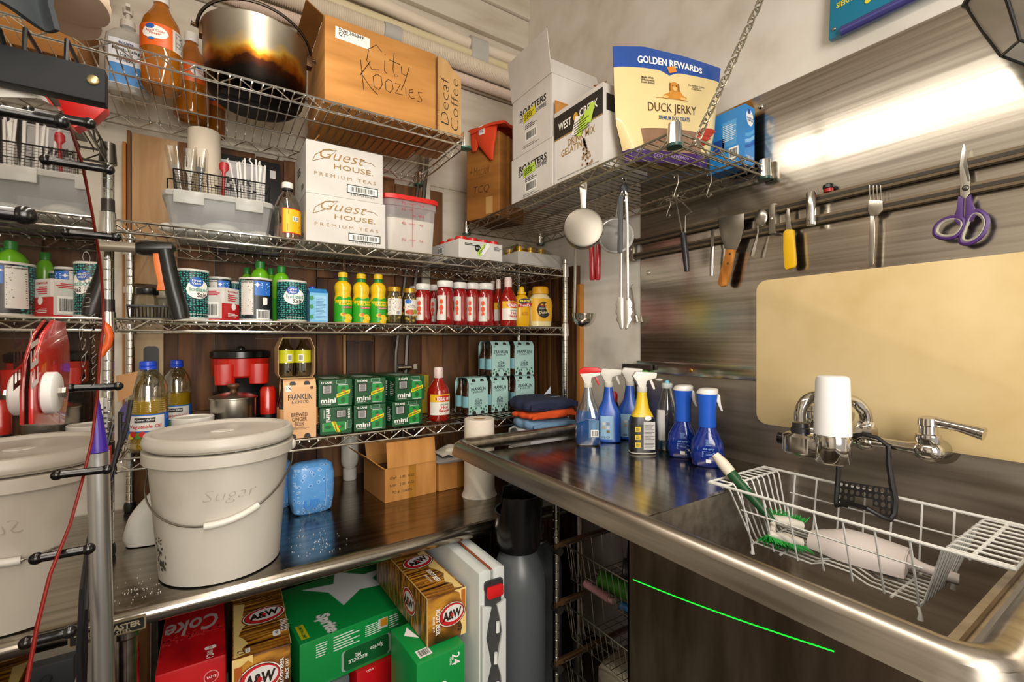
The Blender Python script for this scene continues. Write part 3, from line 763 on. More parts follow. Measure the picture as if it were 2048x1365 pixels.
# black mesh caddy on the tote
cz = S2 + .1115
c0, c1 = onY(345, 390, 1.66), onY(546, 400, 1.66)
CX, CW = (c0.x + c1.x)/2 - .004, (c1.x - c0.x)/2*.95
t = thing('mesh_caddy', 'black wire mesh caddy with three bays standing on the tote', 'caddy', (CX, 1.70, cz))
CWIRE = plain('161616', .4, .3)
b = B(); b.tube([(s*CW, q*.055, .075) for s, q in ((-1, -1), (1, -1), (1, 1), (-1, 1))], .0022, n=6, closed=True)
b.tube([(s*CW*.96, q*.05, .002) for s, q in ((-1, -1), (1, -1), (1, 1), (-1, 1))], .0018, n=6, closed=True)
b.tube([(s*CW*.98, q*.053, .038) for s, q in ((-1, -1), (1, -1), (1, 1), (-1, 1))], .0014, n=6, closed=True)
for x in (-CW, -CW*.33, CW*.3, CW): b.tube([(x, -.055, .075), (x*.97, -.05, .002), (x*.97, .05, .002), (x, .055, .075)], .0018, n=5)
b.make('frame', CWIRE, t)
b = B()
for i in range(26):
    x = -CW + 2*CW*i/25
    b.tube([(x, -.055, .075), (x*.96 + .004, -.05, .002)], .0006, n=3); b.tube([(x, .055, .075), (x*.96, .05, .002)], .0006, n=3)
for j in range(9):
    z = .008 + .0075*j; b.tube([(-CW*.98, -.0505 - z*.06, z), (CW*.98, -.0505 - z*.06, z)], .0006, n=3)
    b.tube([(-CW*.98, -.05, z), (-CW*.98, .05, z)], .0006, n=3); b.tube([(CW*.98, -.05, z), (CW*.98, .05, z)], .0006, n=3)
stuff(b.make('mesh', CWIRE, t))
b = B(); b.box(-CW*.96, CW*.96, -.05, .05, .0, .0015); b.make('floor_plate', CWIRE, t)
b = B(); b.tube([(-CW - .001, -.02, .055), (-CW - .016, -.02, .055), (-CW - .016, -.02, .012)], .0025, n=6); b.make('side_hook', CWIRE, t)
# wrapped plastic forks, tines up
def fork(label, x, y, lean, col):
    t = thing('plastic_fork', label, 'fork', (CX + x, 1.70 + y, cz + .003), tilt=(lean*.3, lean, 0), group='wrapped forks in the mesh caddy')
    b = B(); b.prism([(-.004, 0), (.004, 0), (.0045, .075), (.0125, .092), (.0125, .10), (-.0125, .10), (-.0125, .092), (-.0045, .075)], -.001, .001)
    for k in range(4): b.prism([(-.0125 + k*.0072, .10), (-.0095 + k*.0072, .10), (-.0102 + k*.0072, .132), (-.0118 + k*.0072, .132)], -.001, .001)
    b.make('fork', plain(col, .3), t, smooth=0)
    b = B(); b.loft([(.01, .014, .006, 2.5), (.09, .018, .008, 2.5), (.145, .019, .003, 2.5), (.158, .016, .0008, 2.5)], 12); b.make('wrapper', clear('F4F2EE', .02, .12, .98), t)
fork('wrapped grey fork leaning at the end of the mesh caddy', -CW*.86, -.012, -.16, '8A857C')
fork('wrapped black fork in front of the white cup stack', -CW*.50, -.02, .03, '151515')
fork('wrapped clear fork behind the black fork', -CW*.70, .0, .0, 'C9C6C0')
# cup stack
a0, a1 = onY(357, 290, 1.75), onY(440, 290, 1.75)
t = thing('paper_cup_stack', 'upside-down stack of white paper cups behind the forks', 'cups', ((a0.x + a1.x)/2 + .012, 1.792, S2 + .1125))
cr_ = min(.056, (a1.x - a0.x)/2*.92)
sec = []
for k in range(4): sec += [(k*.024, cr_*(1.04 - .03*k)), (k*.024 + .006, cr_*(1.05 - .03*k)), (k*.024 + .0062, cr_*(1.02 - .03*k))]
sec += [(.252, cr_*.90), (.254, cr_*.87)]
b = B(); b.loft(sec, 32); b.make('cups', plain('E0D2BC', .6, var=.05), t)
# framed menu sign behind the straws
a0, a1 = onY(442, 300, 1.86), onY(530, 320, 1.86)
t = thing('framed_sign', 'black framed white printed sign behind the straws', 'sign', ((a0.x + a1.x)/2, 1.88, S2 + .0005), tilt=(-.05, 0, 0))
fw, fh = .085, .345
b = B(); b.prism(rr(-fw - .01, fw + .035, .0, fh, .008), 0, .008); b.make('frame', BLACK, t, bevel=.001)
decal(t, rect(.15, .30), (-.006, 0, .175), plain('D6D2D0', .5), name='sheet'); 
b = B(); b.tube([(-.075, -.0012, .318), (.063, -.0012, .318), (.063, -.0012, .04), (-.075, -.0012, .04)], .0007, n=4, closed=True); b.make('border_line', TXK, t)
text(t, 'THINK\nUP', .05, (-.02, 0, .24), TXK, w=.10, bold=.05, eps=.0014)
lines(t, .09, .06, 6, (-.02, 0, .16), TXK, eps=.0014)
decal(t, rect(.018, .03), (.095, 0, .30), plain('D6D2D0', .5), name='corner_tab')
# straws
SW = plain('EEEBE4', .5, var=.03)
rs = random.Random(5)
for k in range(15):
    x = CW*.34 + CW*.58*rs.random(); y = -.03 + .06*rs.random(); ln = .13 + .025*rs.random(); lx = (x/CW - .62)*.07 + .015*rs.uniform(-1, 1)
    b = B(); b.tube([(0, 0, 0), (lx*.6, .004, ln*.6), (lx, .006, ln)], .0029, n=6)
    if k % 3 == 0: b.tube([(lx, .006, ln), (lx - .008, .004, ln + .008), (lx - .004, 0, ln + .014)], .0024, n=5)
    o = b.make('straw', SW); o.location = (CX + x, 1.70 + y, cz + .004); tag(o, 'white paper-wrapped straw standing in the mesh caddy', 'straw', 'wrapped straws in the mesh caddy')
b = B(); b.loft([(0, .004, .003), (.09, .005, .003), (.10, .013, .005), (.115, .013, .005), (.122, .008, .004)], 12)
o = b.make('red_spoon', plain('A3141A', .35)); o.location = (CX - CW*.02, 1.66, cz + .003); o.rotation_euler = (0, .03, 0); tag(o, 'red plastic spoon standing in the middle bay of the mesh caddy', 'spoon')
# amber bottle with yellow label
X, R, H = fit(549, 602, 366, 1.60, S2)
t = thing('cider_vinegar_bottle', 'clear bottle of amber liquid with a yellow and red label and white cap', 'bottle', (X, 1.61, S2 + .0005))
k = H/.25
sec = [(0, R*.86), (.006, R*.96), (.012, R), (.13*k, R), (.15*k, R*.98), (.185*k, R*.72), (.21*k, R*.40), (.222*k, R*.34), (.232*k, R*.34)]
b = B(); b.loft(sec, 28); b.make('body', clear('E4DFCB', .18, .05, .85), t)
b = B(); b.loft([(.003, R*.84), (.01, R*.94), (.062*k, R*.95), (.063*k, R*.9)], 24); b.make('liquid', plain('C07A1A', .15, var=.1, trans=.4), t)
b = B(); b.loft([(.218*k, R*.44), (.222*k, R*.46), (.226*k, R*.44)], 18); b.make('neck_ring', BLACK, t)
b = B(); b.loft([(.227*k, R*.42), (.230*k, R*.44), (.25*k, R*.43), (.252*k, R*.38)], 18); b.make('cap', plain('E8E4D8', .4), t)
b = B(); b.loft(interp(sec, .03*k, .135*k), 16, -.55, 1.45, .0007, False); b.make('label', plain('C8281A', .4), t)
b = B(); b.loft(interp(sec, .034*k, .131*k), 16, -.47, 1.37, .0013, False); b.make('label_field', plain('EDB818', .4, var=.05), t)
lines(t, R*1.2, .030*k, 7, (0, 0, .055*k), TXK, R=R + .0013, a=.45, seed=4)
lines(t, R*1.1, .018*k, 4, (0, 0, .118*k), TXK, R=R + .0013, a=.45, seed=5)
decal(t, rect(R*.5, .02*k), (0, 0, .092*k), TXW, R=R + .0013, a=.5, name='label_mark'); text(t, '1.0', .012, (0, 0, .093*k), ink('2A2A60'), R=R + .0013, a=.5, h=.010, eps=.0016)
# Guest House cartons
def guest(label, x0, x1, z, h, y):
    w = x1 - x0
    t = thing('tea_carton', label, 'carton', ((x0 + x1)/2, y, z), group='white tea cartons stacked on the second shelf')
    carton(t, w, .24, h, WHITEC, .0015)
    text(t, 'Guest', .06, (-.01, 0, h*.80), TXG, w=w*.58, h=h*.20, bold=-.01, shear=.35)
    scribble(t, [[(-.105, -.026), (-.098, -.005), (-.07, .016), (-.03, .024), (-.052, .0), (-.088, -.018), (-.105, -.026)], [(.05, .006), (.085, .004), (.098, -.004)]], (0, 0, h*.76), TXG, r=.0009, name='flourish', s=w/.25)
    text(t, 'HOUSE.', .04, (.025, 0, h*.585), TXG, w=w*.52, h=h*.10, bold=.004)
    text(t, 'PREMIUM TEAS', .03, (0, 0, h*.39), TXG, w=w*.80, h=h*.065, bold=-.005, space=1.5)
    barcode(t, w*.42, h*.17, (.055*w/.25, 0, h*.20), frame=.006, n=24)
    text(t, '0 08 04765 02162 2', .008, (.055*w/.25, 0, h*.095), TXK, w=w*.32, bold=0)
    lines(t, .05, .02, 3, (-w/2, .06, h*.2), TXK, 'left'); lines(t, .08, .03, 3, (-w/2, .13, h*.6), TXK, 'left', seed=8)
    return t
gx0, gx1 = onY(612, 388, 1.56).x, onY(766, 400, 1.56).x
gl0, gl1 = onY(612, 495, 1.56).x, onY(771, 505, 1.56).x
guest('white tea carton with gold script, lower of the two', gl0, gl1, S2 + .0005, .156, 1.56)
up = guest('white tea carton with gold script, upper of the two', gx0, gx1, S2 + .1575, .168, 1.562)
flap(up, (-.10, .02, .1685), (-.10, .2, .1685), (.02, 0, .03), CARDD); 
# food storage container with red lid
a0, a1 = onY(768, 395, 1.58), onY(879, 400, 1.58)
hw = (a1.x - a0.x)/2
t = thing('food_container', 'square translucent container of white powder with a red lid and red scale', 'container', ((a0.x + a1.x)/2, 1.58 + hw, S2 + .0005))
ch_ = onY(820, 392, 1.58).z - S2
sec = [(0, hw*.84, hw*.84, 7), (.005, hw*.88, hw*.88, 7), (ch_*.80, hw*.96, hw*.96, 7), (ch_*.81, hw*.985, hw*.985, 7), (ch_*.93, hw*.99, hw*.99, 7)]
b = B(); b.loft(sec, 40, caps=False); b.make('body', clear('ECEAE8', .24, .2, .96, True), t)
b = B(); b.loft([(.002, hw*.82, hw*.82, 7), (.006, hw*.865, hw*.865, 7), (ch_*.60, hw*.93, hw*.93, 7), (ch_*.66, hw*.6, hw*.6, 3)], 40); b.make('powder', plain('F4EEE2', .8, var=.03), t)
b = B(); b.loft([(ch_*.91, hw*1.0, hw*1.0, 7), (ch_*.915, hw*1.05, hw*1.05, 7), (ch_*.985, hw*1.05, hw*1.05, 7), (ch_, hw*1.0, hw*1.0, 7), (ch_, hw*.9, hw*.9, 6), (ch_*.97, hw*.88, hw*.88, 6)], 40); b.make('lid', plain('D6201C', .35), t)
SCL = ink('C8243A'); fy = -hw*.985
b = B(); b.box(-.0006, .0006, fy - .0012, fy - .0006, ch_*.12, ch_*.88); b.make('scale_line', SCL, t)
for f_, l, r in ((.86, '7 L', '7.5 qt'), (.76, '6 L', ''), (.67, '', '5.5 qt'), (.52, '4 L', '4 qt'), (.24, '2 L', '2 qt')):
    if l: text(t, l, .012, (-.032, fy, ch_*f_), SCL, h=.0085, eps=.001)
    if r: text(t, r, .012, (.034, fy, ch_*f_), SCL, h=.0085, eps=.001)
    b = B(); b.box(-.014 if l else 0, .012 if r else 0, fy - .0012, fy - .0006, ch_*f_ - .0005, ch_*f_ + .0005); b.make('scale_tick', SCL, t)
# tray of small red-lidded cans
a0, a1 = onY(918, 470, 1.545), onY(1024, 500, 1.545)
t = thing('can_case', 'white paperboard case of red-topped cans in clear wrap on the second shelf', 'case', (a0.x, 1.545, S2 + .0005), rz=.10)
cw, cd_, chh = .205, .27, .072
b = B(); b.box(0, cw, 0, cd_, 0, chh); b.make('tray', WHITEC, t, bevel=.002, smooth=0)
for i in range(4):
    for j in range(3):
        b = B(); b.loft([(chh + .0003, .022), (chh + .012, .0225), (chh + .014, .02)], 16, M=Matrix.Translation((.028 + i*.05, .03 + j*.06, 0))); b.make('can_top', plain('C1231C', .35), t)
barcode(t, .048, .030, (0, .14, .045), 'left', frame=.003, n=12)
lines(t, .05, .010, 2, (.05, 0, .056), TXK, fill=.6); lines(t, .035, .016, 4, (.18, 0, .052), TXK)
decal(t, oval(.028, .028), (.085, 0, .045), TXK, name='logo_disc'); text(t, 'OLD', .01, (.085, 0, .045), TXW, w=.018, eps=.0012)
decal(t, rect(.018, .055), (.105, 0, .040), ink('B8E04A'), rot=-.7, eps=.0014, name='sticker'); decal(t, rect(.016, .055), (.120, 0, .045), TXW, rot=-.7, eps=.0016, name='sticker')
lines(t, .010, .045, 8, (.105, 0, .040), TXK, rot=-.7, eps=.0019)
# tray of jars in wrap
a0, a1 = onY(1040, 530, 1.545), onY(1126, 545, 1.545)
t = thing('jar_case', 'grey-white case of gold-lidded jars in loose clear wrap at the shelf end', 'case', (a0.x - .006, 1.548, S2 + .0005))
jw = a1.x - a0.x - .006
b = B(); b.box(0, jw, 0, .22, 0, .055); b.make('tray', plain('B9B4AC', .6, var=.18, nscale=16), t, bevel=.002, smooth=0)
for i in range(3):
    for j in range(2):
        b = B(); b.loft([(.0555, .021), (.068, .021), (.069, .024), (.080, .024), (.081, .021)], 16, M=Matrix.Translation((.035 + i*.055, .045 + j*.08, 0))); b.make('jar_lid', plain('C49A2E', .3, .8), t)
def film(u, v): return (-.004 + (jw + .008)*u, -.002 + .20*v, .084 + .010*math.sin(3.3*u + 2*v) + .006*math.sin(11*u - 5*v) - .03*u*u - (.028 if u in (0, 1) or v in (0, 1) else 0))
b = B(); b.grid(film, 14, 8); b.make('wrap', clear('F2F2EE', .18, .12, .95), t)

# ================================================================== third shelf (S3), at eye level
Z3 = S3 + .0005
SALT = dots('salt_dots', '0B2226', '3FA79C', 150, .31)
def rim_can(t, R, H, body):
    b = B(); b.loft([(0, R*.97), (.002, R), (H - .003, R), (H - .002, R)], 36, caps=False); b.make('body', body, t)
    b = B(); b.loft([(0, R*.985), (.0005, R*1.012), (.006, R*1.012), (.0062, R*1.0)], 36); b.make('bottom_rim', plain('C9C4BA', .4), t)
    b = B(); b.loft([(H - .006, R*1.0), (H - .0055, R*1.012), (H, R*1.012), (H, R*.96), (H - .004, R*.955)], 36); b.make('top_rim', plain('D8D4CA', .4), t)
def salt(label, px0, px1, pyt, Y, a=0, back=False):
    X, R, H = fit(px0, px1, pyt, Y, S3)
    t = thing('salt_canister', label, 'canister', (X, Y + R*.2, Z3), 0, 'dark green dotted salt canisters on the eye-level shelf')
    rim_can(t, R, H, SALT)
    if not back:
        decal(t, oval(R*1.5, H*.38), (0, 0, H*.60), TXW, R=R, a=a, name='label_oval')
        decal(t, oval(R*.85, H*.19), (0, 0, H*.745), ink('1F5FB4'), R=R, a=a - .12, eps=.0012, name='brand_badge')
        text(t, 'Great\nValue', .02, (0, 0, H*.745), TXW, R=R, a=a - .12, w=R*.55, eps=.0018)
        text(t, 'Iodized', .03, (0, 0, H*.60), ink('3E9A86'), R=R, a=a + .05, w=R*1.15, eps=.0016)
        text(t, 'Salt', .03, (0, 0, H*.49), TXK, R=R, a=a + .2, w=R*.62, eps=.0016)
        text(t, 'NET WT 26 OZ (1.62 LB) 737g', .01, (0, 0, H*.10), TXW, R=R, a=a + .1, w=R*1.3, eps=.001)
    else:
        b = B(); b.loft([(.007, R), (H - .007, R)], 14, -.75, 1.2, .0006, False); b.make('back_panel', plain('12161A', .4), t)
        decal(t, rect(R*1.05, H*.33), (0, 0, H*.75), ink('2C6BC4'), R=R, a=.38, eps=.0012, name='blue_panel')
        lines(t, R*.55, H*.12, 3, (0, 0, H*.82), TXW, R=R, a=.55, eps=.0016); lines(t, R*.9, H*.14, 5, (0, 0, H*.68), ink('BBD2F2'), R=R, a=.38, eps=.0016, fill=.3)
        st = [(0, .05), (.014, .016), (.05, 0), (.014, -.016), (0, -.05), (-.014, -.016), (-.05, 0), (-.014, .016)]
        decal(t, [(x*R*4, y*R*4) for x, y in st], (0, 0, H*.83), TXW, R=R, a=.02, eps=.0016, name='spark')
        decal(t, rect(R*.85, H*.78), (0, 0, H*.53), plain('D9D6CE', .5), R=R, a=-.62, eps=.0010, name='facts_panel')
        text(t, 'Nutrition Facts', .01, (0, 0, H*.89), TXK, R=R, a=-.62, w=R*.78, eps=.0016, bold=.03); lines(t, R*.75, H*.62, 14, (0, 0, H*.50), TXK, R=R, a=-.62, eps=.0016, fill=.35)
        barcode(t, R*.9, H*.22, (0, 0, H*.15), R=R, a=.42)
        decal(t, rr(-R*.16, R*.16, -H*.085, H*.085, .003), (0, 0, H*.46), TXW, R=R, a=.5, eps=.0012, name='small_mark')
    return t
salt('dotted salt canister beside the black grip of the grabber', 349, 418, 541, 1.585, .42)
salt('dotted salt canister with a blue panel, second from the grabber', 416, 463, 556, 1.68, -.1, True)
salt('dotted salt canister mostly hidden behind the small white and red box', 452, 486, 565, 1.78, .2)
salt('dotted salt canister showing nutrition facts and a blue panel', 478, 545, 558, 1.60, 0, True)
salt('dotted salt canister with the label facing out, beside the lime juice', 554, 614, 563, 1.585, .05)
# small white and red spice carton, its corner towards us
a0 = onY(449, 643, 1.565)
t = thing('spice_carton', 'small white and red carton standing among the salt canisters', 'carton', (a0.x, 1.556, Z3), .95)
def two(mat_lo, mat_hi, w, d, h, cut, t):
    b = B(); b.box(0, w, 0, d, 0, h*cut); b.make('red_part', mat_lo, t, smooth=0)
    b = B(); b.box(0, w, 0, d, h*cut + .0002, h); b.make('white_part', mat_hi, t, smooth=0)
two(plain('C01F22', .4), plain('DEDAD4', .45), .072, .06, .094, .52, t)
b = B(); b.box(-.0006, .0, .008, .056, .004, .090); b.make('side_panel', plain('D6D2CC', .5), t, smooth=0)
barcode(t, .034, .044, (-.0006, .034, .030), 'left'); lines(t, .034, .014, 3, (-.0006, .030, .078), TXR, 'left')
text(t, 'McCORMICK', .01, (.036, 0, .084), TXR, w=.045); lines(t, .045, .022, 4, (.036, 0, .066), TXR); decal(t, oval(.020, .020), (.04, 0, .04), TXW, name='seal'); lines(t, .045, .012, 3, (.036, 0, .015), TXW)
# lime juice bottles behind
LIME = plain('74C41E', .18, var=.15, trans=.15, coat=.3)
def lime(label, px0, px1, pyt, Y):
    X, R, H = fit(px0, px1, pyt, Y, S3)
    t = thing('lime_juice_bottle', label, 'bottle', (X, Y, Z3), 0, 'bright green lime juice bottles')
    b = B(); b.loft([(0, R*.85), (.006, R*.97), (H*.42, R), (H*.55, R*.98), (H*.68, R*.93), (H*.76, R*.95), (H*.84, R*.72), (H*.88, R*.42), (H*.905, R*.40)], 24); b.make('body', LIME, t)
    b = B(); b.loft([(.01, R*.985), (H*.42, R*1.01)], 24, -2, 2, .0004, False); b.make('label', plain('3E9E1E', .35, var=.15), t)
    b = B(); b.loft([(H*.885, R*.44), (H*.89, R*.50), (H*.99, R*.49), (H, R*.42)], 20); b.make('cap', plain('1E7A2E', .35), t)
lime('tall green lime juice bottle behind the salt canister with nutrition facts', 500, 540, 524, 1.72)
lime('green lime juice bottle beside the facing salt canister', 544, 581, 534, 1.68)
lime('green lime juice bottle at the back, dark cap between the two taller ones', 528, 556, 538, 1.82)
lime('green lime juice bottle at the back, nearest the small white and red box', 480, 508, 536, 1.82)
# blue drink carton
a0, a1 = onY(619, 650, 1.575), onY(656, 650, 1.575); w = a1.x - a0.x; h = onY(637, 577, 1.575).z - S3
t = thing('drink_carton', 'light blue drink carton with a dark blue cap', 'carton', ((a0.x + a1.x)/2, 1.575, Z3), .06)
b = B(); b.box(-w/2, w/2, 0, .05, 0, h*.86); b.make('body', plain('6FB4DA', .4, var=.12, nscale=40), t, smooth=0)
b = B(); b.add([(-w/2, 0, h*.86), (w/2, 0, h*.86), (w/2, .05, h*.86), (-w/2, .05, h*.86), (-w/2, .022, h), (w/2, .022, h), (0, .012, h*.93)], [(0, 1, 6), (0, 6, 4), (1, 5, 6), (4, 6, 5), (1, 2, 5), (2, 3, 4, 5), (3, 0, 4)]); b.make('gable', plain('2F86C8', .4), t, smooth=0)
b = B(); b.loft([(h*.90, .009), (h*.92, .010), (h*1.05, .010), (h*1.055, .008)], 16, M=Matrix.Translation((-w*.25, .03, 0))); b.make('cap', plain('1E46A8', .35), t)
decal(t, rect(w*.62, h*.72), (w*.10, 0, h*.42), plain('8FC6E6', .5), name='text_panel'); lines(t, w*.55, h*.62, 14, (w*.10, 0, h*.42), ink('2E6FA8'), fill=.3)
for k, z in enumerate((.70, .45, .15)): decal(t, [(0, -.008), (.007, -.002), (.004, .008), (-.005, .006), (-.006, -.003)], (-w*.40, 0, h*z), ink('2E8A3A'), name='leaf_print')
# lemon juice bottles
def lemon_proto():
    t = thing('lemon_juice_bottle', 'x', 'bottle', (0, 0, 0), 0, 'lemon juice bottles in a row')
    H = .185; R = .0305
    YE = plain('E3BC12', .2, var=.08, coat=.4)
    sec = [(0, R*.9), (.004, R*.98), (H*.44, R), (H*.50, R*.93), (H*.56, R*.84), (H*.62, R*.90), (H*.70, R*.95), (H*.77, R*.86), (H*.81, R*.62), (H*.835, R*.46), (H*.87, R*.44)]
    b = B(); b.loft(sec, 28); b.make('body', YE, t)
    b = B(); b.loft([(H*.825, R*.50), (H*.835, R*.52), (H*.88, R*.50), (H*.90, R*.46)], 18); b.make('neck', plain('1F7A26', .3), t)
    b = B(); b.loft([(H*.90, R*.50), (H*.905, R*.54), (H*.985, R*.53), (H, R*.46)], 20); b.make('cap', plain('D9B41A', .35), t)
    lab = [(.004, R*.985), (H*.44, R*1.0)]
    b = B()
    vs = []; n = 28
    for i in range(n + 1):
        a = -2.2 + 4.4*i/n; top = H*(.47 + .045*math.cos(a*1.6) - .03*math.cos(a*4))
        for z in (.004, H*.25, min(top, H*.515)):
            r = R*1.012 if z < H*.45 else R*.985
            vs.append((r*math.sin(a), -r*math.cos(a), z))
    b.add(vs, [(3*i + j, 3*i + 3 + j, 3*i + 4 + j, 3*i + 1 + j) for i in range(n) for j in range(2)]); b.make('label', plain('2F9E22', .35, var=.12), t)
    text(t, 'ReaLemon', .02, (0, 0, H*.375), ink('F2D21A'), R=R*1.012, a=.25, w=R*1.75, h=.011, eps=.001, bold=.03)
    decal(t, rect(R*1.3, .006), (0, 0, H*.305), TXR, R=R*1.012, a=.35, rot=.06, eps=.0008, name='red_flash'); text(t, '100% LEMON JUICE', .01, (0, 0, H*.305), TXW, R=R*1.012, a=.35, w=R*1.15, rot=.06, eps=.0014)
    for x, z, w in ((-.45, .16, .62), (.1, .13, .8), (.45, .10, .7), (.1, .04, .9)):
        decal(t, oval(R*w, R*w*.72), (0, 0, H*z), ink('F0C61A') if x < .4 else ink('F6DE5A'), R=R*1.012, a=.25 + x, eps=.0008 + .0004*(x + 1), name='lemon_print')
    decal(t, oval(R*.35, R*.35), (0, 0, H*.17), ink('D9601A'), R=R*1.012, a=-.12, eps=.0022, name='lemon_print')
    return t
lp = lemon_proto()
names = ('yellow and green lemon juice bottle beside the blue carton', 'middle one of three yellow and green lemon juice bottles', 'yellow and green lemon juice bottle beside the olive jars')
for k, (p0, p1, pt, Y) in enumerate(((667, 704, 546, 1.60), (704, 740, 549, 1.60), (739, 773, 550, 1.605))):
    X, R, H = fit(p0, p1, pt, Y, S3); o = lp if k == 0 else dup(lp, (0, 0, 0)); o.location = (X, Y, Z3); o['label'] = names[k]
    o.scale = (R/.0315, R/.0315, H/.185)
# olive jars
OLIVE = plain('7A6A1E', .35, var=.35, nscale=25)
def olive(label, px0, px1, pyt, Y, a, facts):
    X, R, H = fit(px0, px1, pyt, Y, S3)
    t = thing('olive_jar', label, 'jar', (X, Y, Z3), 0, 'jars of stuffed olives')
    b = B(); b.loft([(0, R*.85), (.004, R*.97), (H*.72, R), (H*.80, R*.86), (H*.86, R*.72), (H*.88, R*.74)], 24); b.make('glass', clear('E8E6C8', .12, .03, .9), t)
    b = B(); b.loft([(.003, R*.8), (.006, R*.9), (H*.74, R*.92), (H*.80, R*.8)], 20); b.make('brine', plain('6E5414', .2, var=.2, trans=.3), t)
    rn = random.Random(px0); b = B(); pb = B()
    for k in range(26):
        aa = rn.uniform(-1.9, 1.9); z = rn.uniform(.012, H*.76); r = .0085
        c = ((R - r*.75)*math.sin(aa), -(R - r*.75)*math.cos(aa), z); b.ball(c, r*.95, r*.95, r*.85, 8, 5)
        if k % 3 == 0: pb.ball(((R - .001)*math.sin(aa), -(R - .001)*math.cos(aa), z), .003, .003, .003, 6, 4)
    stuff(b.make('olives', plain('9A8426', .3, var=.25, nscale=60), t)); stuff(pb.make('pimento', plain('C8481A', .3), t))
    b = B(); b.loft([(H*.87, R*.76), (H*.875, R*.84), (H*.985, R*.84), (H, R*.76)], 24); b.make('lid', plain('B98A1E', .35, .5), t)
    b = B(); b.loft([(H*.24, R), (H*.68, R)], 14, a - 1.0, a + 1.0, .0012, False); b.make('label', plain('DCD7CC', .45), t)
    if facts:
        lines(t, R*.8, H*.32, 9, (0, 0, H*.50), TXK, R=R + .0013, a=a - .35, fill=.3); barcode(t, R*.6, H*.10, (0, 0, H*.30), R=R + .0013, a=a + .35)
    else:
        decal(t, oval(R*.9, H*.12), (0, 0, H*.62), ink('2462B8'), R=R + .0013, a=a - .5, name='badge'); text(t, 'Stuffed\nManzanilla', .01, (0, 0, H*.50), ink('5A3A1A'), R=R + .0013, a=a, w=R*1.1)
        decal(t, oval(R*1.5, H*.14), (0, 0, H*.33), ink('B8401A'), R=R + .0013, a=a - .2, name='olive_print'); decal(t, oval(R*.7, H*.13), (0, 0, H*.34), ink('8A9A2A'), R=R + .0013, a=a + .4, eps=.001, name='olive_print')
olive('olive jar with a white facts label, beside the lemon juice', 773, 803, 575, 1.59, -.15, True)
olive('olive jar with a pictured label, beside the ketchup', 805, 833, 578, 1.59, 0, False)
# ketchup bottles
def ketchup_proto():
    t = thing('ketchup_bottle', 'x', 'bottle', (0, 0, 0), 0, 'ketchup bottles in a row')
    H, R = .170, .031; RED = plain('8E0A0E', .12, var=.1, coat=.6)
    sec = [(0, R*.85, R*.6, 2.5), (.005, R*.98, R*.72, 2.6), (H*.18, R, R*.75, 2.6), (H*.38, R*.88, R*.68, 2.4), (H*.52, R*.90, R*.68, 2.4), (H*.68, R*.97, R*.72, 2.4), (H*.80, R*.86, R*.68, 2.2), (H*.845, R*.72, R*.62, 2)]
    b = B(); b.loft(sec, 28); b.make('body', RED, t)
    b = B(); b.loft([(H*.85, R*.84, R*.74, 2.2), (H*.86, R*.88, R*.78, 2.2), (H*.98, R*.88, R*.78, 2.2), (H, R*.80, R*.7, 2.2)], 28); b.make('cap', plain('DCD8D2', .35), t)
    b = B(); b.loft(interp(sec, H*.10, H*.66), 12, -1.55, -.35, .0010, False); b.make('label', plain('D8D4C8', .4), t)
    for z, w in ((.52, .62), (.38, .72), (.26, .6)):
        decal(t, oval(R*w*.6, R*w), (-.0015, .0, H*z), ink('E0431A'), fn=(lambda u, v, z=z: (-R*.80 + u*.75, -R*.50 - u*.65 - .0012, H*z + v)), name='tomato_print')
    decal(t, oval(R*.42, R*.35), (0, 0, 0), ink('4E8A2A'), fn=(lambda u, v: (-R*.80 + u*.75, -R*.50 - u*.65 - .0012, H*.15 + v)), name='leaf_print')
    return t
kp = ketchup_proto()
kn = ('ketchup bottle beside the olive jar', 'tall ketchup bottle in front, third from the olive jars', 'ketchup bottle, third from the hot sauce', 'ketchup bottle, second from the hot sauce', 'ketchup bottle next to the hot sauce', 'ketchup bottle set back between the first and the tall one', 'ketchup bottle at the back with only its cap showing behind the olives')
for k, (p0, p1, pt, Y) in enumerate(((830, 862, 569, 1.60), (873, 907, 563, 1.575), (906, 934, 566, 1.60), (932, 958, 567, 1.61), (956, 987, 568, 1.60), (858, 884, 571, 1.70), (818, 842, 574, 1.80))):
    X, R, H = fit(p0, p1, pt, Y, S3); o = kp if k == 0 else dup(kp, (0, 0, 0)); o.location = (X, Y, Z3); o['label'] = kn[k]; o.scale = (R/.031, R/.031, H/.170); o.rotation_euler = (0, 0, .12)
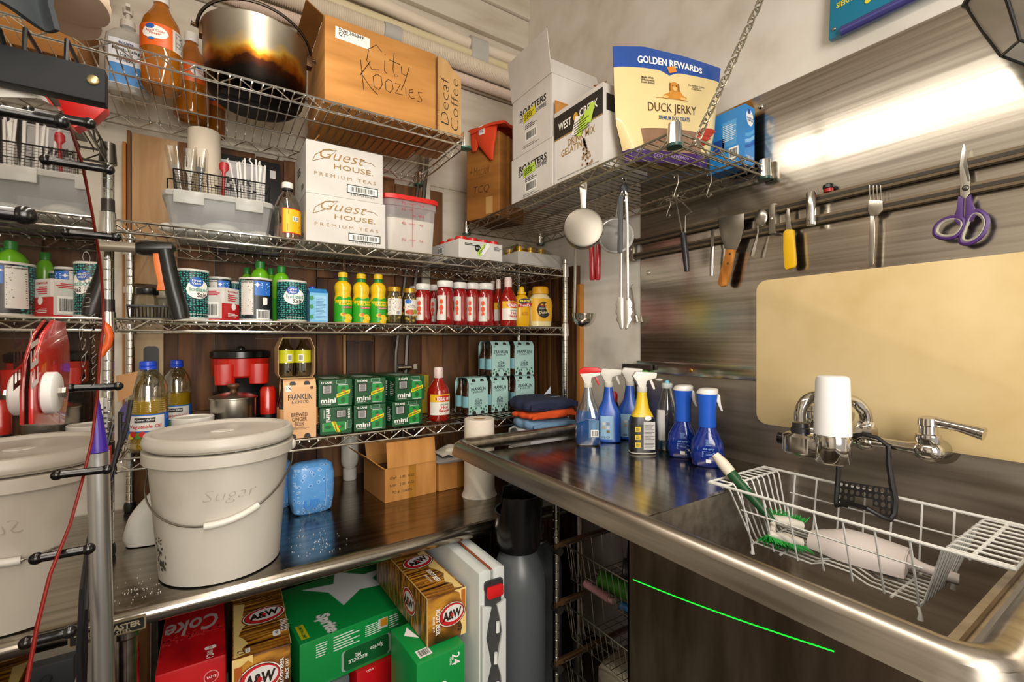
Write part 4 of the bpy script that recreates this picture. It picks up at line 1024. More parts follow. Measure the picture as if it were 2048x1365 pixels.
# hot sauce
def hot_sauce(label, px0, px1, pyt, Y, a=.1, zb=None, name='hot_sauce_bottle', big=False, grp='hot sauce bottles on the eye-level shelf', sy=1):
    zb = S3 if zb is None else zb
    X, R, H = fit(px0, px1, pyt, Y, zb)
    t = thing(name, label, 'bottle', (X, Y, zb + .0005), 0, grp)
    sec = [(0, R*.88), (.005, R*.98), (H*.52, R), (H*.60, R*.92), (H*.70, R*.60), (H*.78, R*.40), (H*.82, R*.38)]
    b = B(); b.loft(sec, 28); b.make('body', plain('92180A', .12, var=.12, coat=.5), t)
    b = B(); b.loft([(H*.80, R*.42), (H*.81, R*.44), (H*.97, R*.43), (H, R*.38)], 20); b.make('cap', plain('E3CFC6', .45, var=.06), t)
    lines(t, R*.75, H*.14, 4, (0, 0, H*.89), ink('C0505A'), R=R*.44, a=0, fill=.35)
    b = B(); b.loft([(H*.12, R), (H*.50, R)], 18, a - 1.35, a + 1.35, .0007, False); b.make('label', plain('E6E0D4', .4), t)
    b = B(); b.loft([(H*.36, R), (H*.50, R)], 18, a - 1.34, a + 1.34, .0011, False); b.make('label_band', plain('E6B81A', .4), t)
    decal(t, oval(R*1.75, H*.115), (0, 0, H*.425), TXR, R=R + .0012, a=a, name='red_hat'); text(t, 'TEXAS PETE', .02, (0, 0, H*.42), TXW, R=R + .0012, a=a, w=R*1.5, h=H*.06, eps=.0014, bold=.03, shear=.15)
    text(t, 'ORIGINAL', .01, (0, 0, H*.315), ink('2A7A4A'), R=R + .0008, a=a, w=R*.9, eps=.001)
    text(t, 'Hot\nSauce', .02, (0, 0, H*.235), TXR, R=R + .0008, a=a, w=R*1.05, h=H*.115, eps=.001, bold=.03)
    lines(t, R*.9, .003, 1, (0, 0, H*.15), TXK, R=R + .0008, a=a)
    return t
hot_sauce('hot sauce bottle in front, beside the mustard', 1001, 1031, 556, 1.585)
hot_sauce('hot sauce bottle, middle one of the three by the ketchup', 986, 1007, 560, 1.66)
hot_sauce('hot sauce bottle at the back, next to the last ketchup', 977, 994, 563, 1.74)
# mustard
X, R, H = fit(1029, 1057, 574, 1.60, S3)
t = thing('mustard_bottle', 'yellow squeeze bottle of mustard beside the hot sauce', 'bottle', (X, 1.60, Z3))
YM = plain('E5AE10', .3, var=.06)
sec = [(0, R*.9, R*.6, 2.6), (.004, R, R*.68, 2.6), (H*.35, R, R*.7, 2.6), (H*.62, R*.95, R*.66, 2.4), (H*.76, R*.66, R*.52, 2.2), (H*.80, R*.42, R*.40, 2)]
b = B(); b.loft(sec, 26); b.make('body', YM, t)
b = B(); b.loft([(H*.80, R*.56), (H*.86, R*.54), (H*.87, R*.36), (H*.97, R*.32), (H, R*.2)], 18); b.make('cap', plain('EDBE1E', .35), t)
text(t, '40% MORE', .02, (0, -R*.665, H*.63), ink('F4E04A'), w=R*1.5, h=H*.06, eps=.0022, bold=.04)
decal(t, oval(R*1.75, H*.15), (0, -R*.68, H*.62), ink('1E2A4A'), name='dark_badge', eps=.0012); decal(t, [(-R*.95, -H*.05), (R*.9, 0), (R*.95, H*.07), (-R*.9, H*.02)], (0, -R*.69, H*.52), TXR, eps=.0016, name='red_flag')
text(t, "French's", .02, (0, -R*.69, H*.53), TXW, w=R*1.4, rot=.05, eps=.0024, bold=.03); text(t, 'CLASSIC\nYELLOW', .01, (0, -R*.70, H*.32), ink('B06A10'), w=R*1.0, eps=.001)
# mayonnaise
def mayo(label, px0, px1, pyt, Y, show):
    X, R, H = fit(px0, px1, pyt, Y, S3)
    t = thing('mayonnaise_bottle', label, 'bottle', (X, Y, Z3), 0, 'cream mayonnaise squeeze bottles')
    sec = [(0, R*.78, R*.5, 2.6), (.004, R*.86, R*.6, 2.8), (H*.30, R*.92, R*.64, 2.8), (H*.55, R*1.0, R*.68, 2.6), (H*.70, R*.90, R*.62, 2.4), (H*.80, R*.62, R*.5, 2.2), (H*.82, R*.56, R*.5, 2)]
    b = B(); b.loft(sec, 30); b.make('body', plain('E9D9A4', .3, var=.04), t)
    b = B(); b.loft([(H*.82, R*.62), (H*.825, R*.66), (H*.97, R*.62), (H, R*.56)], 22); b.make('cap', plain('E0A418', .35), t)
    if show:
        b = B(); b.loft(interp(sec, H*.14, H*.70), 14, -1.25, .85, .0008, False); b.make('label', plain('E8B02A', .4), t)
        fn = lambda u, v: (-R*.12 + u, -R*.67 - .0016 + .12*abs(u), H*.42 + v)
        decal(t, oval(R*1.25, H*.40), (0, 0, 0), TXK, fn=fn, name='black_oval')
        text(t, "MAYONNAISE", .01, (0, 0, 0), TXR, fn=lambda u, v: (-R*.12 + u, -R*.67 - .0024 + .12*abs(u), H*.52 + v), w=R*.95); text(t, "Duke's", .02, (0, 0, 0), ink('F2E6B0'), fn=lambda u, v: (-R*.12 + u, -R*.67 - .0024 + .12*abs(u), H*.36 + v), w=R*.95, h=H*.075, shear=.2, rot=.12)
        text(t, "SMOOTH & CREAMY", .01, (0, 0, 0), TXW, fn=lambda u, v: (-R*.12 + u, -R*.67 - .0024 + .12*abs(u), H*.455 + v), w=R*.9)
        lines(t, R*.5, .003, 1, (R*.0, -R*.6, H*.70), TXK)
mayo('cream mayonnaise bottle with a yellow cap at the end of the row', 1059, 1101, 575, 1.59, True)
mayo('cream mayonnaise bottle hidden behind the front one', 1052, 1082, 583, 1.70, False)

# black basket with jars at the left end
a0, a1 = onY(262, 632, 1.60), onY(345, 632, 1.60)
bx0, bx1 = -.195, a1.x
t = thing('black_basket', 'small black plastic basket with spice jars at the end of the eye-level shelf', 'basket', ((bx0 + bx1)/2, 1.66, Z3))
w = (bx1 - bx0)/2
b = B(); b.tube([(s*w, q*.09, .034) for s, q in ((-1, -1), (1, -1), (1, 1), (-1, 1))], .0032, n=6, closed=True)
b.tube([(s*w*.94, q*.085, .002) for s, q in ((-1, -1), (1, -1), (1, 1), (-1, 1))], .002, n=6, closed=True)
n = 12
for i in range(n + 1):
    x = -w + 2*w*i/n; b.tube([(x, -.09, .034), (x*.94, -.085, .002), (x*.94, .085, .002), (x, .09, .034)], .0016, n=4)
b.make('cage', BLACK, t)
def jar(label, px0, px1, pyt, Y, lidc, bodyc, zb, r2=1):
    X, R, H = fit(px0, px1, pyt, Y, zb)
    t = thing('spice_jar', label, 'jar', (X, Y, zb + .0003))
    b = B(); b.loft([(0, R*.8), (.003, R*.92), (H*.35, R*.94), (H*.60, R*.92), (H*.70, R*.78), (H*.74, R*.76)], 8 if r2 == 1 else 20); b.make('glass', plain(bodyc, .15, var=.3, nscale=20, trans=.35), t)
    b = B(); b.loft([(H*.74, R*.95), (H*.76, R), (H*.92, R), (H, R*.6)], 24); b.make('lid', plain(lidc, .3), t)
jar('faceted glass jar with a wide black lid in the black basket', 270, 318, 574, 1.63, '101010', '8A7A5A', Z3 + .003)
jar('squat cloudy jar next to the black-lidded jar in the basket', 312, 345, 582, 1.70, 'B9AE9A', 'A49A86', Z3 + .003, 2)
t = thing('spice_carton', 'small red and white carton at the back corner of the black basket', 'carton', (-.172, 1.70, Z3 + .0035), .2); two(plain('B01E1E', .4), plain('CFC9C0', .4), .05, .03, .085, .55, t)
# pipe clamp behind them
b = B(); z = onY(262, 580, 1.88).z
t = thing('post_clamp', 'metal clamp with a bolt on the back shelving post', 'clamp', (PX0, PY1, z)); b.loft([(-.010, .0165), (.010, .0165)], 16); b.make('band', CHROME, t)
b = B(); b.box(.014, .05, -.006, .006, -.010, .010); b.cyl((.034, -.012, 0), (.034, .012, 0), .006, n=6); b.make('ear', CHROME, t)

# reacher grabber lying across the post, black grip and orange trigger
GY = 1.475
t = thing('reacher_grabber', 'reacher grabber with a black grip and orange trigger hooked over the shelf', 'grabber')
p0, p1, p2 = onY(205, 492, GY), onY(275, 496, GY), onY(352, 497, GY)
b = B(); b.tube([p0 + Vector((-.10, .0, .0)), p0, p1], .0125, n=14); b.make('shaft', plain('8C8270', .35, .3), t)
b = B(); b.tube([p1 + Vector((-.003, 0, 0)), p1 + Vector((.01, 0, 0)), p1.lerp(p2, .6), p2 + Vector((-.008, 0, .0)), p2], [.014, .0175, .0165, .015, .004], n=14); b.make('head', plain('17140F', .35), t)
g = [onY(330, 500, GY), onY(338, 540, GY), onY(347, 580, GY), onY(357, 615, GY), onY(362, 638, GY)]
b = B(); b.tube(g, [.017, .018, .0195, .0215, .0195], n=14); b.make('grip', plain('121110', .33, var=.15, bump=.1), t)
q = [onY(311, 508, GY), onY(315, 545, GY), onY(322, 580, GY)]
b = B(); b.prism([(p.x, p.z) for p in (onY(306, 506, GY), onY(322, 506, GY), onY(336, 545, GY), onY(346, 582, GY), onY(313, 582, GY), onY(316, 566, GY), onY(309, 535, GY))], GY - .008, GY + .008); b.make('trigger', plain('D2691A', .35), t, bevel=.002)

# ================================================================== fourth shelf (S4)
Z4 = S4 + .0005
# vegetable oil jugs
OIL = plain('D8B414', .15, var=.15, nscale=14, spec=.6, sss=.3)
def oil(label, px0, px1, pyt, Y, lab=True):
    X, R, H = fit(px0, px1, pyt, Y, S4)
    t = thing('oil_jug', label, 'jug', (X, Y, Z4), 0, 'big vegetable oil jugs')
    sec = [(0, R*.84), (.008, R*.95), (H*.08, R*.96), (H*.10, R*.92), (H*.12, R*.98)]
    for k in range(6): sec += [(H*(.44 + .022*k), R*.96), (H*(.451 + .022*k), R*1.0)]
    sec += [(H*.60, R*.98), (H*.70, R*.98), (H*.80, R*.80), (H*.88, R*.50), (H*.90, R*.34), (H*.92, R*.34)]
    b = B(); b.loft(sec, 30); b.make('body', clear('EFEBD0', .16, .05, .88), t)
    b = B(); b.loft([(.004, R*.8), (.01, R*.9), (H*.10, R*.88), (H*.13, R*.93), (H*.57, R*.93), (H*.575, R*.9)], 30); b.make('oil', OIL, t)
    b = B(); b.loft([(H*.905, R*.40), (H*.915, R*.44), (H*.94, R*.43), (H*.945, R*.40), (H*.95, R*.43), (H*.99, R*.42), (H, R*.36)], 24); b.make('cap', plain('1E48C8', .3), t)
    b = B(); b.loft(interp(sec, H*.17, H*.42), 20, -1.4, 1.6, .0010, False); b.make('label', plain('1E62B8', .4), t)
    b = B(); b.loft(interp(sec, H*.24, H*.405), 16, -.85, .95, .0016, False); b.make('label_field', plain('DCD8D2', .4), t)
    decal(t, rect(R*.95, H*.05), (0, 0, H*.36), TXK, R=R*.985, a=-.05, eps=.0022, name='brand_bar'); text(t, 'Clover Valley', .01, (0, 0, H*.36), TXW, R=R*.985, a=-.05, w=R*.85, eps=.003)
    text(t, 'Vegetable Oil', .02, (0, 0, H*.285), TXR, R=R*.985, a=-.02, w=R*1.5, eps=.0024, shear=.15)
    for aa, z, c in ((-.6, .21, 'C8201A'), (-.35, .195, '3E8A2A'), (-.75, .185, 'E0B81A'), (-.15, .205, 'C8201A'), (.1, .195, '4E9A2A'), (.4, .205, 'E07A1A'), (.65, .195, 'B81E1E')):
        decal(t, oval(R*.34, R*.34), (0, 0, H*z), ink(c), R=R*.985, a=aa, eps=.002 + .0002*z*10, name='vegetable_print')
oil('vegetable oil jug in front with blue cap and label', 252, 338, 723, 1.615)
oil('vegetable oil jug behind with blue cap, half hidden', 322, 384, 721, 1.80)
# white tub with lid
X, R, H = fit(341, 428, 812, 1.575, S4)
t = thing('white_tub', 'round white plastic tub with a lid behind the bucket', 'tub', (X, 1.60, Z4)); H = .085
b = B(); b.loft([(0, R*.84), (.004, R*.88), (H*.8, R*.96), (H*.81, R*.9)], 36); b.make('body', plain('D8D4CC', .4), t)
b = B(); b.loft([(H*.72, R*.97), (H*.725, R*1.01), (H*.98, R*1.03), (H, R*1.0), (H, R*.9), (H*.96, R*.88)], 36); b.make('lid', plain('E0DCD2', .4), t)
# lidded aluminium pot
X, R, H = fit(417, 515, 790, 1.64, S4)
t = thing('lidded_pot', 'small aluminium pot with a domed lid and wooden knob', 'pot', (X, 1.66, Z4)); H = onY(466, 785, 1.66).z - S4
ALU = plain('B5AFA4', .28, 1, .1)
b = B(); b.loft([(0, R*.9), (.006, R*.95), (H*.86, R*.96), (H*.87, R*1.0), (H*.89, R*1.0)], 36); b.make('body', ALU, t)
b = B(); b.loft([(H*.885, R*1.03), (H*.90, R*1.03), (H*.91, R*.98), (H*.96, R*.7), (H*1.0, R*.3), (H*1.0, R*.1)], 36); b.make('lid', ALU, t)
b = B(); b.loft([(H*1.0, .010), (H*1.06, .008), (H*1.13, .017), (H*1.17, .016), (H*1.18, .012)], 16); b.make('knob', plain('5A3A20', .5, var=.2), t)
# red and black machine behind the pot
X, R, H = fit(422, 540, 690, 1.79, S4)
t = thing('drink_mixer', 'black and red round machine with two red tabs behind the aluminium pot', 'mixer', (X, 1.815, Z4)); R = min(R, .092)
H = onY(480, 694, 1.79).z - S4
REDP = plain('C8200F', .25, var=.15, coat=.4)
b = B(); b.loft([(0, R*.78), (.005, R*.82), (H*.40, R*.85), (H*.42, R*.95), (H*.46, R*.95), (H*.47, R*.80), (H*.62, R*.84), (H*.64, R*.9)], 32); b.make('drum', plain('141416', .35, var=.2), t)
b = B(); b.loft([(H*.64, R*.93), (H*.66, R*.99), (H*.86, R*1.01), (H*.87, R*.9)], 36); b.make('collar', REDP, t)
for s in (-1, 1):
    b = B(); b.loft([(H*.56, R*.28, .012, 3), (H*.57, R*.33, .015, 3), (H*.80, R*.36, .016, 3)], 18, M=Matrix.Translation((s*R*.56, -R*.82, 0))); b.make('tab', REDP, t)
b = B(); b.loft([(H*.865, R*1.02), (H*.875, R*1.05), (H*.94, R*1.05), (H*.96, R*.9), (H*.965, R*.5)], 36); b.make('lid', BLACKG, t)
b = B(); b.ball((0, 0, H*.965), .014, .014, .012); b.make('lid_knob', BLACKG, t)
t = thing('red_appliance', 'red and black appliance body low behind the aluminium pot', 'appliance', (onY(536, 800, 1.72).x, 1.72, Z4))
b = B(); b.loft([(0, .022, .022, 3), (.06, .021, .021, 3)], 16); b.make('base', BLACK, t)
b = B(); b.loft([(.0605, .024, .024, 3), (.14, .024, .024, 3), (.15, .018, .018, 3)], 16); b.make('body', REDP, t)

# four-pack sleeves: paper band round the bottles, open at both ends
def four_pack(label, x, y, z, rz, w, h, d, col, bottle, lid, labelc, kind, tilt=None, cat='drink pack', grp='paper four-packs of mixers'):
    t = thing('bottle_four_pack', label, cat, (x, y, z), rz, grp, tilt)
    th = .0012
    b = B(); prof = [(0, 0), (0, h*.86), (d*.12, h*.985), (d*.2, h), (d*.8, h), (d*.88, h*.985), (d, h*.86), (d, 0)]
    vs = []; n = len(prof)
    for xx in (-w/2, w/2):
        vs += [(xx, yy, zz) for yy, zz in prof]
    b.add(vs, [(i, (i+1) % n, (i+1) % n + n, i + n) for i in range(n)]); b.make('sleeve', col, t, smooth=30)
    r = min(w*.235, d*.235)
    for sx in (-1, 1):
        for sy in (0, 1):
            M = Matrix.Translation((sx*(w*.5 - r + .010), d*(.26 + .48*sy), .002))
            b = B(); b.loft([(0, r*.9), (.004, r), (h*.52, r), (h*.66, r*.7), (h*.80, r*.42), (h*.90, r*.40)], 14, M=M); o = b.make('bottle', bottle, t)
            b = B(); b.loft([(h*.18, r*1.02), (h*.48, r*1.02)], 14, M=M, caps=False); b.make('bottle_label', labelc, o)
            b = B(); b.loft([(h*.90, r*.46), (h*.955, r*.46)], 12, M=M); b.make('bottle_cap', lid, o)
    for sx in (-1, 1):
        decal(t, [(-w*.10, 0), (-w*.085, -.006), (0, -.010), (w*.085, -.006), (w*.10, 0), (w*.06, .007), (-w*.06, .007)], (sx*w*.22, d*.055, h*.93), TXK, fn=lambda u, v, sx=sx: (sx*w*.22 + u, d*.055 + v*.4 - .0012, h*.915 + v), name='neck_hole')
        decal(t, [(-w*.11, 0), (w*.11, 0), (w*.08, .010), (0, .014), (-w*.08, .010)], (sx*w*.22, 0, .001), TXK, name='base_hole')
    NV = ink('28323E')
    text(t, 'FRANKLIN', .03, (0, 0, h*.70), NV, w=w*.74, h=h*.095, arc=2.2, bold=.02); text(t, '& SONS LTD', .02, (0, 0, h*.61), NV, w=w*.52, h=h*.05)
    if kind == 'soda':
        text(t, '1886', .01, (0, 0, h*.42), NV, h=h*.025); text(t, 'CLUB\nSODA', .02, (0, 0, h*.33), NV, w=w*.40, h=h*.13, bold=.03); lines(t, w*.4, h*.05, 3, (0, 0, h*.22), NV, fill=.3)
        LF = ink('2F6A4A'); rn = random.Random(3)
        for sx in (-1, 1):
            for k in range(4):
                aa = (.15 + .30*k)*sx; L = w*.14
                decal(t, [(0, 0), (L*.32, L*.45), (0, L), (-L*.32, L*.45)], (sx*(w*.43 - .012*(k % 3)), 0, h*(.045 + .04*k)), LF, rot=aa*.9 if sx > 0 else aa*.9, eps=.0009, name='leaf_print')
        text(t, '4X', .01, (-w*.36, 0, h*.84), NV, h=h*.04)
    else:
        BR = ink('5A3014'); decal(t, rect(w*.17, h*.10), (-w*.36, 0, h*.84), TXW, name='white_tag'); text(t, '1X', .01, (-w*.34, 0, h*.84), NV, h=h*.05, eps=.0014)
        text(t, 'BREWED\nGINGER\nBEER', .02, (-.002, 0, h*.32), BR, w=w*.50, h=h*.22, bold=.015); lines(t, w*.55, h*.05, 3, (0, 0, h*.17), BR, fill=.3); decal(t, oval(w*.10, w*.10), (w*.36, 0, h*.84), BR, name='seal')
    return t
DRK = plain('3A2412', .12, var=.2, trans=.2); TEAL = plain('A9CFC9', .5, var=.05); TEALL = plain('7FB4BC', .4); PEACH = plain('E2B07C', .5, var=.06)
a0, a1 = onY(566, 890, 1.545), onY(634, 890, 1.545)
ga = four_pack('peach paper four-pack of ginger beer at the front of the lowest shelf', (a0.x + a1.x)/2, 1.548, Z4, .0, a1.x - a0.x - .004, .185, .115, PEACH, DRK, plain('2A2A2A', .4), plain('D9A06A', .4), 'ginger')
gh = .185
# club soda
def soda(label, px0, px1, pyb, pyt, Y, z, rz=0):
    a0, a1 = onY(px0, pyb, Y), onY(px1, pyb, Y)
    return four_pack(label, (a0.x + a1.x)/2, Y, z, rz, a1.x - a0.x, .150, .105, TEAL, DRK, plain('1A1A1A', .4), TEALL, 'soda')
soda('pale teal four-pack of club soda, lower row, nearest the hot sauce', 936, 977, 830, 752, 1.66, Z4, .10)
soda('pale teal four-pack of club soda, lower row, middle one', 983, 1016, 830, 752, 1.67, Z4, .0)
soda('pale teal four-pack of club soda, lower row, half behind the folded shirts', 1032, 1068, 828, 752, 1.68, Z4, -.05)
soda('pale teal four-pack of club soda, upper row, nearest the hot sauce', 983, 1021, 750, 680, 1.665, Z4 + .1515, .06)
soda('pale teal four-pack of club soda, upper row, nearest the corner', 1030, 1067, 748, 680, 1.675, Z4 + .1515, -.04)
# two plastic bottles lying in a see-through carrier on the ginger beer
a0, a1 = onY(556, 780, 1.55), onY(630, 780, 1.55)
t = thing('bottle_carrier', 'open-ended carrier showing two pale green bottles on top of the ginger beer', 'drink pack', ((a0.x + a1.x)/2, 1.552, Z4 + gh + .001))
w = a1.x - a0.x; h = onY(590, 676, 1.55).z - (Z4 + gh + .001)
prof = [(-w*.42, 0), (-w*.49, h*.10), (-w*.5, h*.75), (-w*.38, h), (w*.38, h), (w*.5, h*.75), (w*.49, h*.10), (w*.42, 0)]
b = B(); n = len(prof); b.add([(x, y, z) for y in (0, .10) for x, z in prof], [(i, (i+1) % n, (i+1) % n + n, i + n) for i in range(n)]); b.make('sleeve', plain('B8976A', .6, var=.2), t, solid=.0015)
for s in (-1, 1):
    r = w*.225; M = Matrix.Translation((s*w*.235, .05, .004))
    b = B(); b.loft([(0, r*.85), (.005, r), (h*.22, r*.97), (h*.30, r), (h*.62, r), (h*.72, r*.8), (h*.82, r*.42), (h*.93, r*.36)], 20, M=M); o = b.make('bottle', clear('C9C070', .2, .05, .7), t)
    b = B(); b.loft([(.004, r*.85), (.008, r*.93), (h*.64, r*.93), (h*.72, r*.7)], 16, M=M); b.make('drink', plain('8A8428', .1, var=.1, trans=.6), o)
    b = B(); b.loft([(h*.34, r), (h*.66, r)], 14, -1.5, 1.5, .0012, False, M=M); b.make('bottle_label', plain('C9C81E', .4), o)
    barcode(t, r*.6, h*.17, (M.translation.x, M.translation.y, M.translation.z + h*.47), R=r + .001, a=.35*-s)
# ginger ale cartons, two rows of three
GREEN = plain('17502C', .35, var=.08)
def mini(label, px0, px1, pyb, Y, z, rz, h, rot=False):
    a0, a1 = onY(px0, pyb, Y), onY(px1, pyb, Y); w = a1.x - a0.x
    t = thing('soda_can_carton', label, 'carton', ((a0.x + a1.x)/2, Y, z), rz, 'green ten-can cartons in two rows')
    carton(t, w, .26, h, GREEN, .003)
    R0 = math.pi/2 if rot else 0
    def q(u, v):                                   # carton-front coordinates -1..1, turned on its side where needed
        return (u*w/2, v*h/2) if not rot else (v*w/2*.98, -u*h/2*.98)
    def P(u, v): x, y = q(u, v); return (x, 0, h/2 + y)
    def D(pts, mat, nm, e=.0006):
        decal(t, [q(u, v) for u, v in pts], (0, 0, h/2), mat, eps=e, name=nm)
    rq = lambda u0, u1, v0, v1: [(u0, v0), (u1, v0), (u1, v1), (u0, v1)]
    tr = -R0
    text(t, '10 CANS', .01, P(-.52, .82), TXW, rot=tr, w=w*.32, bold=.03)
    D(rq(-.80, -.22, -.02, .66), TXK, 'barcode_frame'); D(rq(-.75, -.27, .05, .60), plain('B9B7B2', .4), 'barcode_field', .0009)
    b = B()
    for k in range(9):
        v0 = .10 + k*.055; pts = [q(-.68, v0), q(-.34, v0), q(-.34, v0 + .03), q(-.68, v0 + .03)]; b.add([(x, -.0013, h/2 + y) for x, y in pts], [(0, 1, 2, 3)])
    b.make('barcode_bars', plain('4A4A48', .5), t, smooth=0)
    D(rq(.02, .62, .70, .98), plain('8FA894', .4), 'date_frame'); D(rq(.05, .59, .73, .95), plain('1B5A32', .4), 'date_field', .0009)
    text(t, 'mini', .03, P(-.44, -.50), TXW, rot=tr, w=w*.44, h=h*.17, bold=.03); text(t, 'GINGER ALE', .01, P(-.56, -.76), TXW, rot=tr, w=w*.28, bold=.01)
    D([(.10, -.78), (.14, -.84), (.72, -.84), (.76, -.78), (.78, .52), (.70, .62), (.16, .62), (.08, .52)], ink('21913F'), 'can_print'); D(rq(.14, .72, .58, .64), plain('C9CCC8', .35), 'can_rim', .0010); D(rq(.12, .74, -.87, -.82), plain('C9CCC8', .35), 'can_rim', .0010)
    D([(.30, .28), (.56, .28), (.52, .46), (.34, .46)], ink('14602A'), 'can_mark', .0010); D([(.43 + .14*math.cos(k*PI/5), -.52 + .22*math.sin(k*PI/5)) for k in range(10)], ink('12602A'), 'can_mark', .0010)
    D([(.02, -.34), (.84, -.02), (.86, .26), (.04, -.06)], ink('E6D21A'), 'yellow_sash', .0014); text(t, 'Schweppes', .01, P(.44, -.05), TXK, rot=tr + .28, w=w*.36, eps=.0019, bold=.02, shear=.2)
    D([(.45 + .09*math.cos(k*PI/5), .16 + .10*math.sin(k*PI/5)) for k in range(10)], ink('D8622A'), 'orange_dot', .0018)
    # side
    text(t, 'mini', .03, (-w/2, .09, h*.5), TXW, 'left', rot=PI/2, w=h*.6, h=.04, bold=.03); lines(t, .03, h*.6, 8, (-w/2, .03, h*.5), TXW, 'left')
    decal(t, rect(w*.5, .10), (0, .10, h), plain('8FA894', .5), 'top', name='top_panel')
    return t
hh = .0875; z2 = Z4 + .0885
mini('green can carton, lower row, lying on its side beside the ginger beer', 640, 704, 890, 1.548, Z4, 0, .0875, True)
mini('green can carton, lower row, middle', 708, 772, 880, 1.55, Z4, .0, hh)
mini('green can carton, lower row, nearest the hot sauce', 784, 846, 872, 1.57, Z4, .10, hh)
mini('green can carton, upper row, next to the bottles', 637, 705, 815, 1.55, z2, .03, hh)
mini('green can carton, upper row, middle', 709, 772, 810, 1.555, z2, .03, hh)
mini('green can carton, upper row, nearest the hot sauce', 790, 851, 806, 1.565, z2, .10, hh)
hot_sauce('big hot sauce bottle standing on the lowest shelf beside the green cartons', 856, 897, 735, 1.62, .15, S4, 'hot_sauce_bottle', True, None)
t = thing('yellow_carton', 'yellow carton peeking out behind the green cartons', 'carton', (onY(851, 800, 1.80).x - .02, 1.80, Z4)); carton(t, .07, .06, .16, plain('B9A01E', .45), .002)
text(t, 'MIX', .03, (0, 0, .10), ink('3A5A1E'), w=.045)

# ================================================================== on the steel table
Z0 = TZ + .0005
# bucket
BKX, BKY = .016, 1.343
t = thing('white_bucket', 'big grubby white plastic bucket with a lid and wire handle at the table edge', 'bucket', (BKX, BKY, Z0))
BKT = ramp_mat('bucket_plastic', [(.25, 'A89F92'), (.5, 'C2BBAF'), (.8, 'CDC7BC')], 5, (1, 1, .6), .42, 0, .05, 6)
BH = .335; r0, r1 = .126, .149
sec = [(0, r0*.95), (.003, r0), (.012, r0*1.008), (BH*.80, r1*.985)]
b = B(); b.loft(sec, 64); b.make('body', BKT, t)
b = B(); b.loft([(BH*.80, r1*.99), (BH*.80, r1*1.055), (BH*.805, r1*1.065), (BH*.875, r1*1.065), (BH*.88, r1*1.05), (BH*.88, r1*1.0)], 64); b.make('rim_band', BKT, t)
b = B(); b.loft([(BH*.89, r1*.99), (BH*.905, r1*1.02), (BH*.91, r1*1.055), (BH*.925, r1*1.065), (BH*.945, r1*1.065), (BH*.965, r1*1.045), (BH*.985, r1*1.03), (BH*.99, r1*.99), (BH*.985, r1*.95), (BH*.965, r1*.90), (BH*.962, r1*.80), (BH*.962, .03), (BH*.966, .026), (BH*.966, .005)], 64); b.make('lid', BKT, t, smooth=24)
b = B(); b.loft([(BH*.9665, .026, .016), (BH*.970, .025, .015)], 24); b.make('lid_spot', plain('D8D2C6', .5), t)
# bail: hangs down in front
hz = BH*.80; pts = []
for k in range(29):
    a = PI*k/28; x = -(r1*1.06)*math.cos(a); dz = -.118*math.sin(a)**.9; rr_ = r0 + (r1 - r0)*((hz + dz)/BH)
    y = -math.sqrt(max(0, (rr_ + .010)**2 - min(x*x, (rr_ + .010)**2)))
    pts.append((x, y if k not in (0, 28) else 0, hz + dz - .008))
rotm = Matrix.Rotation(math.radians(-14), 4, 'Z')
pts = [tuple(rotm @ Vector(p)) for p in pts]
b = B(); b.tube(pts, .0021, n=6); b.make('wire_handle', plain('8C8880', .3, 1), t)
b = B(); b.tube(pts[14:21], .0075, n=10); b.make('grip', plain('DCD8CE', .4), t)
for s in (-1, 1):
    b = B(); v = rotm @ Vector((s*r1*1.05, 0, hz + .012)); b.ball(v, .010, .010, .014, 10, 6); b.make('handle_lug', BKT, t)
text(t, 'Sugar', .06, (0, 0, BH*.60), plain('9C9486', .6), R=r0 + (r1 - r0)*.60, a=.10, w=.105, h=.032, bold=-.026, shear=.25, eps=.003, name='faded_handwriting')
b = B(); rn = random.Random(9)
for k in range(70):
    a = -1.28 + .32*rn.random(); z = .03 + .21*rn.random(); r = r0*1.004 + (r1*.985 - r0*1.004)*(z/BH) + .0012; da = .01 + .03*rn.random(); dz = .002 + .004*rn.random()
    b.add([(r*math.sin(a + s*da), -r*math.cos(a + s*da), z + q*dz + .004*rn.random()) for s, q in ((-1, -1), (1, -1), (1, 1), (-1, 1))], [(0, 1, 2, 3)])
stuff(b.make('label_residue', plain('3A352C', .8, var=.4), t, smooth=0))
# spilled grains
b = B(); rn = random.Random(4)
for k in range(110):
    if k < 50: p = (-.12 + rn.gauss(-.03, .03), 1.26 + rn.gauss(.02, .035))
    else: p = (.21 + rn.gauss(.02, .03), 1.30 + rn.gauss(.03, .05))
    if (p[0] - BKX)**2 + (p[1] - BKY)**2 < .128**2 or p[1] < 1.225 or abs(p[0] - PX0) < .025: continue
    s = .0004 + .0004*rn.random(); b.box(p[0] - s, p[0] + s, p[1] - s, p[1] + s, Z0, Z0 + 2*s)
tag(b.make('spilled_sugar', plain('E9E4DA', .6), smooth=0), 'white grains scattered on the steel table round the bucket', 'grains', kind='stuff')
# plastic-wrapped bundle behind the bucket
t = thing('wrapped_bundle', 'white plastic-wrapped bundle wedged behind the bucket', 'bundle', (-.115, 1.60, Z0), -.1)
def pil(u, v): return None
sec = []
for k in range(9):
    z = k/8; wx = .092*(1 - .12*z - .55*max(0, z - .55)); sec.append((.145*z + .002, wx*(1 if k else .9), .055*(1 - .3*max(0, z - .5)), 4.5, .02*z*z*2, 0))
b = B(); b.loft(sec, 32); b.make('bundle', plain('D2CEC4', .28, var=.12, nscale=12, bump=.35, coat=.5), t)
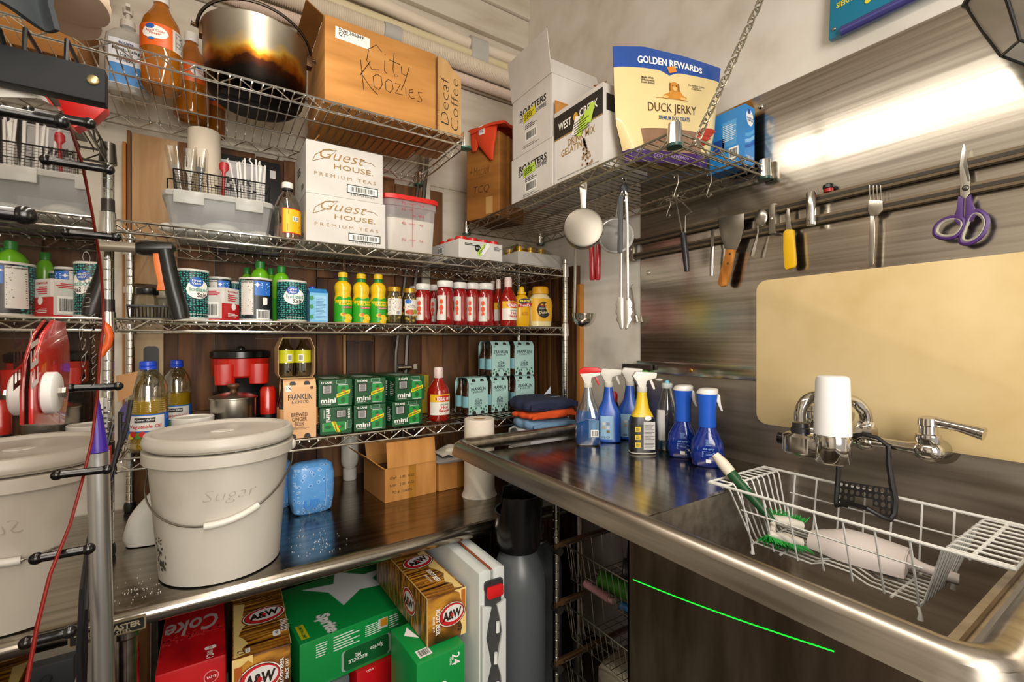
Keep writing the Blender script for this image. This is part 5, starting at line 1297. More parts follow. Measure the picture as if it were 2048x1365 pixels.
# blue patterned pouches
def pouch_mat():
    m, nt, bs = _new('blue_pouch'); co = _coords(nt, (1, 1, 1))
    vo = _n(nt, 'ShaderNodeTexVoronoi', distance='MANHATTAN'); vo.inputs['Scale'].default_value = 62; nt.links.new(co, vo.inputs['Vector'])
    nz = _n(nt, 'ShaderNodeTexNoise'); nz.inputs['Scale'].default_value = 80; nt.links.new(co, nz.inputs['Vector'])
    mx = _n(nt, 'ShaderNodeMath', operation='MULTIPLY_ADD'); mx.inputs[1].default_value = .6; nt.links.new(nz.outputs['Fac'], mx.inputs[0]); nt.links.new(vo.outputs['Distance'], mx.inputs[2])
    cr = _n(nt, 'ShaderNodeValToRGB'); cr.color_ramp.interpolation = 'CONSTANT'
    cr.color_ramp.elements[0].color = lin('3E86D6'); cr.color_ramp.elements[1].position = .62; cr.color_ramp.elements[1].color = lin('A9CBEB'); e = cr.color_ramp.elements.new(.78); e.color = lin('5FA0E0')
    nt.links.new(mx.outputs[0], cr.inputs[0]); nt.links.new(cr.outputs[0], bs.inputs['Base Color']); bs.inputs['Roughness'].default_value = .35
    n2 = _n(nt, 'ShaderNodeTexNoise'); n2.inputs['Scale'].default_value = 22; bp = _n(nt, 'ShaderNodeBump'); bp.inputs['Strength'].default_value = .4; bp.inputs['Distance'].default_value = .01
    nt.links.new(co, n2.inputs['Vector']); nt.links.new(n2.outputs['Fac'], bp.inputs['Height']); nt.links.new(bp.outputs[0], bs.inputs['Normal']); return m
PM = pouch_mat()
def pouch(label, x, y, rz, w, h):
    t = thing('wipes_pack', label, 'pack', (x, y, Z0), rz, 'blue patterned soft packs under the shelf')
    b = B(); b.loft([(0, w*.78, .032, 4), (.006, w*.88, .038, 4), (h*.3, w*.98, .044, 3.5), (h*.75, w, .046, 3.5), (h*.93, w*.92, .040, 3), (h*.985, w*.74, .026, 3), (h, w*.6, .014, 3)], 32); b.make('pack', PM, t)
    b = B(); b.tube([(w*.45, -.045, .02), (w*.5, -.049, h*.4), (w*.5, -.048, h*.8)], .0025, n=5); b.make('seam', plain('7FB0E2', .4), t)
    text(t, 'UP', .04, (-w*.15, -.0475, h*.22), ink('3E86D6'), w=w*.7, bold=.04)
a = onZ(628, 1030, TZ)
pouch('blue and white patterned soft pack beside the bucket', a.x, a.y + .045, .08, .066, .158)
pouch('blue patterned soft pack half hidden by the bucket', onZ(580, 1018, TZ).x - .045, 1.685, .3, .055, .155)
# white bottles under the shelf
for k, (px, py, lb) in enumerate(((702, 962, 'white capped bottle under the shelf, beside the open box'), (672, 948, 'white capped bottle under the shelf, beside the blue pack'))):
    p = onZ(px, py, TZ); t = thing('white_bottle', lb, 'bottle', (p.x + .0, p.y + .02, Z0), 0, 'white upside-down bottles')
    b = B(); b.loft([(0, .024), (.003, .026), (.045, .026), (.046, .023)], 20); b.make('cap', plain('C9C4B8', .45), t)
    b = B(); b.loft([(.0465, .021), (.06, .030), (.075, .033), (.17, .033), (.178, .028)], 20); b.make('body', plain('CFCABE', .4), t)
# open cardboard box
p = onZ(770, 1008, TZ); q = onZ(872, 985, TZ); ang = math.atan2(q.y - p.y, q.x - p.x)
t = thing('cardboard_box', 'open brown cardboard box with raised flaps under the shelf', 'box', (p.x, p.y, Z0), ang)
w = (q - p).length; d, h, th = .20, .115, .003
CB = ramp_mat('cardboard_box', [(.3, 'A56A2C'), (.55, 'BE8340'), (.8, 'CB9250')], 4, (5, 1, 1), .8, 0, .12, 5)
b = B(); b.box(0, w, 0, th, 0, h); b.box(0, w, d - th, d, 0, h); b.box(0, th, th, d - th, 0, h); b.box(w - th, w, th, d - th, 0, h); b.box(th, w - th, th, d - th, 0, th); b.make('box', CB, t, smooth=0)
flap(t, (.008, .0, h), (w - .002, .0, h), (0, .012, .085), CB); flap(t, (0, d - .01, h), (0, .004, h), (-.06, -.005, .05), CB); flap(t, (w - .004, d, h), (.01, d, h), (0, .02, .05), CB)
for s, z in (('GW:   2.00   KGS', .080), ('NW:   2.00   KGS', .055), ('PO #  10A872', .030)): text(t, s, .014, (w*.32, 0, z), TXK, w=w*.46 if 'K' in s else w*.38, bold=0)
decal(t, rect(.028, h), (w*.52, 0, h/2), plain('A8742E', .25, coat=.5), name='tape', eps=.0004)
b = B(); b.box(.02, w - .03, .03, d - .03, .004, .09); b.make('contents', plain('5A3A1A', .7), t)
# second box with a plastic tray on it
p = onZ(872, 988, TZ); q = onZ(938, 972, TZ)
t = thing('cardboard_box', 'small closed cardboard box with tape, between the open box and the paper towels', 'box', ((p.x + q.x)/2 + .010, p.y + .016, Z0), math.atan2(q.y - p.y, q.x - p.x))
w = (q - p).length - .01; carton(t, w, .15, .100, CB, .002); decal(t, rect(.035, .10), (w*.22, 0, .05), plain('9A6A2A', .25, coat=.5), name='tape')
bx = t.location.copy()
t = thing('plastic_tray', 'flat clear grey tray on the small closed box', 'tray', (bx.x, bx.y + .07, Z0 + .1008)); b = B(); b.loft([(0, w*.56, .085, 8), (.006, w*.60, .09, 8), (.010, w*.60, .09, 8), (.0105, w*.56, .085, 8)], 32); b.make('tray', clear('B9B4AE', .5, .25, .8), t)
t = thing('plastic_packet', 'crumpled clear packet with white contents on the grey tray', 'packet', (bx.x + .01, bx.y + .06, Z0 + .1118)); b = B()
b.grid(lambda u, v: (-.055 + .11*u, -.05 + .1*v, .012 + .02*math.sin(PI*u)*math.sin(PI*v) + .008*math.sin(9*u + 4*v)*math.sin(PI*u)), 14, 10); b.make('film', plain('D6CFC0', .3, var=.25, nscale=20, bump=.3), t, solid=.004)
b = B(); b.ball((.0, -.02, .022), .03, .02, .012); b.make('contents', plain('E4DCCB', .5), t)
# paper towels
p = onZ(970, 998, TZ)
t = thing('paper_towel_roll', 'tall roll of white paper towels standing at the end of the steel table', 'paper towels', (.790, 1.430, Z0))
PT = plain('DCD0BE', .8, var=.05, nscale=60, bump=.3); H = onY(972, 836, 1.43).z - TZ; R = .054
b = B(); b.loft([(0, R*1.18, R*1.1), (.006, R*1.12, R*1.06), (.02, R*1.02), (.05, R), (H - .003, R*.985), (H, R*.96), (H, .021), (H - .01, .0205), (H - .06, .02)], 36); b.make('roll', PT, t)
b = B(); b.loft([(H - .05, .0195), (H - .001, .0195), (H - .001, .0178), (H - .05, .0178)], 24, caps=False); b.make('core', plain('9A7448', .7), t)
# white boxy appliance carrying the shirts
t = thing('white_appliance', 'flat white appliance standing on the table behind the sink rim, shirts on top', 'appliance', (.965, 1.36, Z0), .0)
b = B(); b.box(0, .22, 0, .155, 0, .135); b.make('base', plain('D2D0CC', .4), t, bevel=.006)
b = B(); b.prism([(0, .1355), (.22, .1355), (.22, .215), (.03, .215), (.0, .205)], .0, .155, ); b.make('cover', plain('D6D4D0', .4), t, bevel=.008)
b = B(); b.cyl((-.002, .10, .195), (-.012, .10, .195), .02, n=20); b.make('roller_end', plain('4A4844', .5), t)

# ================================================================== under the steel table
def under(label, x, y, rz, w, d, top):
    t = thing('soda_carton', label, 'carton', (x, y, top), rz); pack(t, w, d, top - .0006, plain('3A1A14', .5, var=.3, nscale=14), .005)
def pack(t, w, d, h, mat, bevel=.006):
    b = B(); b.box(-w/2, w/2, 0, d, -h, 0); return b.make('carton', mat, t, bevel=bevel, smooth=30)
REDC = ramp_mat('red_carton', [(.3, '7E0A10'), (.5, 'B81218'), (.75, 'C91A1E')], 7, (1, 1, 1), .3, 0, 0, 4, spec=.6)
def plankprint():
    m, nt, bs = _new('barrel_print'); co = _coords(nt, (3, 60, 9))
    nz = _n(nt, 'ShaderNodeTexNoise'); nz.inputs['Scale'].default_value = 2.2; nz.inputs['Detail'].default_value = 6; nz.inputs['Distortion'].default_value = .6; nt.links.new(co, nz.inputs['Vector'])
    cr = _n(nt, 'ShaderNodeValToRGB'); el = cr.color_ramp.elements; el[0].position = .36; el[0].color = lin('1E1006'); el[1].position = .75; el[1].color = lin('D09A3A')
    e = el.new(.5); e.color = lin('7A4A16'); e = el.new(.6); e.color = lin('B07A26')
    nt.links.new(nz.outputs['Fac'], cr.inputs[0]); nt.links.new(cr.outputs[0], bs.inputs['Base Color']); bs.inputs['Roughness'].default_value = .32; return m
BARREL = plankprint(); CREAM = plain('D9B872', .35, var=.08); FOAM = plain('E2C27A', .35, var=.1)
# red cherry cola carton
t = thing('cola_carton', 'red twelve-can cola carton under the table, beside the table leg', 'carton', (-.045, 1.292, .500), 0)
w, d = .136, .40; pack(t, w, d, .125, REDC)
text(t, 'Coke', .1, (-.005, .175, 0), plain('B9A6A0', .35), 'top', rot=PI + .05, w=.115, h=.075, shear=.3, bold=.02)
b = B(); rn = random.Random(2)
for k in range(90):
    x, y = rn.uniform(-.065, .065), .105 + .028*rn.random() + .02*math.sin(x*30 if False else rn.random()); s = .002 + .003*rn.random()
    b.add([(x + s*math.cos(q), y + s*.7*math.sin(q), .0007) for q in (0, 1.3, 2.5, 3.8, 5)], [(0, 1, 2, 3, 4)])
stuff(b.make('ice_print', plain('E03A3A', .3), t, smooth=0))
text(t, '12', .03, (.035, .012, 0), TXW, 'top', rot=PI/2, h=.014); text(t, 'CAN\nPACK', .01, (.035, .028, 0), TXW, 'top', rot=PI/2, h=.011, bold=.02)
decal(t, rr(-.012, .012, -.007, .007, .006), (.036, .048, 0), TXW, 'top', name='calorie_tag'); text(t, '150', .01, (.036, .048, 0), TXR, 'top', rot=PI/2, h=.007, eps=.0014)
text(t, 'Coke', .08, (-.02, 0, -.075), TXW, w=.10, h=.05, shear=.3, bold=.02)
decal(t, oval(.030, .030), (.038, 0, -.042), plain('D98A8A', .4), name='taste_seal'); decal(t, oval(.026, .026), (.038, 0, -.042), plain('A81218', .4), name='taste_seal', eps=.0009); text(t, 'TASTE', .01, (.038, 0, -.042), TXW, w=.02, eps=.0014)
# root beer cartons
def rootbeer(label, loc, rz, w=.125, d=.40, h=.125, long_top=True):
    t = thing('root_beer_carton', label, 'carton', loc, rz, 'brown barrel-print root beer cartons')
    pack(t, w, d, h, BARREL)
    def band(face, pts, e=.0006): decal(t, pts, (0, 0, 0), FOAM, face, name='foam_print', eps=e)
    b = B()
    wave = [(-w/2 + .003, .004), (-w/2 + .026, .010), (-w/2 + .020, .035), (-w/2 + .034, .052), (-w/2 + .024, .078), (-w/2 + .014, .095), (-w/2 + .022, .125), (-w/2 + .036, .15), (-w/2 + .024, .19), (-w/2 + .03, .25), (-w/2 + .003, .26)]
    return t, wave
def logo(t, x, y, z, s, face, rot=0):
    for k, (q, c) in enumerate(((1.18, '7A3E16'), (1.10, 'E8E2D6'), (1.04, '2A1A10'), (1.0, 'C41A20'), (.86, 'D9D6D2'))):
        pts = oval(s*q, s*.78*q) if k < 4 else [(px_ + s*.04, py_ + s*.03) for px_, py_ in oval(s*.84, s*.60)]
        decal(t, pts, (x, y, z), ink(c), face, rot=rot, eps=.0006 + .0003*k, name='logo_oval')
    text(t, 'A&W', .05, (x, y, z), ink('2A160C'), face, rot=rot, w=s*.80, h=s*.34, bold=.045, shear=.12, eps=.0026); text(t, '&', .02, (x, y, z), TXR, face, rot=rot, h=s*.15, bold=.05, eps=.0030)
t, wave = rootbeer('brown barrel-print root beer carton beside the red cola carton', (.096, 1.254, .500), -.03)
decal(t, [(x, y) for x, y in wave], (0, 0, 0), FOAM, 'top', name='foam_print'); logo(t, .012, .165, 0, .092, 'top', .1)
text(t, '12', .03, (-.045, .022, 0), TXK, 'top', rot=PI/2, h=.015); decal(t, rect(.010, .018), (-.030, .022, 0), TXW, 'top', name='pack_tag', eps=.0009); text(t, 'PACK', .01, (-.030, .022, 0), TXK, 'top', rot=PI/2, w=.014, eps=.0014)
decal(t, rr(-.009, .009, -.013, .013, .006), (.035, .062, 0), TXW, 'top', name='calorie_tag'); text(t, '160', .01, (.035, .062, 0), TXK, 'top', rot=PI/2, h=.007, eps=.0014); lines(t, .02, .06, 8, (.056, .09, 0), TXW, 'top')
decal(t, [(-.0625, -.125), (-.045, -.125), (-.045, -.02), (-.03, -.01), (-.02, -.02), (-.02, 0), (-.0625, 0)], (0, 0, 0), FOAM, name='foam_print'); decal(t, rect(.016, .10), (-.050, 0, -.07), ink('A8541A'), name='orange_panel', eps=.0009)
logo(t, -.005, 0, -.062, .085, 'front'); text(t, 'ROOT BEER', .02, (.042, 0, -.06), TXW, rot=PI/2, w=.062, eps=.001); text(t, 'SINCE 1919', .01, (.054, 0, -.06), TXW, rot=PI/2, w=.05, eps=.001)
b = B(); b.box(.0615, .0632, -.0004, .39, -.001, .0012); b.make('glue_edge', plain('B99A5A', .5, var=.4, nscale=60), t)
t, wave = rootbeer('brown barrel-print root beer carton on top, leaning on the folding table', (.510, 1.098, .590), .03, w=.112)
decal(t, [(-x*.9, y) for x, y in wave][::-1], (0, 0, 0), FOAM, 'top', name='foam_print'); text(t, 'ROOT BEER', .02, (.008, .10, 0), TXW, 'top', rot=-PI/2, w=.075, h=.014, bold=.02); text(t, 'SINCE 1919', .01, (-.010, .095, 0), TXW, 'top', rot=-PI/2, w=.045); logo(t, .004, .20, 0, .085, 'top', .3)
decal(t, [(.056, -.125), (.040, -.125), (.044, -.10), (.034, -.07), (.042, -.035), (.036, -.01), (.02, 0), (.056, 0)][::-1], (0, 0, 0), FOAM, name='foam_print'); decal(t, rect(.012, .05), (.048, 0, -.03), ink('B0601A'), name='orange_panel', eps=.0009)
logo(t, .014, 0, -.060, .070, 'front', .05); text(t, 'ROOT BEER', .02, (-.026, 0, -.068), TXW, rot=-PI/2, w=.066, h=.012, bold=.02); text(t, 'SINCE 1919', .01, (-.038, 0, -.07), TXW, rot=-PI/2, w=.04)
text(t, '12', .02, (.038, 0, -.105), TXK, rot=-PI/2, h=.012, eps=.001); logo(t, -.056, .12, -.06, .08, 'left')
b = B(); b.box(-.0575, -.0545, -.0012, .0006, -.122, -.002); b.box(-.0572, -.0548, .0, .39, -.0006, .0012); b.make('glue_edge', plain('B99A5A', .5, var=.4, nscale=60), t)
# green lemon-lime case
SPG = plain('0E8A3E', .3, var=.06, nscale=8, spec=.6)
t = thing('lemon_lime_case', 'large green lemon-lime soda case with a white burst, under the table', 'case', (.365, 1.378, .42), .10)
w, d, h = .345, .33, .138; pack(t, w, d, h, SPG, .004)
st = []
burst = [(.0, .155), (-.03, .075), (-.125, .10), (-.06, .03), (-.045, -.075), (.03, -.015), (.10, -.035), (.09, .03), (.155, .075), (.075, .075)]
decal(t, [(x*1.0 + .03, y + .19) for x, y in burst], (0, 0, 0), ink('B9C4BC'), 'top', name='burst_edge'); decal(t, [(x*.95 + .03, y*.95 + .19) for x, y in burst], (0, 0, 0), ink('D8D8D4'), 'top', name='burst', eps=.0009)
text(t, 'Sprite', .06, (-.085, .055, 0), plain('B9C4BC', .4), 'top', rot=-PI/2 + .05, w=.112, h=.05, bold=.07, shear=.15); text(t, 'Sprite', .06, (-.085, .055, 0), TXW, 'top', rot=-PI/2 + .05, w=.106, h=.045, bold=.035, shear=.15, eps=.0014)
decal(t, rect(.022, .075), (-.152, .055, 0), ink('C9C81E'), 'top', name='yellow_tag'); text(t, 'LEMON-LIME', .01, (-.152, .055, 0), ink('0E6A2E'), 'top', rot=-PI/2, w=.07, eps=.0014)
W2 = ink('DDEBDD')
for x, ww, hh2 in ((-.115, .03, .04), (-.045, .075, .045), (.035, .05, .035), (.10, .03, .04)): lines(t, ww, hh2, 6, (x, 0, -.035), W2, fill=.4, seed=int(x*1000) + 300)
decal(t, rect(.03, .03), (.065, 0, -.03), ink('C9CFC6'), name='badge'); decal(t, rect(.022, .022), (.068, 0, -.028), ink('C88A1E'), name='badge', eps=.0009)
decal(t, rr(-.075, .075, -.030, .030, .010), (.015, 0, -.097), plain('9AA8A0', .3), name='can_edge'); decal(t, rr(-.068, .068, -.030, .030, .010), (.015, 0, -.097), ink('0B5A2A'), name='can_print', eps=.0009)
text(t, 'RECYCLE\nME', .02, (-.012, 0, -.098), TXW, rot=PI, w=.055, eps=.0014, bold=.02); text(t, 'Sprite', .02, (.045, 0, -.09), TXW, rot=PI, w=.04, eps=.0014, shear=.2)
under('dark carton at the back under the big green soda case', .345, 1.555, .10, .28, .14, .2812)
# second green case with barcode
t = thing('lemon_lime_case', 'green lemon-lime case of 24 cans under the leaning root beer carton', 'case', (.478, 1.060, .464), .05)
w = .135; pack(t, w, .17, .462, SPG, .005)
barcode(t, .035, .03, (-.035, .03, 0), 'top', n=14); text(t, '24', .03, (.040, 0, -.028), TXW, rot=-PI/2, h=.022); text(t, 'CANS', .01, (.025, 0, -.028), TXW, rot=-PI/2, w=.02)
text(t, 'Sprite', .06, (-.01, 0, -.13), TXW, rot=-PI/2, w=.12, h=.05, bold=.04); decal(t, [(-.05, .12), (-.02, .09), (-.03, .15)], (0, 0, 0), TXW, 'top', name='burst')
# plain red case and grey pack, below the big green case
a0, a1 = onY(712, 1345, 1.362), onY(808, 1300, 1.362)
t = thing('red_case', 'plain red soda case below the big green case', 'case', ((a0.x + a1.x)/2, 1.372, .2812), .10); pack(t, a1.x - a0.x - .004, .17, .2802, plain('C0121A', .3, var=.05, spec=.6), .005)
text(t, 'COLA', .02, (-.03, 0, -.008), TXW, w=.022)
a0, a1 = onY(640, 1360, 1.362), onY(702, 1355, 1.362)
t = thing('silver_can_pack', 'shiny grey pack below the big green case, beside the root beer', 'pack', ((a0.x + a1.x)/2, 1.362, .2812), .10); pack(t, a1.x - a0.x - .004, .17, .2802, plain('8A8E94', .3, .6, var=.2), .004)
# blocks that carry the cola and root beer cartons
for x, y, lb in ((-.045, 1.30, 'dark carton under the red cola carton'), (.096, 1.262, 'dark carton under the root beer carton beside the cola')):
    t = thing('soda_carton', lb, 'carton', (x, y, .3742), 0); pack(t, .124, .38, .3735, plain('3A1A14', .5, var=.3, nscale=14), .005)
# teal bag scraps by the leg
t = thing('teal_bag', 'crumpled teal bag on the floor between the table leg and the cola', 'bag', (-.185, 1.36, .0005)); b = B(); b.loft([(0, .04, .05, 3), (.2, .045, .06, 3), (.40, .04, .05, 2.5), (.47, .02, .02, 2)], 18); b.make('bag', plain('3E9AA8', .35, var=.5, nscale=18, bump=.4), t)
# folded plastic table
t = thing('folding_table', 'white plastic folding table folded and standing on its edge', 'table', (.616, 1.045, .001))
PL = plain('C9CDC8', .4, var=.04)
for x0, x1 in ((-.040, -.003), (.003, .039)):
    b = B(); b.prism([(0, 0), (x1 - x0, 0), (x1 - x0, .642), ((x1 - x0)*.5, .648), (0, .642)], 0, .60, Matrix.Translation((x0, 0, 0))); b.make('half_top', PL, t, bevel=.005)
prof = []
rn = random.Random(8)
for k in range(15): prof.append((.004 + .008*math.sin(k*1.7) + .003*rn.random(), .02 + k*.038))
for s in (-1, 1):
    b = B(); pts = [(s*.036, .02)] + [(s*(x + .012), z) for x, z in prof] + [(s*.036, .56)]; b.prism(pts, -.012, -.0005); b.make('edge_moulding', PL, t, bevel=.001)
b = B(); b.box(-.024, .024, -.006, .0, .02, .60); b.make('recess', plain('3A3C3A', .6), t)
b = B(); b.prism(rr(-.022, .026, .575, .605, .006), -.016, -.007); b.make('latch', plain('C81A1E', .35), t, bevel=.002)
b = B(); b.prism(rr(-.026, .030, .590, .618, .008), -.0065, -.001); b.make('latch_plate', plain('2A2C2C', .5), t)
for k in range(6):
    b = B(); b.loft([(0, .006, .004, 2), (.028, .005, .004, 2)], 10, M=Matrix.Translation((.004 + .006*(k % 2), -.012, .08 + .08*k))); b.make('peg', plain('D9DBD6', .4), t)
b = B(); b.tube([(-.004, .0, .6455), (.0, .30, .6455), (.0, .59, .6455)], .003, n=6); b.make('hinge', plain('A8502A', .5, .3), t)

# gas cylinders
GREY = plain('4C5052', .35, var=.08, nscale=10)
def cylinder(label, x, y, H, R, col, collar=True):
    t = thing('gas_cylinder', label, 'cylinder', (x, y, .001), 0, 'grey gas cylinders')
    b = B(); b.loft([(0, R*.92), (.01, R), (H*.80, R), (H*.86, R*.95), (H*.92, R*.75), (H*.96, R*.5), (H*.985, R*.38)], 40); b.make('body', col, t)
    b = B(); b.loft([(H*.975, R*.36), (H*1.0, R*.34), (H*1.0, .016), (H*1.05, .014), (H*1.05, .020), (H*1.10, .020), (H*1.11, .012)], 20); b.make('neck', plain('8A8880', .35, .8), t)
    if collar:
        b = B(); n = 40; z0, z1 = H*.955, H*1.19; r = R*.84; vs = []
        for i in range(n):
            a = 2*PI*i/n
            for rr0, z in ((r*.9, z0), (r*1.03, z0 + .03), (r*1.06, z1 - (.05 if .0 < ((a + 2.9) % (2*PI)) < 1.6 else 0)), (r*.99, z1 - (.05 if .0 < ((a + 2.9) % (2*PI)) < 1.6 else 0)), (r*.96, z0 + .03)): vs.append((rr0*math.sin(a), -rr0*math.cos(a), z))
        b.add(vs, [(i*5 + j, ((i + 1) % n)*5 + j, ((i + 1) % n)*5 + (j + 1) % 5, i*5 + (j + 1) % 5) for i in range(n) for j in range(5)]); b.make('collar', BLACKG, t)
        b = B(); b.loft([(H*1.115, .006), (H*1.12, .024), (H*1.14, .026), (H*1.15, .020)], 8); b.make('valve_wheel', BLACK, t)
    return t
cylinder('grey gas cylinder with a black valve collar beside the folded table', .742, 1.108, .68, .079, GREY)
cylinder('dark grey gas cylinder behind the wire drawer frame', 1.0, 1.36, .52, .085, plain('4E5255', .4), False)
# wire drawer unit under the drainboard
t = thing('wire_drawer_unit', 'wire drawer frame with hanging baskets under the sink drainboard', 'drawers')
UX0, UX1, UY0, UY1 = .860, 1.28, .70, 1.08
for x, y in ((UX0, UY1), (UX1, UY1), (UX1, UY0)):
    b = B(); b.loft([(.001, .0105), (.86, .0105)], 14, M=Matrix.Translation((x, y, 0))); b.make('post', POST, t)
for zt in (.635, .46, .285):
    b = B(); b.box(UX0 - .01, UX1, UY0, UY0 + .01, zt - .004, zt + .012); b.make('runner', plain('7A5A3A', .5, .5, var=.3), t)
    b = B(); b.box(UX0 - .01, UX1, UY1 - .012, UY1 - .002, zt - .004, zt + .012); b.make('runner', plain('7A5A3A', .5, .5, var=.3), t)
    b = B(); X0, X1, Y0, Y1 = UX0 + .015, UX1 - .02, UY0 + .02, UY1 - .02; zt2 = zt + .006; hb = .105
    b.tube([(X0, Y0, zt2), (X1, Y0, zt2), (X1, Y1, zt2), (X0, Y1, zt2)], .0028, n=6, closed=True)
    b.make('basket_rail', WIREB, t); b = B()
    for k in range(15):
        y = Y0 + (Y1 - Y0)*(k + .5)/15; b.tube([(X0, y, zt2), (X0 + .02, y, zt2 - hb), (X1 - .02, y, zt2 - hb), (X1, y, zt2)], .0014, n=4)
    for k in range(9):
        x = X0 + (X1 - X0)*(k + .5)/9; b.tube([(x, Y0, zt2), (x, Y0 + .015, zt2 - hb), (x, Y1 - .015, zt2 - hb), (x, Y1, zt2)], .0014, n=4)
    stuff(b.make('basket_wires', WIREB, t))
    b = B(); b.tube([(UX0 - .0, UY1 - .02, zt - .012), (UX0 - .0, UY1 + .014, zt - .012)], .012, n=12); b.make('clip', plain('4A4640', .4, .6), t)
# odds and ends in the top basket
bz_ = .641 - .105 + .0025
def lying(name, label, cat, p, q, r, parts):
    t = thing(name, label, cat); p, q = Vector(p), Vector(q)
    for nm, f0, f1, k, m in parts:
        b = B(); b.tube([p.lerp(q, f0), p.lerp(q, f1)], r*k, n=18); b.make(nm, m, t)
lying('spray_can', 'spray can lying in the upper wire basket', 'can', (.99, .93, bz_ + .052), (1.16, .76, bz_ + .034), .031, (('body', 0, .8, 1, plain('5A5C58', .4, .3, var=.3, nscale=50)), ('cap', .805, 1, .9, plain('C9C6BE', .4)), ('base_ring', -.02, -.001, 1.03, plain('8A8880', .3, .8))))
lying('green_bottle', 'green plastic bottle lying in the upper wire basket', 'bottle', (.935, .965, bz_ + .026), (.96, .80, bz_ + .026), .024, (('body', 0, .8, 1, plain('3E8A1E', .35)), ('cap', .805, 1, .6, plain('2A5A16', .35))))
lying('blue_pen_grip', 'blue plastic tool among the clutter in the wire basket', 'tool', (.905, .86, bz_ + .010), (.93, .76, bz_ + .012), .009, (('grip', 0, .55, 1.1, plain('2A7AC8', .35)), ('shaft', .555, 1, .6, plain('2A6AB0', .35))))
lying('pink_tube', 'pale pink tube lying at the front of the wire basket', 'tube', (.897, .99, bz_ + .012), (.897, .88, bz_ + .012), .011, (('tube', 0, .85, 1, plain('C9929A', .4)), ('cap', .855, 1, .7, plain('D9B0B0', .4))))
lying('black_canister', 'black canister lying at the back of the wire basket', 'canister', (1.12, 1.03, bz_ + .037), (1.20, .88, bz_ + .037), .035, (('body', 0, .82, 1, BLACK), ('cap', .825, 1, .8, plain('2A2A2A', .4))))
# white sack on the floor behind the skirt
t = thing('flour_sack', 'off-white sack slumped in the lowest wire basket', 'sack', (1.05, .89, .285 + .006 - .105 + .0025)); b = B(); b.loft([(0, .12, .12, 3), (.02, .13, .13, 3), (.09, .13, .13, 3), (.125, .10, .10, 2.5), (.135, .05, .05, 2)], 28); b.make('sack', plain('B9AE98', .7, var=.15, nscale=12, bump=.4), t)

# ================================================================== bottles on the drainboard
ZD = DZ + .0005
BLUEL = plain('1E6FC8', .1, var=.1, trans=.45)
def trigger(t, z, M, head, lever, k=1.0, flat=False):
    """spray head: collar, body, nozzle and lever; points to local +X"""
    b = B(); b.loft([(z, .014*k), (z + .002, .0155*k), (z + .016*k, .0155*k), (z + .018*k, .011*k)], 18, M=M); b.make('collar', plain('E2DDD2', .4), t)
    b = B(); b.prism([(-.012*k, .016*k), (.010*k, .016*k), (.012*k, .034*k), (.042*k, .044*k), (.044*k, .060*k), (-.02*k, .064*k), (-.030*k, .050*k), (-.020*k, .034*k)], -.011*k, .011*k, M @ Matrix.Translation((0, 0, z))); b.make('spray_head', head, t, bevel=.003*k)
    b = B(); b.prism([(.020*k, .042*k), (.028*k, .042*k), (.034*k, .028*k), (.040*k, .010*k), (.034*k, .008*k), (.026*k, .026*k)], -.005*k, .005*k, M @ Matrix.Translation((0, 0, z))); b.make('trigger', lever, t, bevel=.0015*k)
p = onZ(1176, 886, DZ)
# window cleaner
H = .0
t = thing('window_cleaner', 'clear bottle of blue window cleaner with a red trigger head on the drainboard', 'spray bottle', ((p.x + .020)*.965, (p.y + .022)*.965, ZD), -.72)
sec = [(0, .040, .028, 3.5), (.006, .044, .031, 4), (.095, .044, .031, 4), (.125, .038, .028, 3.2), (.155, .024, .020, 2.5), (.185, .016, .016, 2), (.200, .0135, .0135, 2)]
b = B(); b.loft(sec, 28); b.make('body', clear('E8EEF2', .10, .04, .93), t)
b = B(); b.loft([(.003, .037, .026, 3.5), (.008, .041, .029, 4), (.095, .041, .029, 4), (.118, .037, .027, 3.4), (.119, .03, .02, 3)], 28); b.make('liquid', plain('1272C8', .12, var=.12, trans=.35), t)
b = B(); b.tube([(0, 0, .02), (0, 0, .2)], .003, n=6); b.make('dip_tube', plain('C9D6DE', .4), t)
trigger(t, .199, Matrix.Rotation(.0, 4, 'Z'), plain('E6E2DA', .4), plain('CE1C18', .35))
b = B(); b.prism([(-.034, .046), (.046, .052), (.046, .064), (.03, .070), (-.016, .070), (-.032, .060)], -.0125, .0125, Matrix.Translation((0, 0, .200))); b.make('red_cover', plain('D2201A', .35), t, bevel=.004)
b = B(); b.loft(interp(sec, .030, .090), 10, .05, .75, .0012, False); b.make('label', clear('9CC8EE', .35, .2, .8), t); fnl = lambda u, v: (.022 + u, -.0322 + .1*u, .045 + v)
decal(t, rect(.026, .024), (0, 0, 0), TXW, fn=fnl, name='barcode'); lines(t, .02, .018, 9, (0, 0, 0), TXK, vert=True, fn=lambda u, v: (.022 + u, -.0330 + .1*u, .045 + v))
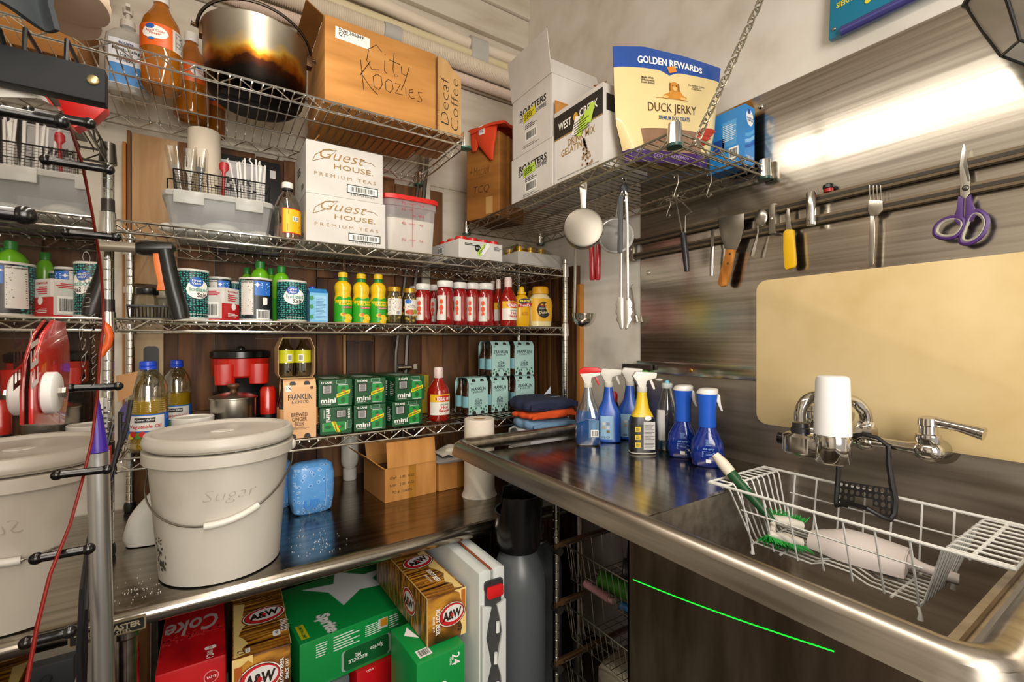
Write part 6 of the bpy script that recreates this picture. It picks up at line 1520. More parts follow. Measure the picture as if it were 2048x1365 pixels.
# three tall trigger bottles
def sprayer(label, px, py, rz, kd, body, top, cat='spray bottle', black=False, Hs=.20, grp=None, red=False):
    p = onZ(px, py, DZ); t = thing('cleaner_bottle', label, cat, kd if isinstance(kd, tuple) else ((p.x + .015)*kd, (p.y + .03)*kd, ZD), rz, grp)
    k = Hs/.20
    kw = 1 if black else 1.06
    sec = [(0, .036*kw, .024, 4), (.004, .040*kw, .028, 4.5), (.085*k, .041*kw, .028, 4.5), (.11*k, .038*kw, .027, 4), (.145*k, .022, .019, 2.6), (.18*k, .0165, .0165, 2), (.197*k, .0145, .0145, 2)]
    if black:
        b = B(); b.loft(interp(sec, 0, .118*k), 30); b.make('body', plain('16161A', .35), t); b = B(); b.loft(interp(sec, .1182*k, .197*k), 30); b.make('shoulder', plain('E2C01A', .35), t)
        b = B(); b.loft([(-.0002, .038, .026, 4), (.003, .0415, .0295, 4.5), (.005, .0413, .0293, 4.5)], 30); b.make('base_band', plain('D6CFBE', .4), t)
    else:
        b = B(); b.loft(sec, 30); b.make('body', body, t)
    trigger(t, .196*k, Matrix.Rotation(0, 4, 'Z'), top, top, 1.05)
    return t, sec, k
B1 = plain('1E54B8', .28, var=.06, spec=.6)
for px, py, rz, kd, lb in ((1217, 884, -.72, (1.190, 1.194, ZD), 'blue trigger cleaner with a white head, next to the window cleaner'), (1254, 888, -.70, (1.288, 1.184, ZD), 'blue trigger cleaner with a white head, next to the black and yellow one')):
    t, sec, k = sprayer(lb, px, py, rz, kd, B1, plain('E2DDD2', .4), grp='blue trigger cleaners')
    b = B(); b.loft(interp(sec, .012, .095), 14, -1.35, .35, .0008, False); b.make('label', plain('9CC6EE', .4, var=.3, nscale=12), t)
    fnn = lambda x0, z0: (lambda u, v: (x0 + u, -.0296 - .0006, z0 + v))
    for i, (dx, dz) in enumerate(((-.012, .068), (.003, .068), (-.012, .054), (.003, .054), (.003, .040))): decal(t, rect(.011, .010), (0, 0, 0), ink(('D9D4C6', '8A8AA0', 'B9A88A', 'D9D9E0', '7A6A30')[i]), fn=fnn(dx - .006, dz), name='tile_print')
    text(t, 'O2-C3', .01, (0, 0, 0), TXK, fn=fnn(-.012, .020), w=.028)
t, sec, k = sprayer('black and yellow trigger cleaner with a crumpled white head in the middle of the row', 1292, 905, -.60, .975, None, plain('E9E4DA', .4), black=True)
fy = lambda x0, z0, e=.0006: (lambda u, v: (x0 + u, -.0288 - e, z0 + v))
decal(t, rect(.036, .088), (0, 0, 0), plain('C9C6C0', .5), fn=fy(.016, .060), name='facts_panel'); lines(t, .032, .08, 18, (0, 0, 0), TXK, fn=fy(.016, .060, .0012), fill=.3)
for z in (.030, .055, .080): decal(t, rect(.018, .016), (0, 0, 0), ink('E2C01A'), fn=fy(-.020, z), name='yellow_square'); lines(t, .012, .010, 4, (0, 0, 0), TXK, fn=fy(-.020, z, .0012)); 
decal(t, oval(.022, .016), (0, 0, 0), TXW, fn=lambda u, v: (.012 + u, -.0285 + .35*0 - .0006, .116 + v), name='round_badge')
# clear dish soap bottle, flip cap open
p = onZ(1338, 911, DZ); t = thing('dish_soap_bottle', 'tall clear dish soap bottle nearly empty, its flip cap open', 'bottle', ((p.x + .016)*1.03, (p.y + .020)*1.03, ZD), -.75)
sec = [(0, .026, .018, 2.6), (.006, .030, .021, 2.8), (.05, .029, .020, 2.6), (.10, .034, .023, 2.4), (.14, .032, .022, 2.3), (.185, .020, .017, 2.1), (.205, .0155, .0155, 2)]
b = B(); b.loft(sec, 28); b.make('body', clear('E6EAE4', .10, .04, .94), t)
b = B(); b.loft([(.003, .024, .016, 2.6), (.007, .028, .019, 2.8), (.028, .028, .019, 2.7), (.0285, .02, .014, 2.6)], 24); b.make('soap', plain('1E7AB0', .12, trans=.4), t)
b = B(); b.loft([(.205, .0165), (.207, .0175), (.220, .0175), (.222, .013)], 18); b.make('cap', plain('D9E2DE', .4), t)
b = B(); b.loft([(.222, .008), (.228, .007), (.231, .004)], 12); b.make('nozzle', plain('6FC0D8', .35), t)
b = B(); b.ball((-.026, 0, .232), .013, .012, .005, 14, 6); b.make('flip_lid', plain('D9D4C6', .4), t)
b = B(); b.loft(interp(sec, .035, .135), 12, -1.5, -.3, .0008, False); b.make('label', plain('D6D6D2', .4), t)
# dish sprays
def powerwash(label, px, py, rz, kd=1):
    p = onZ(px, py, DZ); t = thing('dish_spray', label, 'spray bottle', ((p.x + .018)*kd, (p.y + .028)*kd, ZD), rz, 'blue dish spray bottles with white tops')
    sec = [(0, .036, .022, 3), (.005, .041, .026, 3.2), (.035, .046, .028, 2.8), (.07, .042, .027, 2.5), (.10, .027, .022, 2.2), (.112, .0235, .021, 2)]
    b = B(); b.loft(sec, 30); b.make('body', plain('0E2E8A', .12, var=.08, trans=.2, coat=.4), t)
    b = B(); b.loft([(.1125, .0235, .0225), (.118, .0245, .023), (.155, .0235, .0225), (.185, .026, .025), (.208, .029, .027)], 28); b.make('sleeve', plain('1E5AC8', .3, var=.05), t)
    b = B(); b.loft([(.2082, .0292, .0272, 2, 0), (.212, .0295, .0275, 2, 0), (.222, .026, .024, 2, .004), (.225, .018, .016, 2, .006)], 28); b.make('button_top', plain('E2E0DA', .35), t)
    b = B(); b.prism([(.022, .214), (.034, .205), (.036, .180), (.042, .160), (.036, .160), (.028, .178), (.022, .195)], -.008, .008); b.make('trigger', plain('DEDBD4', .4), t, bevel=.002)
    LB = ink('9CC0F0'); fnn = lambda x0, z0: (lambda u, v: (x0 + u, -.0294 + .9*(u + x0)**2*8, z0 + v))
    b = B(); pts = [(0, .105), (-.017, .085), (-.028, .055), (-.028, .03), (-.02, .012), (.02, .012), (.028, .03), (.028, .055), (.017, .085)]
    b.tube([(x, -.0272 - (.0018 if .03 < z < .06 else -.001 if z < .02 else (-.004 if z > .08 else .0)) + 6*x*x, z) for x, z in pts], .0007, n=4, closed=True); b.make('label_outline', plain('5A7AC0', .3), t)
    text(t, 'dish spray', .01, (0, 0, 0), ink('8AB8F0'), fn=fnn(0, .053), w=.030, shear=.2); lines(t, .034, .018, 6, (0, 0, 0), LB, fn=fnn(0, .038), fill=.3); lines(t, .016, .018, 6, (0, 0, 0), LB, fn=fnn(0, .072), fill=.3)
    decal(t, rect(.014, .010), (0, 0, 0), TXW, fn=fnn(0, .019), name='barcode'); decal(t, oval(.006, .006), (0, 0, 0), TXW, fn=fnn(.018, .028), name='recycle_mark')
    return t
powerwash('blue dish spray beside the clear dish soap bottle', 1374, 920, -.95)
powerwash('blue dish spray nearest the sink bowl', 1424, 929, -.85, .965)
# squeegee behind the bottles and the red bottle stopper
p0, p1 = onX(1238, 728, 1.30), onX(1296, 735, 1.30)
t = thing('squeegee', 'dark squeegee leaning on the wall behind the spray bottles', 'squeegee', (1.322, (p0.y + p1.y)/2, ZD))
zt = p0.z - DZ; hw = abs(p0.y - p1.y)/2
b = B(); b.box(-.006, .006, -hw, hw, zt - .020, zt); b.make('blade', plain('2E241E', .5), t, bevel=.002)
b = B(); b.box(-.008, .008, -hw*.7, hw*.7, zt - .034, zt - .0205); b.make('holder', plain('3EA02E', .4), t, bevel=.002); b = B(); b.cyl((0, 0, 0), (0, 0, zt - .0345), .009, n=12); b.make('handle', plain('1E1E20', .4), t)
p = onZ(1240, 875, DZ); t = thing('cleaner_flask', 'red and black bottle behind the blue trigger cleaners', 'bottle', (1.305, 1.278, ZD)); b = B(); b.loft([(0, .018), (.10, .02), (.125, .012)], 16); b.make('body', BLACK, t); b = B(); b.loft([(.1255, .012), (.15, .014), (.165, .008)], 16); b.make('cap', plain('C81E1A', .35), t)
# folded shirts on the appliance
def shirt(label, z, h, w, d, col, x, y, rz, fold=0):
    t = thing('folded_shirt', label, 'shirt', (x, y, z), rz, 'folded shirts stacked on the white appliance')
    rn = random.Random(int(z*1000)); ph = [rn.random()*6 for _ in range(6)]
    m = plain(col, .85, var=.12, nscale=25, bump=.15)
    sec = []
    for k in range(7):
        q = k/6; e = 1 - .10*abs(2*q - 1)**3; sec.append((h*q, w*e, d*e, 5))
    b = B(); b.loft(sec, 56)
    b.v = [(x_*(1 + .03*math.sin(9*y_/d + ph[0])), y_*(1 + .03*math.sin(8*x_/w + ph[1])), max(0.0, z_ + (z_/h)*(.005*math.sin(18*x_ + ph[2]) + .004*math.sin(25*y_ + ph[3])))) for x_, y_, z_ in b.v]
    b.make('fabric', m, t)
    b = B(); b.grid(lambda u, v: (-w*.96 + w*1.9*u, -d*(1.0 + .02*math.sin(7*u)), h*(.25 + .5*v) + .003*math.sin(12*u + ph[4])), 20, 2); b.make('fold', m, t, solid=.004)
    return t
az = Z0 + .2155
shirt('light blue folded shirt at the bottom of the stack', az, .030, .108, .075, '6E90B0', 1.08, 1.442, .06)
shirt('orange folded shirt in the middle of the stack', az + .038, .024, .116, .078, 'D8501A', 1.082, 1.442, .04)
t = shirt('navy folded shirt on top of the stack', az + .068, .040, .120, .080, '1C2440', 1.08, 1.442, .03)
text(t, 'CREW', .02, (.03, -.04, .046), TXW, 'top', w=.05)
t = thing('paper_scrap', 'small white and blue paper standing behind the navy shirt', 'paper', (1.13, 1.475, az + .116), .2); b = B(); b.prism([(-.02, 0), (.016, 0), (.02, .03)], 0, .001); b.make('paper', plain('C9D6E2', .5), t)

# ================================================================== cutting board, knife bars and what hangs there
t = thing('cutting_board', 'big cream cutting board leaning on the steel behind the faucet', 'board')
pts = rr(-.10, .728, 1.012, 1.424, .030, 6)
b = B(); b.add([(1.318, y, z) for y, z in pts] + [(1.330, y, z) for y, z in pts], [tuple(range(len(pts)))[::-1], tuple(range(len(pts), 2*len(pts)))] + [(i, (i+1) % len(pts), (i+1) % len(pts) + len(pts), i + len(pts)) for i in range(len(pts))])
b.make('board', ramp_mat('board_plastic', [(.3, 'C9AE78'), (.5, 'D8C08E'), (.75, 'E2CC9C')], 4, (1, 1, 1), .4, 0, .05, 6), t, bevel=.002)
KB = plain('6A5A44', .45, .3, var=.2, nscale=30, stretch=(1, .1, 1))
kb = thing('knife_rack', 'double magnetic knife bar across the steel and white wall', 'knife rack')
for z in (1.626, 1.572):
    b = B(); b.box(XW - .026, XW - .008, -.6, 1.235, z - .011, z + .011); b.make('bar', KB, kb, bevel=.002)
    b = B(); b.box(XW - .0275, XW - .0262, -.6, 1.235, z - .004, z + .004); b.make('magnet_strip', plain('2E261E', .4), kb)
for y in (1.215, .69, .1):
    b = B(); b.box(XW - .030, XW - .0045, y - .009, y + .009, 1.556, 1.642); b.make('bracket', plain('8A8276', .35, .8), kb, bevel=.002)
    b = B(); b.ball((XW - .031, y, 1.599), .003, .005, .005, 10, 6); b.make('bracket_screw', CHROME, kb)
KX = XW - .0285                 # plane of the things stuck to the bars
def wallthing(name, label, cat, group=None): return thing(name, label, cat, (0, 0, 0), 0, group)
def slab(t, name, pix, mat, X=KX, th=.003, bevel=.0006):
    """an outline given by picture points, laid on the wall plane X and given a thickness towards the room"""
    P = [onX(px, py, X) for px, py in pix]; n = len(P)
    b = B(); b.add([(X, p.y, p.z) for p in P] + [(X - th, p.y, p.z) for p in P], [tuple(range(n)), tuple(range(2*n - 1, n - 1, -1))] + [(i, i + n, (i+1) % n + n, (i+1) % n) for i in range(n)])
    return b.make(name, mat, t, bevel=bevel, smooth=30)
def bar3(t, name, pix, r, mat, X=KX - .004, n=10):
    b = B(); b.tube([onX(px, py, X) for px, py in pix], r, n=n); return b.make(name, mat, t)
SILV = plain('B4AFA6', .24, 1, .08); SILVD = plain('A9A49A', .3, 1, .1)
# paring knife
t = wallthing('paring_knife', 'small paring knife with a silver handle on the knife bars', 'knife')
slab(t, 'blade', [(1424, 495), (1421, 478), (1423, 462), (1429, 458), (1428, 495)], SILVD); bar3(t, 'handle', [(1426, 494), (1424, 520), (1423, 552)], [.0055, .0065, .0055], SILV)
# scraper spatula
t = wallthing('metal_scraper', 'wide metal scraper with a wooden handle on the knife bars', 'scraper')
slab(t, 'blade', [(1438, 437), (1489, 427), (1488, 455), (1482, 480), (1473, 503), (1455, 503), (1444, 480), (1439, 458)], SILVD, th=.002)
slab(t, 'handle', [(1457, 500), (1473, 500), (1469, 520), (1461, 560), (1456, 572), (1446, 575), (1440, 568), (1444, 548), (1452, 520)], ramp_mat('handle_wood', [(.3, '8A4E16'), (.55, 'B8752A'), (.8, 'CF8F3E')], 12, (1, 6, 1), .5, 0, .1, 5), X=KX - .002, th=.014, bevel=.003)
for px, py in ((1460, 508), (1456, 527)): b = B(); c = onX(px, py, KX - .0165); b.ball(c, .0015, .0035, .0035, 8, 5); b.make('rivet', plain('5A4A2A', .4, .6), t)
# spoon
def spoon(t, bowl, neck, tail, mat, X=KX - .004):
    c = onX(*bowl[0], X); b = B(); b.ball(c, .006, bowl[1], bowl[2], 18, 10); b.make('bowl', mat, t)
    b = B(); b.tube([onX(*p, X) for p in neck], [.0035, .0028, .004, .0062, .0055], n=8); b.make('handle', mat, t)
t = wallthing('dining_spoon', 'stainless spoon on the knife bars, bowl upward', 'spoon'); spoon(t, ((1522, 436), .019, .026), [(1516, 452), (1516, 466), (1512, 482), (1507, 500), (1504, 513)], None, SILV)
# yellow knife
t = wallthing('yellow_knife', 'paring knife with a yellow plastic handle on the knife bars', 'knife')
slab(t, 'blade', [(1573, 462), (1572, 430), (1575, 416), (1580, 418), (1582, 445), (1585, 460)], SILVD); slab(t, 'handle', [(1571, 466), (1577, 460), (1590, 460), (1591, 475), (1595, 528), (1592, 536), (1576, 541), (1573, 535), (1571, 500)], plain('E0B010', .35), X=KX - .001, th=.014, bevel=.003)
# fork
t = wallthing('dining_fork', 'stainless fork on the knife bars, tines upward', 'fork')
slab(t, 'handle', [(1741, 432), (1750, 433), (1751, 460), (1749, 525), (1746, 533), (1737, 534), (1734, 528), (1738, 480)], SILV, th=.004, bevel=.0015)
slab(t, 'head', [(1738, 400), (1766, 402), (1767, 420), (1758, 430), (1750, 434), (1741, 433), (1737, 420)], SILV, th=.003)
for k in range(4): slab(t, 'tine', [(1738 + 7.6*k, 401), (1741.5 + 7.6*k, 401), (1741 + 7.3*k, 372), (1739.5 + 7.3*k, 370)], SILV, th=.0025)
# magnets
t = wallthing('round_magnet', 'chrome cylinder magnet pinned between the bars', 'magnet'); b = B(); y = onX(1627, 410, KX).y; b.loft([(1.555, .010), (1.558, .0115), (1.640, .0115), (1.643, .010)], 18, M=Matrix.Translation((KX - .013, y, 0))); b.make('barrel', CHROME, t); b = B(); b.ball((KX - .0245, y, 1.568), .002, .003, .003, 8, 5); b.make('screw', plain('6A6660', .4, .8), t)
t = wallthing('bottle_stopper', 'small black and red knob standing on the upper knife bar', 'knob'); y = onX(1654, 392, KX).y; b = B(); b.loft([(1.6375, .011), (1.646, .011)], 16, M=Matrix.Translation((KX + .008, y, 0))); b.make('red_ring', plain('A01818', .35), t); b = B(); b.loft([(1.6462, .010), (1.648, .013), (1.656, .0125), (1.660, .006)], 16, M=Matrix.Translation((KX + .008, y, 0))); b.make('cap', BLACKG, t)
# scissors
t = wallthing('scissors', 'scissors with purple and grey handles, points upward on the knife bars', 'scissors')
slab(t, 'blade', [(1921, 392), (1920, 330), (1927, 288), (1930, 290), (1941, 360), (1941, 385), (1931, 399)], plain('D6D4D0', .18, 1, .04), th=.003); slab(t, 'blade', [(1926, 330), (1931, 300), (1940, 362), (1936, 364)], plain('8A8680', .3, 1, .1), X=KX - .0032, th=.001)
b = B(); c = onX(1931, 376, KX - .005); b.ball(c, .003, .006, .006, 12, 6); b.make('pivot', plain('6A665E', .35, .9), t)
PUR = plain('4A2A6A', .4, var=.1)
slab(t, 'shank', [(1918, 393), (1930, 398), (1928, 445), (1922, 455), (1908, 440), (1915, 420)], PUR, X=KX - .001, th=.010, bevel=.003); slab(t, 'shank', [(1933, 400), (1944, 389), (1948, 410), (1958, 428), (1938, 450), (1932, 445)], PUR, X=KX - .001, th=.010, bevel=.003)
def loop(pix, nm):
    P = [onX(px, py, KX - .006) for px, py in pix]; Q = []
    n = len(P)
    for i in range(n):
        for s in range(4):
            u = s/4; p0, p1, p2, p3 = P[i-1], P[i], P[(i+1) % n], P[(i+2) % n]
            Q.append(.5*((2*p1) + (p2 - p0)*u + (2*p0 - 5*p1 + 4*p2 - p3)*u*u + (3*p1 - p0 - 3*p2 + p3)*u**3))
    b = B(); b.tube(Q, .0052, n=8, closed=True); o = b.make(nm, PUR, t)
    c = sum(Q, Vector())/len(Q); b = B(); b.tube([c + (q - c)*.84 + Vector((-.002, 0, 0)) for q in Q], .0035, n=6, closed=True); b.make('soft_liner', plain('9A9484', .5), o)
loop([(1922, 437), (1928, 452), (1912, 472), (1888, 476), (1871, 468), (1875, 450), (1896, 437)], 'finger_loop'); loop([(1945, 425), (1964, 426), (1974, 445), (1962, 472), (1938, 487), (1922, 482), (1930, 455)], 'finger_loop')

# ================================================================== faucet with water filter
FX = 1.255
fc = thing('wall_faucet', 'chrome wall faucet with a lever handle over the sink', 'faucet')
def Fp(px, py, X=FX): return onX(px, py, X)
CH = plain('D0CCC6', .10, 1, .05)
v = Fp(1857, 902); s_ = Fp(1732, 882)
b = B(); b.tube([v, v.lerp(s_, .3), v.lerp(s_, .7), s_], [.021, .013, .0125, .019], n=16); b.make('body', CH, fc)
b = B(); b.ball(s_ + Vector((0, 0, -.002)), .021, .024, .021); b.make('centre_boss', CH, fc)
b = B(); b.ball(v, .024, .027, .024); b.tube([v, v + Vector((.05, 0, -.004)), (SX1 - .011, v.y, v.z - .004)], [.020, .022, .024], n=16); b.tube([(SX1 - .017, v.y, v.z - .004), (SX1 - .0105, v.y, v.z - .004)], .034, n=20); b.make('wall_elbow', CH, fc)
v2 = s_ + (s_ - v)*1.0
b = B(); b.tube([s_, s_.lerp(v2, .8)], [.018, .013], n=14); b.tube([v2, v2 + Vector((.05, 0, -.004)), (SX1 - .011, v2.y, v2.z - .004)], [.022, .022, .024], n=16); b.ball(v2, .024, .027, .024); b.make('wall_elbow', CH, fc)
for vv, sg in ((v, 1), (v2, -1)):
    b = B(); b.loft([(.014, .019), (.024, .022), (.034, .021), (.036, .016), (.052, .015), (.054, .018), (.068, .017), (.072, .010)], 18, M=Matrix.Translation(vv)); b.make('valve', CH, fc)
    b = B(); b.tube([vv + Vector((0, .012, .060)), vv + Vector((0, -.01, .062)), vv + Vector((-.005, -.045, .058)), vv + Vector((-.008, -.085, .05))], [.010, .011, .009, .013], n=14); b.make('lever', CH, fc)
top = [s_ + Vector((0, 0, .01)), s_ + Vector((0, .0, .055)), Fp(1722, 815, FX - .01), Fp(1700, 800, FX - .03), Fp(1640, 792, FX - .11), Fp(1615, 800, FX - .14), Fp(1602, 820, FX - .15), Fp(1601, 842, FX - .15)]
Q = []
for i in range(len(top) - 1):
    p0, p1, p2, p3 = top[max(0, i-1)], top[i], top[i+1], top[min(len(top)-1, i+2)]
    for u in (0, .25, .5, .75): Q.append(.5*((2*p1) + (p2 - p0)*u + (2*p0 - 5*p1 + 4*p2 - p3)*u*u + (3*p1 - p0 - 3*p2 + p3)*u**3))
Q.append(top[-1])
b = B(); b.tube(Q, .0125, n=14); b.make('spout', CH, fc)
b = B(); b.loft([(.008, .022), (.03, .0225), (.034, .018), (.045, .0165)], 8, M=Matrix.Translation(s_)); b.make('swivel_nut', CH, fc)
# filter housing
wf = thing('water_filter', 'faucet water filter with a white cartridge and chrome housing', 'filter')
tip = top[-1]; fx = FX - .15
ca = Fp(1668, 880, fx - .02)
b = B(); b.loft([(.0, .019), (.012, .019), (.014, .0165), (.024, .016)], 16, M=Matrix.Translation(tip + Vector((0, 0, -.028)))); b.make('adapter', plain('3A3A3C', .3, .6), wf)
b = B(); A = tip + Vector((0, 0, -.046)); cz_ = A.z
b.loft([(cz_ - .028, .022, .032, 3), (cz_ - .022, .028, .038, 3.5), (cz_ + .012, .028, .038, 3.5), (cz_ + .019, .021, .030, 3)], 24, M=Matrix.Translation((A.x, A.y - .004, 0)))
b.make('diverter_body', CH, wf)
cy_ = Fp(1665, 830, fx).y
b = B(); b.box(A.x - .026, A.x + .026, cy_ - .01, A.y, cz_ - .028, cz_ + .014); b.make('arm', CH, wf, bevel=.006)
b = B(); b.loft([(cz_ - .034, .030), (cz_ - .030, .033), (cz_ + .022, .0345), (cz_ + .026, .033)], 32, M=Matrix.Translation((A.x, cy_, 0))); b.make('housing', CH, wf)
ztop = Fp(1668, 752, fx).z
b = B(); b.loft([(cz_ + .0265, .0345), (ztop - .010, .031), (ztop - .003, .029), (ztop, .024), (ztop, .005)], 36, M=Matrix.Translation((A.x, cy_, 0))); b.make('cartridge', plain('E6E5E4', .3, var=.02), wf)
b = B(); b.cyl((A.x, A.y + .028, cz_), (A.x, A.y + .046, cz_), .014, n=20); b.make('knob', BLACKG, wf)
# black hanging sponge holder
SHX = 1.236
sh = thing('sponge_holder', 'black rubber sponge holder with round holes hanging from the faucet', 'holder')
def Sp(px, py, X=SHX): return onX(px, py, X)
b = B(); b.tube([Sp(1672, 1012, 1.215), Sp(1674, 985, 1.225), Sp(1677, 945), Sp(1676, 915), Sp(1672, 895), Sp(1690, 874, 1.228), Sp(1725, 869, 1.228), Sp(1755, 876, 1.228), Sp(1776, 892), Sp(1778, 930), Sp(1784, 968), Sp(1790, 1000), Sp(1788, 1030, 1.21), Sp(1780, 1040, 1.20)], [.005, .006, .0055, .0055, .005, .0045, .0045, .0045, .005, .0055, .0065, .007, .006, .005], n=8); b.make('loop', plain('121212', .5), sh)
# pouch face: plate with real holes, built as a ring lattice
b = B(); P00, P10, P01, P11 = Sp(1678, 962), Sp(1784, 978), Sp(1672, 1012, 1.215), Sp(1788, 1036, 1.21)
def bil(u, v): return (P00*(1-u) + P10*u)*(1-v) + (P01*(1-u) + P11*u)*v
nu, nv = 9, 4; n_ = (P10 - P00).cross(P01 - P00).normalized()
rn = random.Random(6)
for i in range(nu):
    for j in range(nv):
        u0, u1, v0, v1 = i/nu, (i+1)/nu, j/nv, (j+1)/nv; uc, vc = (u0+u1)/2, (v0+v1)/2
        if j >= 2 and abs(uc - .5) < .24 - .06*(3 - j): continue
        sq = [(u0, v0), (uc, v0), (u1, v0), (u1, vc), (u1, v1), (uc, v1), (u0, v1), (u0, vc)]; k = rn.uniform(.30, .42)
        hole = [(uc + (u1-u0)*k*math.cos(t_), vc + (v1-v0)*k*math.sin(t_)) for t_ in [math.radians(d_) for d_ in (225, 270, 315, 0, 45, 90, 135, 180)]]
        b.add([bil(*q) for q in sq + hole], [(m_, (m_+1) % 8, (m_+1) % 8 + 8, m_ + 8) for m_ in range(8)])
b.make('pierced_face', plain('121212', .5), sh, solid=.003)
b = B(); b.tube([Sp(1672, 1012, 1.215), Sp(1700, 1008, 1.185), Sp(1735, 1018, 1.175), Sp(1765, 1035, 1.185), Sp(1782, 1041, 1.20)], .0048, n=8); b.make('pouch_lip', plain('121212', .5), sh)

# ================================================================== dish rack in the bowl
rk = thing('dish_rack', 'white wire dish rack hanging across the sink bowl', 'dish rack')
RW = plain('DAD8D2', .35, var=.05)
ZT, ZB = .905, .775
A0, A1 = onZ(1420, 968, ZT), onZ(1528, 934, ZT)         # left end, front and back
X0r, X1r = 1.012, 1.262; Y1r, Y0r = .675, .165; yb1, yb0 = .60, .285
b = B(); b.tube([(X0r, Y0r, ZT), (X1r, Y0r, ZT), (X1r, Y1r, ZT), (X0r, Y1r, ZT)], .0034, n=8, closed=True); b.make('top_rail', RW, rk)
xb0, xb1 = X0r + .045, X1r - .02
b = B()
for k in range(10):
    x = X0r + (X1r - X0r)*(k + .5)/10; xb = xb0 + (xb1 - xb0)*(k + .5)/10
    b.tube([(x, Y1r, ZT), (x, yb1 + .035, ZT), (x, yb1 + .03, ZT - .006), (xb, yb1, ZB + .006), (xb, yb1 - .006, ZB), (xb, .47, ZB), (xb, .445, ZB + .012), (xb, .40, ZB + .012), (xb, .37, ZB), (xb, yb0 + .006, ZB), (xb, yb0, ZB + .006), (x, yb0 - .035, ZT - .006), (x, yb0 - .042, ZT), (x, Y0r, ZT)], .0021, n=6)
stuff(b.make('long_wires', RW, rk))
for x, xb in ((X0r, xb0), (X1r, xb1)):
    b = B()
    for k in range(7):
        y = yb1 - (yb1 - yb0)*(k + .1)/6.2; b.tube([(x, y, ZT), (xb, y, ZB)], .0021, n=6)
    for f in (.38,): b.tube([(x + (xb - x)*f, yb1 + .004, ZT - (ZT - ZB)*f), (x + (xb - x)*f, yb0 - .008, ZT - (ZT - ZB)*f)], .0021, n=6)
    stuff(b.make('side_wires', RW, rk))
for y in (yb1 - .006, .53, .33, yb0 + .006): b = B(); b.tube([(xb0, y, ZB - .002), (xb1, y, ZB - .002)], .0026, n=6); b.make('cross_wire', RW, rk)
for y in (Y1r - .035, Y0r + .05): b = B(); b.tube([(X0r, y, ZT - .003), (X1r, y, ZT - .003)], .0030, n=6); b.make('cross_wire', RW, rk)
for x, y in ((xb0, yb1 - .006), (xb1, yb1 - .006), (xb0, yb0 + .006), (xb1, yb0 + .006)):
    b = B(); b.tube([(x, y, ZB - .002), (x - .004, y - .004, ZB - .012), (x - .004, y - .004, ZB - .022)], [.0026, .003, .005], n=8); b.make('foot', RW, rk)
# double brush with green bristles
br = thing('dish_brush', 'dish brush with a green handle and green bristles standing in the rack', 'brush')
h0, h1 = onZ(1437, 918, .955), Vector((1.075, .555, .835))
b = B(); b.tube([h0, h0.lerp(h1, .3), h0.lerp(h1, .6), h1], [.009, .0125, .011, .008], n=12); b.make('handle', plain('164A26', .4, var=.08), br)
b = B(); b.tube([h0 + (h0 - h1).normalized()*.012, h0.lerp(h1, .10), h0.lerp(h1, .24)], [.010, .0145, .0138], n=12); b.make('end_cap', plain('DDD2BE', .4), br)
dd = (h1 - h0).normalized(); sd = dd.cross(Vector((0, 0, 1))).normalized(); upv = sd.cross(dd)
text(br, 'LIBMAN', .012, (0, 0, 0), TXW, fn=lambda u, v: tuple(h0.lerp(h1, .46) + dd*u + sd*(-v) + upv*.0128), w=.032)
H2 = [(Vector((1.045, .55, .815)), Vector((1.10, .505, .798))), (Vector((1.10, .575, .83)), Vector((1.165, .535, .812)))]
for k, (u, w_) in enumerate(H2):
    b = B(); b.tube([h1, u.lerp(w_, .1), u.lerp(w_, .5), w_], [.006, .011, .014, .010], n=12); b.make('brush_head', plain('DDD6C8', .4), br)
    b = B(); rn = random.Random(k)
    for q in range(260):
        f = rn.random(); c = u.lerp(w_, f); a_ = rn.uniform(0, 2*PI); dirv = Vector((math.cos(a_)*.6, math.sin(a_)*.5, -.25 if k == 0 else .2)) + Vector((.4, .4, 0) if k else (-.5, -.2, 0))
        dirv = dirv.normalized()*rn.uniform(.020, .034); b.tube([c, c + dirv], .0009, n=3, caps=False)
    stuff(b.make('bristles', plain('1E9A3A', .5, var=.2), br))
# scoop
sc = thing('plastic_scoop', 'white plastic scoop lying in the dish rack', 'scoop', (1.155, .420, ZB + .0140), math.radians(-82))
SCM = plain('DDD2CE', .4, var=.03)
b = B(); sec = []
for k in range(9):
    f = k/8; x = -.085 + .17*f; r = .056*min(1, .55 + 1.2*f) if f < .6 else .056*(1 - .15*(f - .6)/.4)
    sec.append((x, r, r*.9))
vs = []; n = 18
for x, r, h in sec:
    for i in range(n + 1):
        a_ = PI*i/n + .0; vs.append((x, r*math.cos(a_ + PI)*-1, h*(1 - math.sin(a_))*.0 + h*.95*math.sin(a_)))
b.add(vs, [(i*(n+1) + j, (i+1)*(n+1) + j, (i+1)*(n+1) + j + 1, i*(n+1) + j + 1) for i in range(len(sec) - 1) for j in range(n)] + [tuple(8*(n+1) + j for j in range(n + 1))]); b.make('bowl', SCM, sc, solid=.002)
b = B(); b.tube([(.082, 0, .018), (.10, 0, .015), (.125, 0, .012), (.150, 0, .011), (.158, 0, .011)], [.016, .010, .009, .011, .010], n=10); b.make('handle', SCM, sc)

# ================================================================== goods on the hung shelf
ZR = SR + .0005
